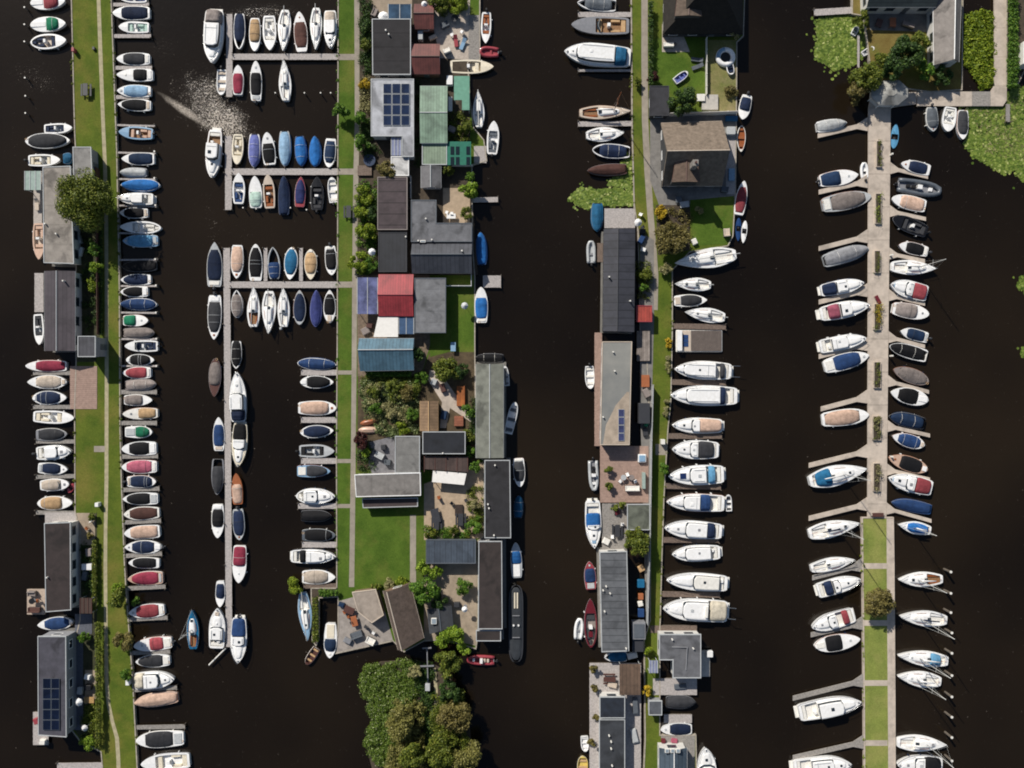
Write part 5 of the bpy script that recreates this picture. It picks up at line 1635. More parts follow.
# ---- top right plot
house('slate-roofed house with white dormer wall at the top edge', [(866, -30), (936, -30), (936, 7), (867, 7)], 3.4, roofm('4a514e', 'metal', 'Y', 1.6), 'white', 'lgrey', 'gable', 'x', 2.6, .4)
house('long narrow grey gabled wing with white end wall', [(933, -14), (962, -16), (959, 62), (934, 65)], 3.0, roofm('857f7a', 'felt'), 'white', 'white', 'gable', 'y', 1.6, .4)
pv = thing('pavilion', 'pale eight-sided pavilion roof at the head of the jetty', 'pavilion', P(889, 94, 2.6) * 1.0)
pv.location.z = 0
oc = [P(x, y, 2.6) - pv.location for x, y in ((880, 81), (899, 80), (908, 88), (908, 97), (898, 105), (880, 105), (871, 97), (872, 87))]
for v in oc: v.z = 2.6
for i in range(8):
    a, b = oc[i], oc[(i + 1) % 8]
    q = [(a.x, a.y, 2.6), (b.x, b.y, 2.6), (b.x * .3, b.y * .3, 3.3), (a.x * .3, a.y * .3, 3.3)]
    MB().add(q + [(x, y, z - .1) for x, y, z in q], [[3, 2, 1, 0], [4, 5, 6, 7], [0, 1, 5, 4], [2, 3, 7, 6], [1, 2, 6, 5], [3, 0, 4, 7]]).build('roof_facet', roofm('a5a49e'), pv)
    MB().cyl(a.x * .88, a.y * .88, LZ, 2.55, .08, 6).build('post', paint('white'), pv)
MB().prism(ccw([(v.x * .3, v.y * .3) for v in oc]), 3.2, 3.34).build('roof_crown', roofm('a5a49e'), pv)
MB().prism(ccw([(v.x * .8, v.y * .8) for v in oc]), LZ, 1.5).build('parapet', WALL['white'], pv)

# ---- special craft
def raft():
    c = P(699, 341); r = thing('pontoon_raft', 'flat brown-decked raft with blue panels and white rim', 'raft', (c.x, c.y, 0))
    MB().box(-3.9, 3.8, -1.85, 1.85, -.3, .35, .1).build('pontoon', gel('offwhite'), r)
    planks(r, (Vector((-1.4, 0, .45)), Vector((3.65, 0, .45))), 3.4, mat('raft_boards', '655b55', .85, .15, 2, .3, 12), .45, .2)
    MB().box(-3.8, -3.0, -1.7, 1.7, .35, 1.1, .08).build('locker', gel('white'), r)
    for i in range(3):
        p = MB().box(-2.8, -1.9, -.95 + i * .68, -.35 + i * .68, .42, .5).build('solar_panel', paint('blue'), r)
    MB().box(-3.0, -1.45, -1.7, 1.7, .35, .42).build('fore_deck', gel('beige'), r)
raft()
def barge():
    c = P(516, 622); r = thing('black_barge', 'long black covered barge moored beside the brown-black houseboat', 'barge', (c.x, c.y, 0), math.radians(90))
    B = Boat(r, 12.9, 2.35, 'b', .8); B.r = random.Random(3)
    B.hull(gel('black'), paint('dgrey')); B.deck(paint('dgrey'), .2)
    B.dome(canvas('slate') if 0 else mat('barge_sheet', '2f3338', .7, .15, 1.5, .2, 5), .03, .97, .12, .15, .25, 'hold_cover', .5, .02, flat=1.6, hoops=6)
    for s in (-.22, .22): MB().box(2.6, 5.2, s - .12, s + .12, 1.2, 1.3, .03).build('hatch', gel('cream'), r)
    for s in (-.4, .4): MB().cyl(-.2, s, 1.1, 1.35, .16, 8).build('mushroom_vent', gel('white'), r)
    for x in (1.4, -2.2): MB().box(x - .06, x + .06, -.6, .6, 1.2, 1.32).build('batten', paint('grey'), r)
barge()
def donut():
    c = P(725, 58, LZ); r = thing('round_lounge_boat', 'round white and blue ring-shaped lounge boat lying on the lawn', 'boat', (c.x, c.y, 0))
    R_ = 1.25
    MB().tube([(R_ * math.cos(a), R_ * math.sin(a), LZ + .3) for a in [i * math.pi / 12 for i in range(25)]], .42, 9).build('ring_seat', gel('white'), r, True)
    MB().cyl(0, 0, LZ + .02, LZ + .25, .85, 20).build('table_well', paint('black'), r)
    MB().tube([(R_ * math.cos(a), R_ * math.sin(a), LZ + .42) for a in [math.pi * .55 + i * math.pi / 16 for i in range(9)]], .36, 8).build('backrest_cushion', cush('lblue'), r, True)
donut()
def small_tub():
    c = P(680.5, 78, LZ); r = thing('white_dinghy', 'white dinghy resting askew on the green lawn', 'rowing boat', (c.x, c.y, LZ + .05), math.radians(36))
    B = Boat(r, 2.6, 1.25, 'r', .45); B.row('white', 'lilac', None, {'f': 'lilac'})
    c = P(729.5, 69, LZ); r = thing('white_dinghy', 'little blue-seated dinghy beside the ring-shaped lounge boat', 'rowing boat', (c.x, c.y, LZ + .05), math.radians(-80))
    B = Boat(r, 2.3, 1.2, 'r', .4); B.row('white', 'navy', None, {'f': 'navy'})
    for (x, y, a, lab) in ((867, 52, 30, 'white dinghy pulled up at the lily pond bank'), (854, 32, 60, 'tiny white dinghy at the end of the pond plank')):
        c = P(x, y, 0); r = thing('white_dinghy', lab, 'rowing boat', (c.x, c.y, .1), math.radians(a))
        B = Boat(r, 2.2 if x > 860 else 1.5, .95, 'r', .35); B.row('white', 'lgrey', None, {'f': 'lgrey'})
small_tub()
jetty('thin plank catwalk crossing the lily pond', (858.5, 35), (858.5, 68), 2.2, PLKL, 'garden_jetty', None)

# ================================================================== vegetation
LEAFM = {
    'olive': leafmat('leaf_olive', '3a4a18', '76802e', '949440'), 'mid': leafmat('leaf_mid', '304f1a', '668a2c', '8aa440'), 'dark': leafmat('leaf_dark', '22361a', '46602a', '5f7534'),
    'lime': leafmat('leaf_lime', '526f1a', '8aa332', 'a8b848'), 'brown': leafmat('leaf_brown', '4e4828', '847a44', '968e56'), 'red': leafmat('leaf_red', '2e1a1c', '57302c', '6a3c30'),
    'lily': leafmat('leaf_lily', '4e6826', '8a9c46', 'bcc27a'), 'sage': leafmat('leaf_sage', '44552c', '828e5a', 'acb488'), 'lush': leafmat('leaf_lush', '4c6414', '8a9a2c', 'a8b03c'), 'yellow': leafmat('leaf_yellow', '8a7a20', 'd2b030', 'e0c850'), 'pale': leafmat('leaf_pale', '6a6a44', 'a09a6a', 'c8bf90'),
    'reed': leafmat('leaf_reed', '3c541c', '748a34', 'b6bd8e'), 'willow': leafmat('leaf_willow', '54542a', '8c8848', 'aaa468')}
BARK = mat('bark', '4a3d30', .95, .3, 4, .6, 10)

def leaf_cloud(centres, rads, n, size, squash=.8, up=.35):
    """n leaf quads spread over clumps; returns vertex and face lists"""
    centres = np.array(centres, float); rads = np.array(rads, float)
    pr = rads ** 2; pr /= pr.sum()
    idx = NR.choice(len(centres), n, p=pr)
    d = NR.normal(size=(n, 3)); d /= np.linalg.norm(d, axis=1)[:, None]
    rr = NR.random(n) ** .45
    pos = centres[idx] + d * (rads[idx] * rr)[:, None] * np.array([1, 1, squash])
    nrm = d * .8 + NR.normal(size=(n, 3)) * .5 + np.array([0, 0, up]); nrm /= np.linalg.norm(nrm, axis=1)[:, None]
    t = np.cross(nrm, NR.normal(size=(n, 3))); t /= np.linalg.norm(t, axis=1)[:, None]
    b = np.cross(nrm, t)
    s = size * (.6 + .8 * NR.random(n))[:, None]
    t *= s; b *= s * .6
    v = np.stack([pos - t, pos + b * .9 - t * .1, pos + t, pos - b * .9 - t * .1], 1).reshape(-1, 3)
    return v

def quad_obj(name, v, m, parent=None):
    n = len(v) // 4
    me = bpy.data.meshes.new(name)
    me.vertices.add(len(v)); me.vertices.foreach_set('co', np.asarray(v, np.float32).ravel())
    me.loops.add(len(v)); me.loops.foreach_set('vertex_index', np.arange(len(v), dtype=np.int32))
    me.polygons.add(n); me.polygons.foreach_set('loop_start', np.arange(0, len(v), 4, dtype=np.int32))
    me.update(calc_edges=True); me.validate()
    me.materials.append(m)
    o = bpy.data.objects.new(name, me); COL.objects.link(o)
    if parent: o.parent = parent
    return o

def tree(label, px, py, rpx, h, tone, name='broadleaf_tree', dens=1.0, base=LZ, cat='tree', group=None, size=None):
    R_ = rpx / S
    zc = base + h * .62
    c = P(px, py, zc)
    r = thing(name, label, cat, (c.x, c.y, 0), 0, group)
    rn = random.Random(int(px * 13 + py))
    shrub = h < 2.6
    cz = h * .58 + base
    rz = h * (.36 if not shrub else .45)
    k = max(9, int(9 + R_ * R_ * 3.2))
    cen, rad = [], []
    for i in range(k):
        a = rn.uniform(0, 2 * math.pi); q = math.sqrt(rn.random()) * .78
        u = rn.uniform(-.6, 1) * math.sqrt(max(0, 1 - q * q))
        cr = R_ * rn.uniform(.24, .42) * (1.15 if k < 16 else .92)
        cen.append((math.cos(a) * q * R_ * rn.uniform(.85, 1.12), math.sin(a) * q * R_ * rn.uniform(.85, 1.12), cz + u * rz)); rad.append(cr)
    n = int(min(26000, 750 * R_ ** 2 * dens + 250))
    sz = size or (.17 if not shrub else .13)
    quad_obj('crown', leaf_cloud(cen, rad, n, sz), LEAFM[tone], r)
    tr = max(.05, R_ * .055)
    tk = MB().tube([(0, 0, base - .3), (rn.uniform(-.1, .1), rn.uniform(-.1, .1), base + h * .25), (rn.uniform(-.2, .2) * R_ * .3, rn.uniform(-.2, .2) * R_ * .3, cz)], tr, 7, tr * .55).build('trunk', BARK, r, True)
    if not shrub:
        for i in rn.sample(range(k), min(6, k)):
            e = cen[i]
            MB().tube([(0, 0, base + h * .3), (e[0] * .5, e[1] * .5, (base + h * .3 + e[2]) / 2 + .2), e], tr * .45, 5, tr * .15).build('limb', BARK, tk)
    return r

def hedge(label, x0, y0, x1, y1, h, tone, base=LZ, name='hedge'):
    a, b = P(x0, y0, base + h * .6), P(x1, y1, base + h * .6)
    c = (a + b) / 2; w, d = abs(b.x - a.x), abs(a.y - b.y)
    r = thing(name, label, 'hedge', (c.x, c.y, 0))
    st = min(w, d) * .5
    cen = []; 
    nx, ny = max(1, int(w / st)), max(1, int(d / st))
    for i in range(nx):
        for j in range(ny):
            cen.append((-w / 2 + (i + .5) * w / nx, -d / 2 + (j + .5) * d / ny, base + h * RNG.uniform(.55, .75)))
    n = int(240 * w * d + 150)
    quad_obj('foliage', leaf_cloud(cen, [st * RNG.uniform(.6, .8) for _ in cen], n, .13, h / max(st, .1) * .4), LEAFM[tone], r)
    long_x = w > d
    for i in range(max(2, int(max(w, d) / 2))):
        t = -.45 + .9 * i / max(1, int(max(w, d) / 2) - 1)
        MB().cyl(t * w if long_x else 0, 0 if long_x else t * d, base - .2, base + h * .6, .04, 5).build('stem', BARK, r)
    return r

def bank_weeds(pts, n, tone, z=LZ):
    q = [P(a, b, z) for a, b in pts]; seg = [(a, b, (b - a).length) for a, b in zip(q, q[1:])]; tot = sum(x[2] for x in seg)
    cen, rad = [], []
    for a, b, l in seg:
        for i in range(int(l / .55)):
            if RNG.random() < .55:
                p = a + (b - a) * RNG.random(); cen.append((p.x + RNG.uniform(-.25, .12), p.y + RNG.uniform(-.15, .15), z + RNG.uniform(-.05, .08))); rad.append(RNG.uniform(.1, .28))
    o = quad_obj('bank_weeds', leaf_cloud(cen, rad, n, .09, .6), LEAFM[tone]); o['kind'] = 'stuff'
bank_weeds([(111.5, 0), (117, 150), (118, 200), (119.7, 290), (120.3, 430), (122, 490), (124.6, 560), (127, 600), (130, 640), (133, 680), (137.5, 768)], 5200, 'olive')
bank_weeds([(71.2, 0), (74.5, 130)], 1300, 'olive'); bank_weeds([(74.8, 410), (75.2, 512)], 1100, 'olive')
bank_weeds([(338, 0), (337.4, 250), (337, 350), (336.3, 450), (336.6, 585)], 3200, 'mid')
bank_weeds([(631.5, 0), (632.3, 130), (634, 205)], 1700, 'olive'); bank_weeds([(672.3, 272), (672.3, 330), (671, 400), (668, 430), (664, 500), (662, 560), (660.5, 618)], 2600, 'olive')
bank_weeds([(862.5, 520), (863.5, 600), (864.5, 700), (865, 768)], 900, 'lush')
# ---- left strip
tree('big round tree overhanging the taupe houseboat roof', 86, 201, 28, 8.0, 'olive', dens=1.35)
tree('small olive tree on the grass strip, upper of two beside the berth row', 119, 599, 10.5, 3.4, 'olive')
tree('rusty olive tree on the grass strip above the pale cruiser', 123, 641, 11, 3.4, 'brown')
tree('bright lime bush on the grass strip above a small olive tree', 116.5, 588, 6, 2.0, 'lime', 'shrub', cat='shrub')
tree('small green bush beside the white cruiser stern', 125, 675.5, 6.5, 2.0, 'mid', 'shrub', cat='shrub')
tree('green garden bush by the taupe houseboat wall', 94.5, 250, 7, 2.0, 'mid', 'shrub', cat='shrub')
tree('yellow-green bush below the green garden bush', 95, 267, 6.5, 1.8, 'lime', 'shrub', cat='shrub')
tree('yellowish low bush near the purple-brown houseboat', 92, 284, 7, 1.3, 'lush', 'shrub', cat='shrub')
hedge('narrow hedge between path and taupe houseboat garden', 99.5, 230, 102.5, 335, 1.0, 'dark')
hedge('hedge along the solar-panel houseboat garden', 96, 622, 101, 748, 1.6, 'olive')
hedge('ragged hedge by the dark brown houseboat patio', 92.5, 540, 96.5, 612, 1.1, 'olive')
tree('shrub clump at the bottom garden corner', 88, 742, 8, 1.4, 'lime', 'shrub', cat='shrub')
tree('low shrub beside the dark terrace', 84, 638, 5.5, 1.4, 'mid', 'shrub', cat='shrub')
tree('small olive shrub on the tan patio corner', 92, 517, 4.5, 1.3, 'olive', 'shrub', cat='shrub')
tree('ochre shrub midway along the brown houseboat patio', 90, 537, 4, 1.2, 'brown', 'shrub', cat='shrub')
tree('willowy bank bush leaning over the water by the berths', 136, 602, 5, 1.2, 'mid', 'shrub', cat='shrub', base=.2)
# ---- middle island, path side
for x, y, r_, h, t, lab in [
    (340.5, 112, 8, 3.2, 'mid', 'round green tree at the water edge of the island lawn'), (361, 118, 7.5, 2.8, 'mid', 'green tree beside the path left of the pale solar house'),
    (362, 143, 8, 2.8, 'mid', 'bright green bush below the pale solar house corner'), (364, 196, 10, 2.5, 'lush', 'green shrub at the top of the path-side thicket'),
    (363, 214, 9.5, 2.4, 'lush', 'yellowish shrub in the path-side thicket by the picnic table'), (374, 212, 9, 2.4, 'dark', 'dark shrub against the purple-brown roof'),
    (366, 231, 11, 2.6, 'lush', 'leafy green shrub above the white parasol'), (360, 262, 12, 2.6, 'lush', 'large lime-tinged shrub above the violet veranda'),
    (372, 266, 8, 2.4, 'mid', 'green shrub squeezed between parasol and veranda'), (387, 169, 11, 3.2, 'brown', 'brownish round tree beside the white annex'),
    (469, 190, 10, 3.2, 'lime', 'lime-green tree at the island bank by the bare jetty'), (470, 176, 5, 2.2, 'mid', 'slim green shrub above the lime-green tree'),
    (448, 170, 6, 1.8, 'olive', 'olive shrub under the emerald greenhouse'), (466, 214, 6, 2.0, 'olive', 'narrow shrub on the patio edge by the L-shaped house'),
    (418, 355, 8, 3.0, 'dark', 'dark tree at the end of the steel-blue roof'), (446, 370, 14, 3.2, 'olive', 'wide olive tree over the garden path'),
    (462, 371, 9, 2.4, 'dark', 'dark low tree beside the wide olive tree'), (361, 440, 9, 2.8, 'red', 'dark red-leaved tree at the path corner'),
    (366, 453, 5, 1.5, 'lime', 'lime tuft under the dark red tree'), (470, 452, 5.5, 2.0, 'mid', 'round bush beside the navy-black roof'),
    (475.5, 467, 6, 2.0, 'mid', 'round green bush next to the white awning'), (476, 505, 6, 1.8, 'pale', 'flowering bush against the black houseboat'),
    (474, 524, 10, 2.2, 'mid', 'spreading green bush at the patio foot'), (455, 531, 5, 1.5, 'olive', 'small olive bush at the patio foot'), (431, 533, 6, 1.4, 'olive', 'low olive bush by the carport'),
    (424, 567, 8, 2.6, 'lime', 'lime tree at the carport corner'), (435, 571, 7, 2.4, 'lime', 'second lime tree right at the carport edge'), (424, 591, 15, 4.2, 'mid', 'full green tree beside the thatched cottage'),
    (439, 602, 9, 3.0, 'dark', 'dark shrub above the charcoal shed'), (463, 587, 10, 2.0, 'mid', 'green bush bed on the houseboat patio'), (453, 634, 13, 3.0, 'lime', 'bright lime shrub below the charcoal shed'),
    (464, 648, 7, 2.0, 'lime', 'little lime shrub by the red inflatable'), (443, 640, 9, 2.4, 'lime', 'lime shrub hanging over the canal edge'),
    (366, 25, 7, 1.8, 'dark', 'dark garden shrub left of the black flat roof'), (364, 85, 6, 1.4, 'yellow', 'yellow flowering shrub beside the path'), (365, 45, 6, 1.6, 'olive', 'olive shrub along the path near terracotta sheds'),
    (440, 2, 12, 2.6, 'olive', 'olive tree cluster at the island top'), (458, 4, 11, 2.4, 'lush', 'pale yellow-green tree at the island top'), (466, 126, 7, 1.8, 'olive', 'olive bush by the sail-covered boat'),
    (470, 410, 8, 1.8, 'mid', 'green shrub at the orange plank stack'), (421, 378, 7, 1.8, 'mid', 'green shrub at the vegetable plot corner'), (467, 436, 8, 1.8, 'olive', 'olive shrub along the mossy houseboat'),
    (388, 585, 6, .9, 'pale', 'pale flowering plants at the lawn foot'), (402, 582, 6, .9, 'lush', 'flower clump at the lawn corner by the thatch'), (376, 586, 5, .9, 'olive', 'low flower clump on the lawn edge')]:
    tree(lab, x, y, r_, h, t, 'garden_tree' if h > 2.5 else 'shrub', cat='tree' if h > 2.5 else 'shrub')
hedge('clipped hedge under the steel-blue roof', 366, 371.5, 411, 376.5, 1.2, 'mid')
hedge('straight hedge along the little inlet', 319, 589.5, 338, 596, 1.2, 'mid')
hedge('overgrown hedge bank beside the pale blue sailing boat', 312.5, 597, 318.5, 642, 1.3, 'olive')
tree('round lime tree overhanging the water by the inlet jetty', 296, 586, 10, 2.2, 'lush', base=.1)
def patch(label, pts, n, h, tone, size=.16, name='vegetable_patch', base=LZ, kind='stuff', blobs=60):
    poly = wpoly(pts, base + h * .5)
    xs = [p[0] for p in poly]; ys_ = [p[1] for p in poly]
    cen, rad = [], []
    while len(cen) < blobs:
        x, y = RNG.uniform(min(xs), max(xs)), RNG.uniform(min(ys_), max(ys_))
        if inside(x, y, poly): cen.append((x, y, base + h * RNG.uniform(.3, .7))); rad.append(RNG.uniform(.35, .9))
    o = quad_obj(name, leaf_cloud(cen, rad, n, size, h / 1.2), LEAFM[tone])
    o['kind'] = kind
    return o
patch('', [(360, 380), (420, 382), (419, 400), (418, 432), (384, 436), (361, 414)], 12000, .6, 'sage', .15, 'vegetable_leaves', blobs=220)
patch('', [(364, 384), (416, 386), (414, 428), (386, 432), (364, 410)], 4200, 1.3, 'pale', .12, 'flower_leaves', blobs=40)
patch('', [(372, 382), (418, 384), (416, 400), (390, 404)], 3000, 1.4, 'olive', .15, 'herb_leaves', blobs=20)
for i, (x, y, r_, t) in enumerate([(374, 392, 7, 'olive'), (395, 388, 9, 'olive'), (408, 393, 8, 'brown'), (412, 415, 7, 'mid'), (392, 412, 8, 'pale'), (376, 408, 7, 'mid'), (402, 428, 7, 'lush')]):
    tree(['low olive bush at the near corner of the vegetable plot', 'wide olive bush at the top of the vegetable plot', 'brownish bush at the top edge of the vegetable plot', 'green bush next to the tan shed',
          'silvery bush at the heart of the vegetable plot', 'green bush on the path side of the vegetable plot', 'yellowish bush at the foot of the vegetable plot'][i], x, y, r_, 1.9, t, 'shrub', cat='shrub')
# ---- third strip
for x, y, r_, h, t, lab in [
    (684, 101, 15, 4.6, 'dark', 'dark green tree between garage and lawn'), (673, 238, 17, 4.2, 'brown', 'broad brownish tree below the thatched house'), (637, 543, 14, 4.0, 'olive', 'round olive tree at the head of the plain grey houseboat'),
    (662, 212, 7, 2.0, 'yellow', 'yellowish bush above the broad brownish tree'), (735, 33, 6, 1.8, 'pale', 'pale round bush at the water corner of the dark house'), (653, 77, 6, 1.6, 'red', 'red-leaved bush by the path near the black garage'),
    (666, 268, 7, 1.4, 'pale', 'flowering clump by the big white sailing boat'), (731, 92, 7, 1.0, 'brown', 'dry grass clump on the worn lawn'), (699, 210, 4.5, 1.2, 'pale', 'small flowering bush on the thatched house lawn'),
    (646, 275, 7, 1.8, 'olive', 'olive bush between charcoal houseboat and path'), (644, 287, 5, 1.6, 'mid', 'green bush beside the charcoal houseboat'), (665, 468, 6, 1.8, 'mid', 'round bush on the grass by the motor yachts'),
    (648, 650, 5.5, 1.6, 'lush', 'yellow-green bush left of the grey hipped house'), (647, 691, 5.5, 1.4, 'yellow', 'yellow bush above the small square shed'), (637, 82, 5, 1.2, 'olive', 'little shrub on the grass verge beside the path')]:
    tree(lab, x, y, r_, h, t, 'garden_tree' if h > 2.5 else 'shrub', cat='tree' if h > 2.5 else 'shrub')
hedge('dark clipped hedge along the path by the big thatched house', 648.5, 2, 653, 85, 1.8, 'dark')
for i, y in enumerate((341, 345, 358, 364, 370, 402, 408, 414)):
    tree(['yellow grass tuft, topmost on the yacht bank', 'yellow grass tuft, second on the yacht bank', 'pale tuft above the first big yacht bow', 'pale tuft facing the first big yacht bow', 'pale tuft below the first big yacht bow',
          'pale tuft facing the second big yacht', 'pale tuft just under the second big yacht bow', 'lowest pale tuft on the yacht bank'][i], 668.5 - (y - 340) * .03, y, 3.2, .7, 'yellow' if i < 2 else 'pale', 'grass_tuft', cat='plant', dens=1.5)
for x, y, lab in [(608.5, 470, 'potted shrub, upper of two on the pink terrace'), (609, 486, 'potted shrub, lower of two on the pink terrace'), (614, 507, 'dark round shrub by the taupe terrace'), (622, 506, 'second dark round shrub by the taupe terrace'),
                  (594, 669, 'clipped bush, first on the planked pontoon'), (594, 688, 'clipped bush, second on the planked pontoon'), (596, 718, 'clipped bush, third on the planked pontoon'), (592, 743, 'clipped bush, lowest on the planked pontoon')]:
    t = tree(lab, x, y, 4.2, 1.5, 'olive' if y < 600 else 'brown', 'potted_shrub', cat='shrub', dens=1.6)
    MB().cyl(0, 0, LZ, LZ + .5, .35, 10, .42).build('pot', paint('dgrey'), t)
# ---- right jetty and top-right plot
tree('olive-brown round tree standing on the narrow grass quay', 879, 602, 15.5, 4.2, 'brown', dens=1.3)
for x, y, r_, h, t, lab in [
    (907, 52, 17, 5.5, 'dark', 'dark evergreen tree between pavilion and slate house'), (893, 68, 14, 5.0, 'dark', 'dark tree crown above the pavilion'), (866, 77, 16, 4.6, 'olive', 'olive tree leaning over the water by the pavilion'),
    (856, 92, 12, 3.6, 'brown', 'brownish tree over the water left of the pavilion'), (880, 62, 10, 3.6, 'olive', 'olive tree at the dry garden edge'), (926, 70, 10, 3.2, 'mid', 'green tree beside the long grey wing'),
    (862, 20, 9, 2.2, 'olive', 'olive bush at the pond bank'), (944, 76, 10, 2.6, 'dark', 'dark shrub below the white end wall'), (920, 42, 10, 4, 'olive', 'olive tree top close to the grey wing')]:
    tree(lab, x, y, r_, h, t, 'garden_tree' if h > 2.5 else 'shrub', cat='tree' if h > 2.5 else 'shrub')
hedge('tall hedge along the concrete walk at the right edge', 1008, -8, 1018, 88, 1.8, 'mid')
def lilies(pts, n, name='water_lily_pads', tone='lily', zmax=.12, r0=.14, r1=.3):
    poly = wpoly(pts, 0); xs = [p[0] for p in poly]; ys_ = [p[1] for p in poly]
    V, F = [], []; c = 0
    blobs = []
    while c < n:
        x, y = RNG.uniform(min(xs), max(xs)), RNG.uniform(min(ys_), max(ys_))
        if not inside(x, y, poly): continue
        if math.sin(x * 1.3 + 1.7 * math.sin(y * .9)) * math.sin(y * 1.1 + 1.3 * math.sin(x * .7)) > RNG.uniform(.25, 1.2): continue
        if RNG.random() < .1: x += RNG.gauss(0, .8); y += RNG.gauss(0, .8)
        r_ = RNG.uniform(r0, r1); z = .015 + RNG.random() ** 2 * zmax; tx, ty = RNG.uniform(-.25, .25), RNG.uniform(-.25, .25); a0 = RNG.uniform(0, 6.3)
        b = len(V)
        V.append((x, y, z + .005))
        for k in range(8):
            a = a0 + .25 + k * (2 * math.pi - .5) / 7
            dx, dy = math.cos(a) * r_, math.sin(a) * r_
            V.append((x + dx, y + dy, max(.01, z + dx * tx + dy * ty)))
        F += [[b, b + k, b + k + 1] for k in range(1, 8)]
        c += 1
    o = mesh_obj(name, V, F, LEAFM[tone]); o['kind'] = 'stuff'
    return o
def wob(cx, cy, rx, ry, n=18, j=.16): return [(cx + rx * math.cos(a) * RNG.uniform(1 - j, 1 + j), cy + ry * math.sin(a) * RNG.uniform(1 - j, 1 + j)) for a in [2 * math.pi * i / n for i in range(n)]]
lilies(wob(839, 43, 27, 27), 2600)
lilies([(814, 20), (835, 12), (858, 18), (868, 36), (868, 56), (840, 66), (822, 58)], 1200)
lilies([(966, 108), (990, 104), (1012, 90), (1030, 85), (1030, 178), (1022, 182), (1015, 170), (1003, 174), (990, 166), (975, 158), (963, 144), (971, 128)], 5200)
lilies([(970, 112), (1024, 95), (1024, 160), (985, 155)], 1500, 'lily_flower_leaves', 'pale', .2, .06, .12)
lilies(wob(1026, 284, 8, 9), 160); lilies(wob(1027, 352, 6, 6), 80)
lilies([(571, 195), (580, 188), (600, 190), (620, 188), (633, 180), (634, 206), (600, 205), (588, 209), (576, 205)], 1500)
lilies([(624, 158), (632, 156), (632, 180), (622, 186), (606, 187)], 350)
patch('', [(963, 14), (994, 12), (993, 78), (985, 90), (974, 84), (976, 70), (964, 62)], 9000, .5, 'lush', .22, 'pond_plants', .05, blobs=260)
for nm, pts, n, t, bl in [('garden_plants', [(360.5, -8), (370, -8), (371, 74), (361, 74)], 3600, 'dark', 70), ('flower_plants', [(360.5, 78), (370, 78), (370, 112), (361, 112)], 1800, 'pale', 34),
                          ('garden_plants', [(360, 118), (370, 120), (384, 160), (360, 158)], 2600, 'dark', 40), ('garden_plants', [(358, 180), (376, 180), (376, 272), (358, 272)], 5200, 'mid', 90),
                          ('garden_plants', [(448, 111), (468, 111), (468, 140), (448, 140)], 1600, 'olive', 26), ('garden_plants', [(414, 76), (420, 76), (420, 165), (415, 165)], 900, 'dark', 20),
                          ('garden_plants', [(472, 400), (476, 400), (476, 456), (468, 456)], 1200, 'dark', 24), ('garden_plants', [(470, 486), (483, 486), (483, 536), (466, 536)], 2600, 'olive', 40),
                          ('garden_plants', [(424, 527), (470, 530), (470, 538), (424, 538)], 1800, 'mid', 30), ('garden_plants', [(358, 444), (372, 444), (376, 470), (358, 470)], 1600, 'dark', 30),
                          ('garden_plants', [(362, 375), (420, 376), (420, 384), (362, 384)], 2600, 'olive', 50), ('garden_plants', [(432, 0), (466, -8), (466, 10), (440, 14)], 2400, 'olive', 40),
                          ('garden_plants', [(654, 206), (690, 206), (690, 250), (658, 252)], 3000, 'brown', 60), ('garden_plants', [(638, 262), (650, 262), (650, 300), (638, 300)], 1600, 'olive', 30),
                          ('garden_plants', [(81, 545), (96, 545), (96, 595), (81, 595)], 1500, 'dark', 30), ('garden_plants', [(82, 235), (98, 235), (98, 330), (84, 330)], 2200, 'dark', 40),
                          ('garden_plants', [(84, 706), (96, 706), (98, 744), (82, 738)], 1600, 'olive', 30)]:
    patch('', pts, n, .6, t, .13, nm, blobs=bl)
# wooded islet
patch('', [(361, 672), (366, 667), (384, 664), (404, 661), (418, 664), (415, 700), (404, 725), (396, 768), (378, 765), (364, 742), (372, 718), (362, 690)], 60000, 1.1, 'reed', .115, 'bramble_leaves', .2, blobs=700)
patch('', [(396, 700), (422, 700), (425, 780), (385, 780)], 15000, 1.8, 'willow', .14, 'willow_leaves', .3, blobs=160)
patch('', [(418, 662), (432, 665), (432, 770), (422, 770)], 6500, .7, 'dark', .16, 'undergrowth', .3, blobs=160)
patch('', [(432, 690), (462, 690), (472, 780), (432, 780)], 17000, 1.4, 'olive', .13, 'islet_brush', .3, blobs=200)
for x, y, r_, h, t, lab in [(447, 664, 14, 4, 'olive', 'olive tree at the top tip of the wooded islet'), (449, 692, 12, 3.6, 'dark', 'dark tree below the top tip of the islet'), (456, 716, 18, 4.6, 'brown', 'broad brown-green tree on the islet waterside'),
                            (402, 722, 18, 4.6, 'willow', 'yellow-green willow on the middle of the islet'), (441, 750, 17, 4.4, 'olive', 'green tree near the bottom of the islet'), (466, 757, 16, 5, 'willow', 'sparse willow at the bottom corner of the islet'),
                            (412, 755, 15, 4.4, 'olive', 'olive tree at the bottom edge of the islet'), (415, 672, 7, 2.8, 'pale', 'dry grassy bush at the islet shore')]:
    tree(lab, x, y, r_, h, t, 'islet_tree', base=.3, group='trees on the wooded islet', dens=.95)
ribbon('worn_track', [(434, 668), (436, 690), (436, 715), (437, 735)], .6, DIRT, .02, .3)

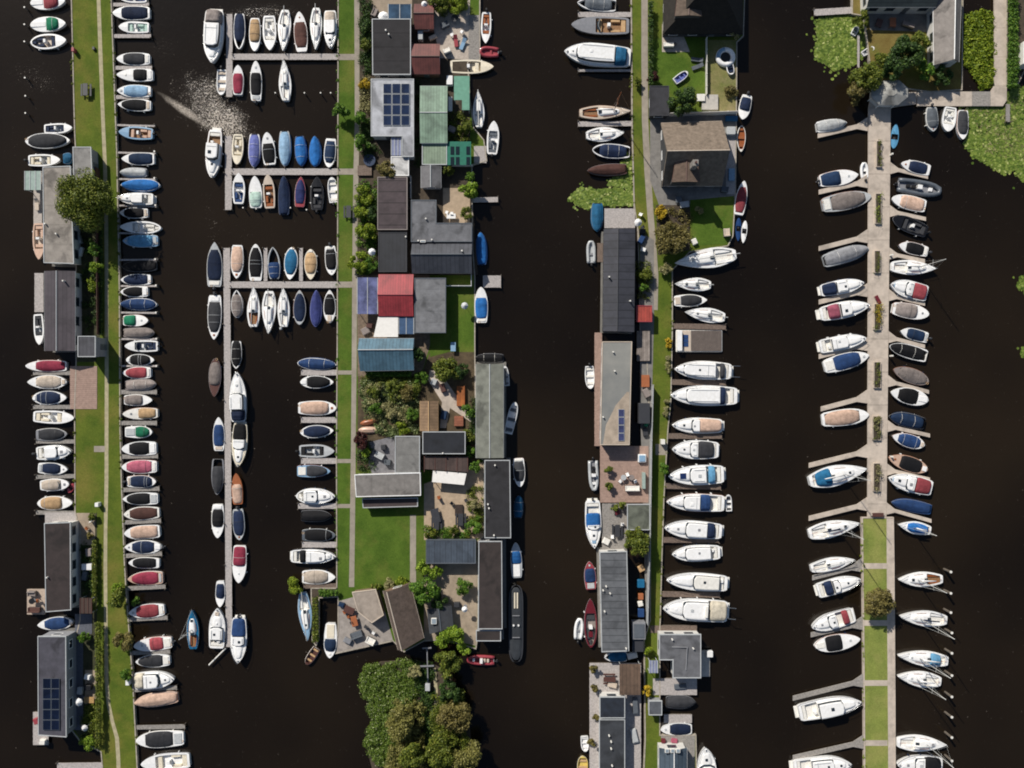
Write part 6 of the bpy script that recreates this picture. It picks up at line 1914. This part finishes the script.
# ================================================================== furniture and small things
def planter(label, x, y, w, d, tone, flower=None):
    c = P(x, y, LZ); r = thing('planter', label, 'planter', (c.x, c.y, 0))
    W, D = w / S, d / S
    rings = [[(sx * (W / 2 - i), sy * (D / 2 - i), z) for sx, sy in ((-1, -1), (1, -1), (1, 1), (-1, 1))] for i, z in ((0, LZ - .01), (0, LZ + .4), (.07, LZ + .4), (.07, LZ + .3))]
    MB().loft(rings, True).build('trough', CONC, r)
    MB().box(-W / 2 + .06, W / 2 - .06, -D / 2 + .06, D / 2 - .06, LZ, LZ + .32).build('soil', EARTH, r)
    k = max(3, int(D / .5))
    cen = [(RNG.uniform(-.4, .4) * W, -D / 2 + (i + .5) * D / k, LZ + .5 + RNG.uniform(0, .2)) for i in range(k)]
    rad = [RNG.uniform(.2, .8) * min(1, W) for _ in cen]
    quad_obj('foliage', leaf_cloud(cen, [q * .8 for q in rad], 26 * k, .10), LEAFM[tone], r)
    if flower: quad_obj('blossoms', leaf_cloud(cen[k // 3:], [q * 1.05 for q in rad[k // 3:]], 50 * k, .09), LEAFM[flower], r)
for x, y, w, d, t, f, lab in [(878, 154.5, 5, 26, 'olive', None, 'topmost planter on the concrete jetty'), (877.5, 209, 6, 30, 'lush', None, 'planter level with the long grey-covered boat'), (876.5, 262, 6, 22, 'olive', None, 'planter beside the fully grey-wrapped boat'),
                              (876.5, 317, 6.5, 26, 'olive', 'yellow', 'planter full of yellow flowers on the concrete jetty'), (876.5, 375, 7, 26, 'olive', None, 'planter level with the blue-covered boat'), (876, 428, 8, 24, 'olive', 'pale', 'wide planter level with the peach-covered boat'),
                              (876, 477, 7, 28, 'pale', None, 'lowest planter, beside the teal-tented sailing boat')]:
    planter(lab, x, y, w, d, t, f)

def parasol(label, x, y, r_, col='white', h=2.3):
    c = P(x, y, h + LZ); r = thing('parasol', label, 'parasol', (c.x, c.y, 0))
    R_ = r_ / S
    MB().loft([[(R_ * math.cos(a) * k, R_ * math.sin(a) * k, LZ + z) for a in [i * math.pi / 4 for i in range(8)]] for k, z in ((1, h - .35), (.5, h - .1), (.04, h + .08))], True).build('canopy', canvas(col), r)
    MB().cyl(0, 0, LZ, LZ + h, .03, 6).build('pole', paint('lgrey'), r)
    MB().cyl(0, 0, LZ, LZ + .1, .3, 10).build('foot', paint('grey'), r)
for a in [('white parasol among the path-side shrubs', 371.5, 251.5, 3.6), ('cream parasol by the black flat roof', 383, 15.5, 5.2), ('round white parasol on the lawn by the canal', 464.5, 305.5, 3.5, 'lgrey'),
          ('white parasol on the pale plank terrace', 638.5, 222, 3.8), ('small white parasol at the top terracotta shed', 424, 3, 3), ('white parasol on the houseboat patio', 464.5, 610, 3), ('white parasol tilted on the dark houseboat terrace', 77.5, 703, 4),
          ('little pale parasol at the bottom houseboat corner', 83.5, 729, 3.2)]: parasol(*a)

def picnic(label, x, y, rz=0, col='dgrey'):
    c = P(x, y, LZ); r = thing('picnic_table', label, 'table', (c.x, c.y, LZ + .004), rz)
    m = paint(col)
    MB().box(-.4, .4, -1.0, 1.0, .7, .76, .03).build('table_top', m, r)
    for s in (-1, 1):
        MB().box(s * .75 - .14, s * .75 + .14, -1.0, 1.0, .42, .47, .02).build('bench', m, r)
        MB().box(-.8, .8, s * .7 - .05, s * .7 + .05, .34, .42).build('cross_bar', m, r)
        for q in (-1, 1): MB().tube([(q * .75, s * .7, 0), (q * .3, s * .7, .7)], .05, 4).build('leg', m, r)
picnic('charcoal picnic table on the grass near the top', 87.5, 91)
picnic('dark picnic table on the island lawn beside the thicket', 349.5, 212.5)
picnic('dark picnic table on the sandy patio', 437, 523)
picnic('grey picnic table near the carport bushes', 461, 519)
picnic('brown table on the weathered bottom terrace', 609, 678, math.pi / 2, 'brown')
picnic('long grey table on the taupe terrace', 617, 530)

def boxed(label, x, y, w, d, h, m, name, cat, b=.06, rz=0., z=LZ, top=None, topm=None, legs=False):
    c = P(x, y, z); r = thing(name, label, cat, (c.x, c.y, z + .003), rz)
    W, D = w / S / 2, d / S / 2
    if legs:
        MB().box(-W, W, -D, D, h - .08, h, .03).build('top', m, r)
        for sx in (-1, 1):
            for sy in (-1, 1): MB().box(sx * (W - .08) - .03, sx * (W - .08) + .03, sy * (D - .08) - .03, sy * (D - .08) + .03, 0, h - .08).build('leg', m, r)
    else: MB().box(-W, W, -D, D, 0, h, b).build('body', m, r)
    if top: MB().box(-W * top, W * top, -D * top, D * top, h, h + .1, .03).build('top', topm or cush('white'), r)
    return r
def sofa(label, x, y, w, d, rz, col='beige'):
    c = P(x, y, LZ); r = thing('garden_sofa', label, 'sofa', (c.x, c.y, LZ + .08), rz)
    W, D = w / S / 2, d / S / 2
    MB().box(-W, W, -D, D, 0, .3, .03).build('base', paint('dgrey'), r)
    MB().box(-W + .05, W - .05, -D + .2, D - .02, .3, .46, .05).build('seat_cushion', cush(col), r)
    MB().box(-W, W, -D, -D + .2, .3, .8, .05).build('backrest', cush(col), r)
    for s in (-1, 1): MB().box(s * (W - .08) - .08, s * (W - .08) + .08, -D + .2, D, .3, .6, .04).build('armrest', cush(col), r)
def lounger(label, x, y, rz, col='dgrey'):
    c = P(x, y, LZ); r = thing('sun_lounger', label, 'sun lounger', (c.x, c.y, LZ + .02), rz)
    MB().box(-.95, .35, -.32, .32, .26, .36, .04).build('mattress', cush(col), r)
    MB().add([(.35, -.32, .3), (.35, .32, .3), (.95, .32, .62), (.95, -.32, .62), (.35, -.32, .38), (.35, .32, .38), (.93, .32, .7), (.93, -.32, .7)],
             [[3, 2, 1, 0], [4, 5, 6, 7], [0, 1, 5, 4], [1, 2, 6, 5], [2, 3, 7, 6], [3, 0, 4, 7]]).build('backrest', cush(col), r)
    for sx in (-.85, .7):
        for sy in (-.26, .26): MB().box(sx - .03, sx + .03, sy - .03, sy + .03, 0, .28).build('leg', paint('grey'), r)
def chair(label, x, y, rz, col='white', group=None):
    c = P(x, y, LZ); r = thing('garden_chair', label, 'chair', (c.x, c.y, LZ + .06), rz, group)
    m = paint(col)
    MB().box(-.25, .25, -.25, .25, .4, .46, .03).build('seat', m, r)
    MB().box(-.25, .25, -.28, -.22, .46, .9, .02).build('backrest', m, r)
    for sx in (-.21, .21):
        for sy in (-.21, .21): MB().box(sx - .025, sx + .025, sy - .025, sy + .025, 0, .4).build('leg', m, r)
def round_table(label, x, y, r_, col, h=.74):
    c = P(x, y, LZ); r = thing('round_table', label, 'table', (c.x, c.y, LZ + .06))
    MB().cyl(0, 0, h - .05, h, r_ / S, 14).build('table_top', paint(col), r)
    MB().cyl(0, 0, 0, h - .05, .06, 7).build('column', paint('grey'), r); MB().cyl(0, 0, 0, .05, .28, 10).build('foot', paint('grey'), r)
lounger('upper grey sun lounger on the thatched-house lawn', 696.5, 60.5, math.radians(-8), 'slate')
lounger('lower grey sun lounger on the thatched-house lawn', 697, 67.5, math.radians(20), 'slate')
sofa('grey corner sofa on the sunlit houseboat deck', 33.5, 593, 8, 5, math.pi, 'taupe'); sofa('long sofa along the sunlit houseboat deck foot', 36, 609, 12, 5, 0, 'brown')
sofa('white sofa on the pink plank terrace', 632, 488, 14, 5, 0, 'offwhite'); sofa('cream sofa beside the patio sofa table', 668, 46, 10, 5, 0, 'offwhite')
round_table('dark round table on the sunlit houseboat deck', 34.5, 600, 3, 'black'); round_table('round table by the gravel garden umbrella', 455, 20, 3.6, 'dgrey')
round_table('white round table on the pink terrace', 623, 477, 2.8, 'lgrey'); round_table('second round table on the pink terrace', 631, 477, 2.8, 'taupe')
round_table('blue round pool cover beside the brownish tree', 370, 161, 6, 'dblue', .5)
for i, (x, y, rz, lab) in enumerate([(627, 474, .4, 'white chair between two round tables on the pink terrace'), (620, 481, 2.4, 'white chair below the first round table, pink terrace'), (635, 481, 3.6, 'white chair below the second round table, pink terrace'),
                                     (452, 214, 0, 'white chair on the L-shaped house patio'), (447, 213, 1.2, 'second white chair on the L-shaped house patio'), (462, 33, 1, 'white chair in the gravel garden'), (452, 36, 2, 'white chair by the gravel garden shrubs'),
                                     (674, 45, .5, 'dark chair on the light gravel corner'), (366, 626, 1, 'chair on the island end terrace'), (352, 622, 2, 'second chair on the island end terrace')]):
    chair(lab, x, y, rz, 'white' if i < 7 else 'dgrey')
boxed('white garden table beside the L-shaped house', 451.5, 217, 9, 5, .74, paint('white'), 'garden_table', 'table', legs=True)
boxed('pale table under the garden trees near the blue roof', 453.5, 347, 5, 9, .74, paint('lblue'), 'garden_table', 'table', legs=True)
boxed('white patio table with cloth by the dark house', 700, 99, 8, 7, .74, paint('offwhite'), 'garden_table', 'table', legs=True)
boxed('pale grey pool lounge platform next to the dark green tree', 709.5, 103, 16, 15, .45, mat('platform_boards', 'b9b4ac', .8, .1, 2), 'platform', 'platform', .05)
boxed('stack of orange planks by the mossy houseboat', 461, 396, 8, 20, .7, striped('orange_planks', 'b0672f', '8f4f22', 3.0, 'X'), 'plank_stack', 'stack', .03)
boxed('smaller brick-coloured stack beside the garden path', 459, 421, 9, 10, .5, striped('brick_stack', '9a6046', '7d4a36', 2.5, 'Y'), 'brick_stack', 'stack', .03)
boxed('fire pit square in the sandy patio', 459, 510, 8, 11, .35, mat('fire_pit', '3a2f2a', .9, .2, 3), 'fire_pit', 'fire pit', .05)
boxed('white storage box by the houseboat patio hedge', 89, 566, 10, 6, .8, gel('white'), 'storage_box', 'box', .05)
boxed('tan wooden bench on the bottom garden patio', 90.5, 699, 10, 6, .5, mat('tan_wood', 'b8935f', .8, .15, 3), 'wooden_bench', 'bench', .04, legs=True)
boxed('dark grill on the bottom garden patio', 90, 686, 7, 5, .9, paint('black'), 'grill', 'grill')
boxed('brown storage locker under the white awning', 385, 352 - 170, 12, 8, .6, paint('brown'), 'storage_locker', 'box') if 0 else None
boxed('brown wooden platform by the path near the blue pool', 365, 171, 14, 10, .35, PLKB, 'platform', 'platform', .03)
boxed('white cabinet between terracotta sheds', 421, 38, 5, 9, 1.2, gel('lgrey'), 'cabinet', 'cabinet')
boxed('tall white board leaning at the sage green house', 450.5, 105, 4, 14, .6, gel('white'), 'white_board', 'board', .03)
boxed('white crate beside the pale green boathouse', 450, 82, 6, 9, .9, gel('white'), 'crate', 'crate', .05)
boxed('light electricity cabinet on the yacht bank', 662, 441.5, 4, 5, 1.1, gel('offwhite'), 'power_cabinet', 'cabinet', .05)
boxed('white power cabinet on the grass meadow', 99.5, 504, 3.5, 4, 1.0, gel('white'), 'power_cabinet', 'cabinet', .05)
boxed('white life-ring box by the white cruiser stern', 129.8, 681, 3.6, 5, .9, gel('white'), 'power_cabinet', 'cabinet', .05)
boxed('reddish post at the top bank of the grass strip', 75.5, 51.5, 2.6, 4, .9, paint('red'), 'service_post', 'post', .05)
boxed('small dark stump on the grass near the path top', 94.5, 49, 2.4, 3, .4, paint('dgrey'), 'tree_stump', 'stump', .05)
boxed('red wooden bench between planters on the concrete jetty', 877, 300, 3.5, 9, .45, paint('maroon'), 'jetty_bench', 'bench', .03, .5, legs=True)
boxed('dark bench at the foot of the concrete jetty', 877, 514.5, 11, 4, .45, paint('brown'), 'jetty_bench', 'bench', .03, legs=True)
boxed('green glass screen on the pink terrace', 643, 480, 3, 16, 1.0, mat('green_glazing', '7e9c93'), 'glass_screen', 'screen', .02)
boxed('white hot tub on the pink terrace corner', 641.5, 458, 8, 8, .7, gel('white'), 'hot_tub', 'hot tub', .08, top=.75, topm=paint('lblue'))
boxed('teal tub by the plain grey houseboat', 640.5, 583, 7, 8, .6, paint('teal'), 'tub', 'tub', .08)
boxed('blue barrel crate by the plain grey houseboat', 640.5, 612, 6, 8, .7, paint('blue'), 'crate', 'crate', .06)
boxed('orange crate by the plain grey houseboat', 640.5, 596, 5, 6, .5, paint('orange'), 'crate', 'crate', .06)
boxed('dark grey shed box beside the plain grey houseboat', 637.5, 628, 13, 17, 1.6, paint('grey'), 'storage_box', 'box', .05, top=.8, topm=paint('slate'))
boxed('charcoal box below the grey shed box', 637, 643, 11, 13, 1.2, paint('dgrey'), 'storage_box', 'box', .05)
boxed('weathered timber pile beside the sandy-roofed houseboat', 643, 346, 13, 30, .5, striped('timber_pile', '948a82', '6d645e', 3.0, 'X'), 'timber_pile', 'timber', .03)
boxed('orange pots table below the timber pile', 645, 381, 8, 12, .5, paint('orange'), 'potting_table', 'table', legs=True)
boxed('charcoal hut roof near the sandy-roofed houseboat', 642.5, 413, 11, 20, 1.9, paint('dgrey'), 'hut', 'shed', .05)
boxed('blue covered lounge on the thatched house quay', 731, 175, 6, 12, .5, cush('lblue'), 'lounge_bed', 'lounger', .06)
boxed('pale covered table set on the thatched house quay', 730, 132, 9, 8, .8, cush('lgrey'), 'covered_table', 'table', .12)
boxed('blue pool in the shadow below the hedge', 731, 119, 12, 5, .4, paint('teal'), 'paddling_pool', 'pool', .05)
boxed('orange table on the slate house terrace', 891, 24, 6, 9, .74, paint('orange'), 'garden_table', 'table', legs=True)
boxed('white end stage beside the grey hipped house', 705, 663, 9, 26, .3, mat('platform_boards', 'b9b4ac'), 'side_stage', 'platform', .04, z=.2)
boxed('white cooler on the grey hipped house stage', 709, 653, 6, 6, .7, gel('white'), 'cooler_box', 'box', .06)
boxed('pale lean-to frame at the right edge behind the hedge', 1022, 58, 14, 22, 2.2, gel('offwhite'), 'garden_hut', 'shed', .06)

# the lived-in corners: terraces, side yards and houseboat decks
CL = [
 ('garden_chair', 345, 611, .6, 'wood', 'wooden chair at the corner of the island end terrace'), ('garden_chair', 349, 616, 2.0, 'wood', 'wooden chair beside the terrace workbench'),
 ('garden_chair', 374, 632, 2.6, 'white', 'white chair under the beige canopy'), ('garden_chair', 92, 520, .4, 'white', 'white chair on the tan patio by the brown houseboat'),
 ('garden_chair', 88, 528, 2.4, 'wood', 'wooden chair on the tan patio by the brown houseboat'), ('garden_chair', 39, 600, 1.6, 'wood', 'wooden chair on the sunlit houseboat deck'),
 ('garden_chair', 640, 215, 1.1, 'white', 'white chair near the plank terrace parasol'), ('garden_chair', 642, 228, 2.2, 'dgrey', 'dark chair near the plank terrace parasol'),
 ('garden_chair', 439, 497, .3, 'wood', 'wooden chair on the sandy patio'), ('garden_chair', 466, 500, 2.0, 'dgrey', 'dark chair by the fire pit'), ('garden_chair', 452, 503, 4.0, 'dgrey', 'second dark chair by the fire pit'),
 ('garden_chair', 612, 536, 0, 'white', 'white chair at the long grey table'), ('garden_chair', 622, 524, 3.1, 'white', 'second white chair at the long grey table'),
 ('garden_chair', 447, 621, 1.0, 'white', 'white chair by the charcoal shed')]
for nm, x, y, rz, c, lab in CL: chair(lab, x, y, rz, c)
for x, y, w, d, h, c, nm, cat, lab in [
 (350, 609, 10, 7, .8, 'brown', 'workbench', 'workbench', 'brown workbench on the island end terrace'), (361, 605, 5, 9, .5, 'tan', 'plank_bundle', 'planks', 'tan plank bundle on the island end terrace'),
 (357, 634, 12, 6, .6, 'slate', 'covered_sofa', 'sofa', 'slate covered lounge on the island end terrace'), (348, 640, 8, 5, .5, 'grey', 'storage_box', 'box', 'grey box near the terrace waterside'),
 (371, 640, 9, 6, .4, 'offwhite', 'daybed', 'daybed', 'pale daybed at the terrace waterside'), (355, 620, 6, 10, .45, 'orange', 'rug_table', 'table', 'orange low table on the island end terrace'),
 (366, 613, 5, 5, .5, 'dgrey', 'barrel_box', 'box', 'dark box beside the beige canopy'), (342, 604, 6, 4, .6, 'dblue', 'crate', 'crate', 'inky crate at the inlet corner of the terrace'),
 (90, 552, 6, 8, .5, 'taupe', 'garden_chest', 'chest', 'taupe chest on the brown houseboat garden'), (86, 575, 5, 9, .6, 'slate', 'garden_chest', 'chest', 'slate chest near the white storage box'),
 (89, 676, 6, 5, .6, 'white', 'garden_chest', 'chest', 'white chest on the bottom garden patio'), (81, 690, 5, 7, .5, 'lgrey', 'garden_chest', 'chest', 'pale grey chest on the dark slatted terrace'),
 (38, 720, 5, 6, .6, 'red', 'crate', 'crate', 'red crate on the small deck corner'), (44, 741, 6, 5, .5, 'offwhite', 'crate', 'crate', 'pale crate on the small deck corner'),
 (38, 185, 5, 10, .5, 'teal', 'sun_bed', 'lounger', 'teal sun bed on the taupe houseboat terrace'), (38, 205, 4, 8, .5, 'beige', 'sun_bed', 'lounger', 'beige sun bed on the taupe houseboat terrace'),
 (80, 240, 5, 8, .7, 'lgrey', 'bin_store', 'bin', 'pale bins by the taupe houseboat wall'), (82, 252, 3, 9, .5, 'white', 'surfboard', 'board', 'white board propped by the taupe houseboat'),
 (646, 393, 6, 9, .6, 'taupe', 'side_locker', 'locker', 'taupe locker in the yard by the sandy-roofed houseboat'), (645, 432, 5, 8, .5, 'dgrey', 'tyre_box', 'box', 'dark box in the yard by the sandy-roofed houseboat'),
 (646, 424, 4, 5, .6, 'green', 'barrel_box', 'box', 'green box in the yard by the sandy-roofed houseboat'), (641, 568, 6, 6, .5, 'tan', 'crate', 'crate', 'tan crate under the round olive tree'),
 (640, 603, 5, 5, .6, 'offwhite', 'crate', 'crate', 'pale crate between orange and blue crates'), (617, 512, 5, 5, .4, 'maroon', 'crate', 'crate', 'maroon crate on the taupe terrace'),
 (606, 541, 7, 6, .5, 'offwhite', 'cushion_box', 'box', 'pale cushion box on the taupe terrace'), (641, 240, 5, 8, .6, 'blue', 'crate', 'crate', 'blue crate beside the charcoal houseboat'),
 (643, 250, 5, 4, .5, 'white', 'crate', 'crate', 'white crate beside the charcoal houseboat'), (642, 232, 6, 5, .7, 'black', 'grill', 'grill', 'black grill by the plank terrace'),
 (632, 655, 10, 6, .4, 'offwhite', 'gangplank', 'gangplank', 'pale gangplank above the brown board canopy'), (612, 684, 9, 5, .5, 'beige', 'garden_bench', 'bench', 'beige bench on the planked pontoon'),
 (635, 705, 5, 16, .5, 'slate', 'side_locker', 'locker', 'slate locker beside the navy roof'), (634, 735, 6, 14, .4, 'lgrey', 'side_locker', 'locker', 'pale locker beside the dark slate roof'),
 (680, 686, 12, 5, .3, 'slate', 'bathing_mat', 'mat', 'slate mat on the weathered bottom terrace'), (674, 740, 6, 4, .4, 'pink', 'crate', 'crate', 'pink crate on the grey plank forecourt'),
 (663, 740, 4, 4, .5, 'maroon', 'crate', 'crate', 'maroon crate on the grey plank forecourt'), (366, 331, 8, 7, .5, 'taupe', 'log_pile', 'logs', 'taupe log pile beneath the cream sail awning'),
 (370, 326, 6, 5, .6, 'brown', 'log_pile', 'logs', 'brown log pile beneath the violet veranda'), (434, 382, 6, 6, .6, 'lgrey', 'water_butt', 'barrel', 'pale water butt at the vegetable plot corner'),
 (443, 388, 5, 9, .6, 'brown', 'compost_bin', 'bin', 'brown compost bin beside the garden path'), (444, 415, 6, 9, .5, 'dblue', 'pool_box', 'box', 'inky tub beside the tan shed'),
 (380, 455, 9, 6, .5, 'lgrey', 'garden_lounge', 'sofa', 'pale lounge on the grey setts'), (388, 462, 6, 5, .5, 'slate', 'garden_lounge', 'sofa', 'slate lounge on the grey setts'),
 (384, 447, 5, 5, .7, 'dgrey', 'grill', 'grill', 'dark grill on the grey setts'), (436, 515, 8, 14, .6, 'dgrey', 'covered_set', 'table', 'dark covered seating on the sandy patio'),
 (462, 524, 5, 5, .6, 'black', 'fire_basket', 'grill', 'black fire basket on the sandy patio'), (457, 604, 6, 5, .6, 'dgrey', 'grill', 'grill', 'dark grill on the houseboat patio'),
 (445, 26, 8, 6, .5, 'slate', 'garden_lounge', 'sofa', 'slate lounge in the gravel garden'), (463, 45, 7, 9, .4, 'lblue', 'sun_bed', 'lounger', 'pale blue sun bed in the gravel garden'),
 (456, 42, 4, 8, .4, 'red', 'sun_bed', 'lounger', 'red sun bed in the gravel garden'), (447, 52, 7, 5, .5, 'offwhite', 'garden_lounge', 'sofa', 'pale lounge at the gravel garden foot'),
 (452, 130, 8, 6, .5, 'taupe', 'boat_trailer', 'trailer', 'taupe trailer by the sage green house'), (433, 38, 8, 4, .4, 'beige', 'plank_bundle', 'planks', 'beige plank bundle by the terracotta sheds'),
 (375, 14, 5, 8, .6, 'taupe', 'garden_lounge', 'sofa', 'taupe lounge by the cream parasol'), (724, 190, 7, 6, .5, 'slate', 'garden_lounge', 'sofa', 'slate lounge under the thatched gable'),
 (684, 205, 9, 6, .7, 'lgrey', 'garden_bench', 'bench', 'pale bench above the thatched house lawn'), (678, 200, 6, 6, .7, 'slate', 'garden_bench', 'bench', 'slate bench below the thatched house'),
 (907, 26, 12, 5, .6, 'taupe', 'garden_lounge', 'sofa', 'taupe lounge on the slate house terrace'), (878, 24, 6, 8, .5, 'brown', 'garden_bench', 'bench', 'brown bench on the slate house terrace'),
 (726, 233, 6, 8, .5, 'beige', 'garden_lounge', 'sofa', 'beige lounge at the lawn corner by the kayaks'), (694, 242, 5, 6, .5, 'offwhite', 'crate', 'crate', 'pale crate above the big sailing boat')]:
    rz = RNG.uniform(-.5, .5)
    if cat in ('sofa', 'daybed'): sofa(lab, x, y, w, max(d, 5), rz, c)
    elif cat == 'lounger': lounger(lab, x, y, math.pi / 2 + rz, c)
    elif cat in ('bench', 'table', 'workbench'): boxed(lab, x, y, w, d, .5 if cat == 'bench' else .74, paint(c), nm, cat, .03, rz, legs=True)
    else: boxed(lab, x, y, w, d, h, paint(c), nm, cat, .05, rz, top=.86, topm=paint(c))

def kayak_rack(lab, x, y, L, w, rz, col):
    c = P(x, y, LZ); r = thing('orange_boat' if 0 else 'overturned_canoe', lab, 'canoe', (c.x, c.y, LZ + .5), rz)
    B = Boat(r, L / S, w / S, 'o', .5)
    rings = []
    for t in B.ts(n=11):
        wd = max(.02, B.hw(t))
        rings.append([(B.x(t), wd * math.cos(a), .5 * B.wf(t) * math.sin(a) - .45) for a in [i * math.pi / 8 for i in range(9)]])
    MB().loft(rings, False).build('hull', gel(col), r, True)
    MB().tube([(B.x(t), 0, .5 * B.wf(t) - .45 + .02) for t in (.05, .3, .5, .7, .95)], .03, 5).build('keel', paint('brown'), r)
kayak_rack('upper terracotta overturned canoe by the vegetable plot', 369, 422, 18, 6, 0.2, 'orange')
kayak_rack('lower salmon overturned canoe by the vegetable plot', 369.5, 430, 22, 7, 0.0, 'peach')

def fence(label, pts, h=1.0, col='lgrey', post=2.0, name='fence'):
    q = [P(a, b, LZ) for a, b in pts]
    r = thing(name, label, 'fence', (q[0].x, q[0].y, 0))
    o = Vector((q[0].x, q[0].y, 0)); m = paint(col)
    for a, b in zip(q, q[1:]):
        a, b = a - o, b - o
        d = b - a; L = d.length; n = Vector((-d.y, d.x, 0)).normalized() * .03
        v = []
        for z in (LZ + .05, LZ + h):
            v += [(a.x - n.x, a.y - n.y, z), (b.x - n.x, b.y - n.y, z), (b.x + n.x, b.y + n.y, z), (a.x + n.x, a.y + n.y, z)]
        MB().add(v, [[3, 2, 1, 0], [4, 5, 6, 7], [0, 1, 5, 4], [1, 2, 6, 5], [2, 3, 7, 6], [3, 0, 4, 7]]).build('panel', m, r)
        for i in range(int(L / post) + 1):
            p = a + d * min(1, i * post / L)
            MB().box(p.x - .06, p.x + .06, p.y - .06, p.y + .06, LZ - .1, LZ + h + .08).build('post', m, r)
fence('tall pale fence between houseboats and the yacht bank', [(651.5, 385), (650, 440), (649, 505), (648.5, 532), (646, 622)], 1.9, 'lgrey', 3)
fence('white fence between the two lawns of the dark thatched house', [(705.5, 40), (705.5, 96)], 1.1, 'offwhite')
fence('pale boundary fence above the thatched house', [(653, 117), (736, 114.5)], 1.8, 'offwhite', 3)
fence('white fence round the gravel strip above the lawn', [(447, 286.5), (471.5, 286.5), (471.5, 275)], 1.2, 'white')
fence('low white rail at the emerald greenhouse foot', [(441, 166.5), (473, 166.5)], 1.0, 'white')
fence('dark panel fence behind the taupe houseboat garden', [(100, 170), (100.5, 225), (101.5, 335)], 1.5, 'brown', 3)
fence('grey fence beside the white-rimmed L-shaped house', [(411.5, 178), (411.5, 200)], 1.4, 'lgrey')

# landing stage of the wooded islet, with two cross beams
g = thing('islet_gangway', 'thin grey gangway with two cross beams reaching the wooded islet', 'gangway', P(427, 665))
for nm, p0, p1, w in (('walkway', (427, 648), (428, 686), .22), ('cross_beam', (422.5, 648), (431.5, 647.5), .3), ('cross_beam', (420, 666), (434, 665.5), .3)):
    a, b = P(*p0, 1.2) - g.location, P(*p1, 1.2) - g.location
    a.z = b.z = 1.2 if nm == 'walkway' else 1.32
    MB().tube([a, b], w / 2, 4).build(nm, paint('grey'), g)
for x, y in ((427, 648), (427.3, 666), (428, 684)):
    q = P(x, y, 0) - g.location; MB().cyl(q.x, q.y, -1, 1.2, .08, 6).build('post', POST, g)
q = P(428, 686, .8) - g.location
MB().box(q.x - .4, q.x + .4, q.y - .6, q.y + .6, .3, 1.5, .06).build('cabinet', paint('lgrey'), g)
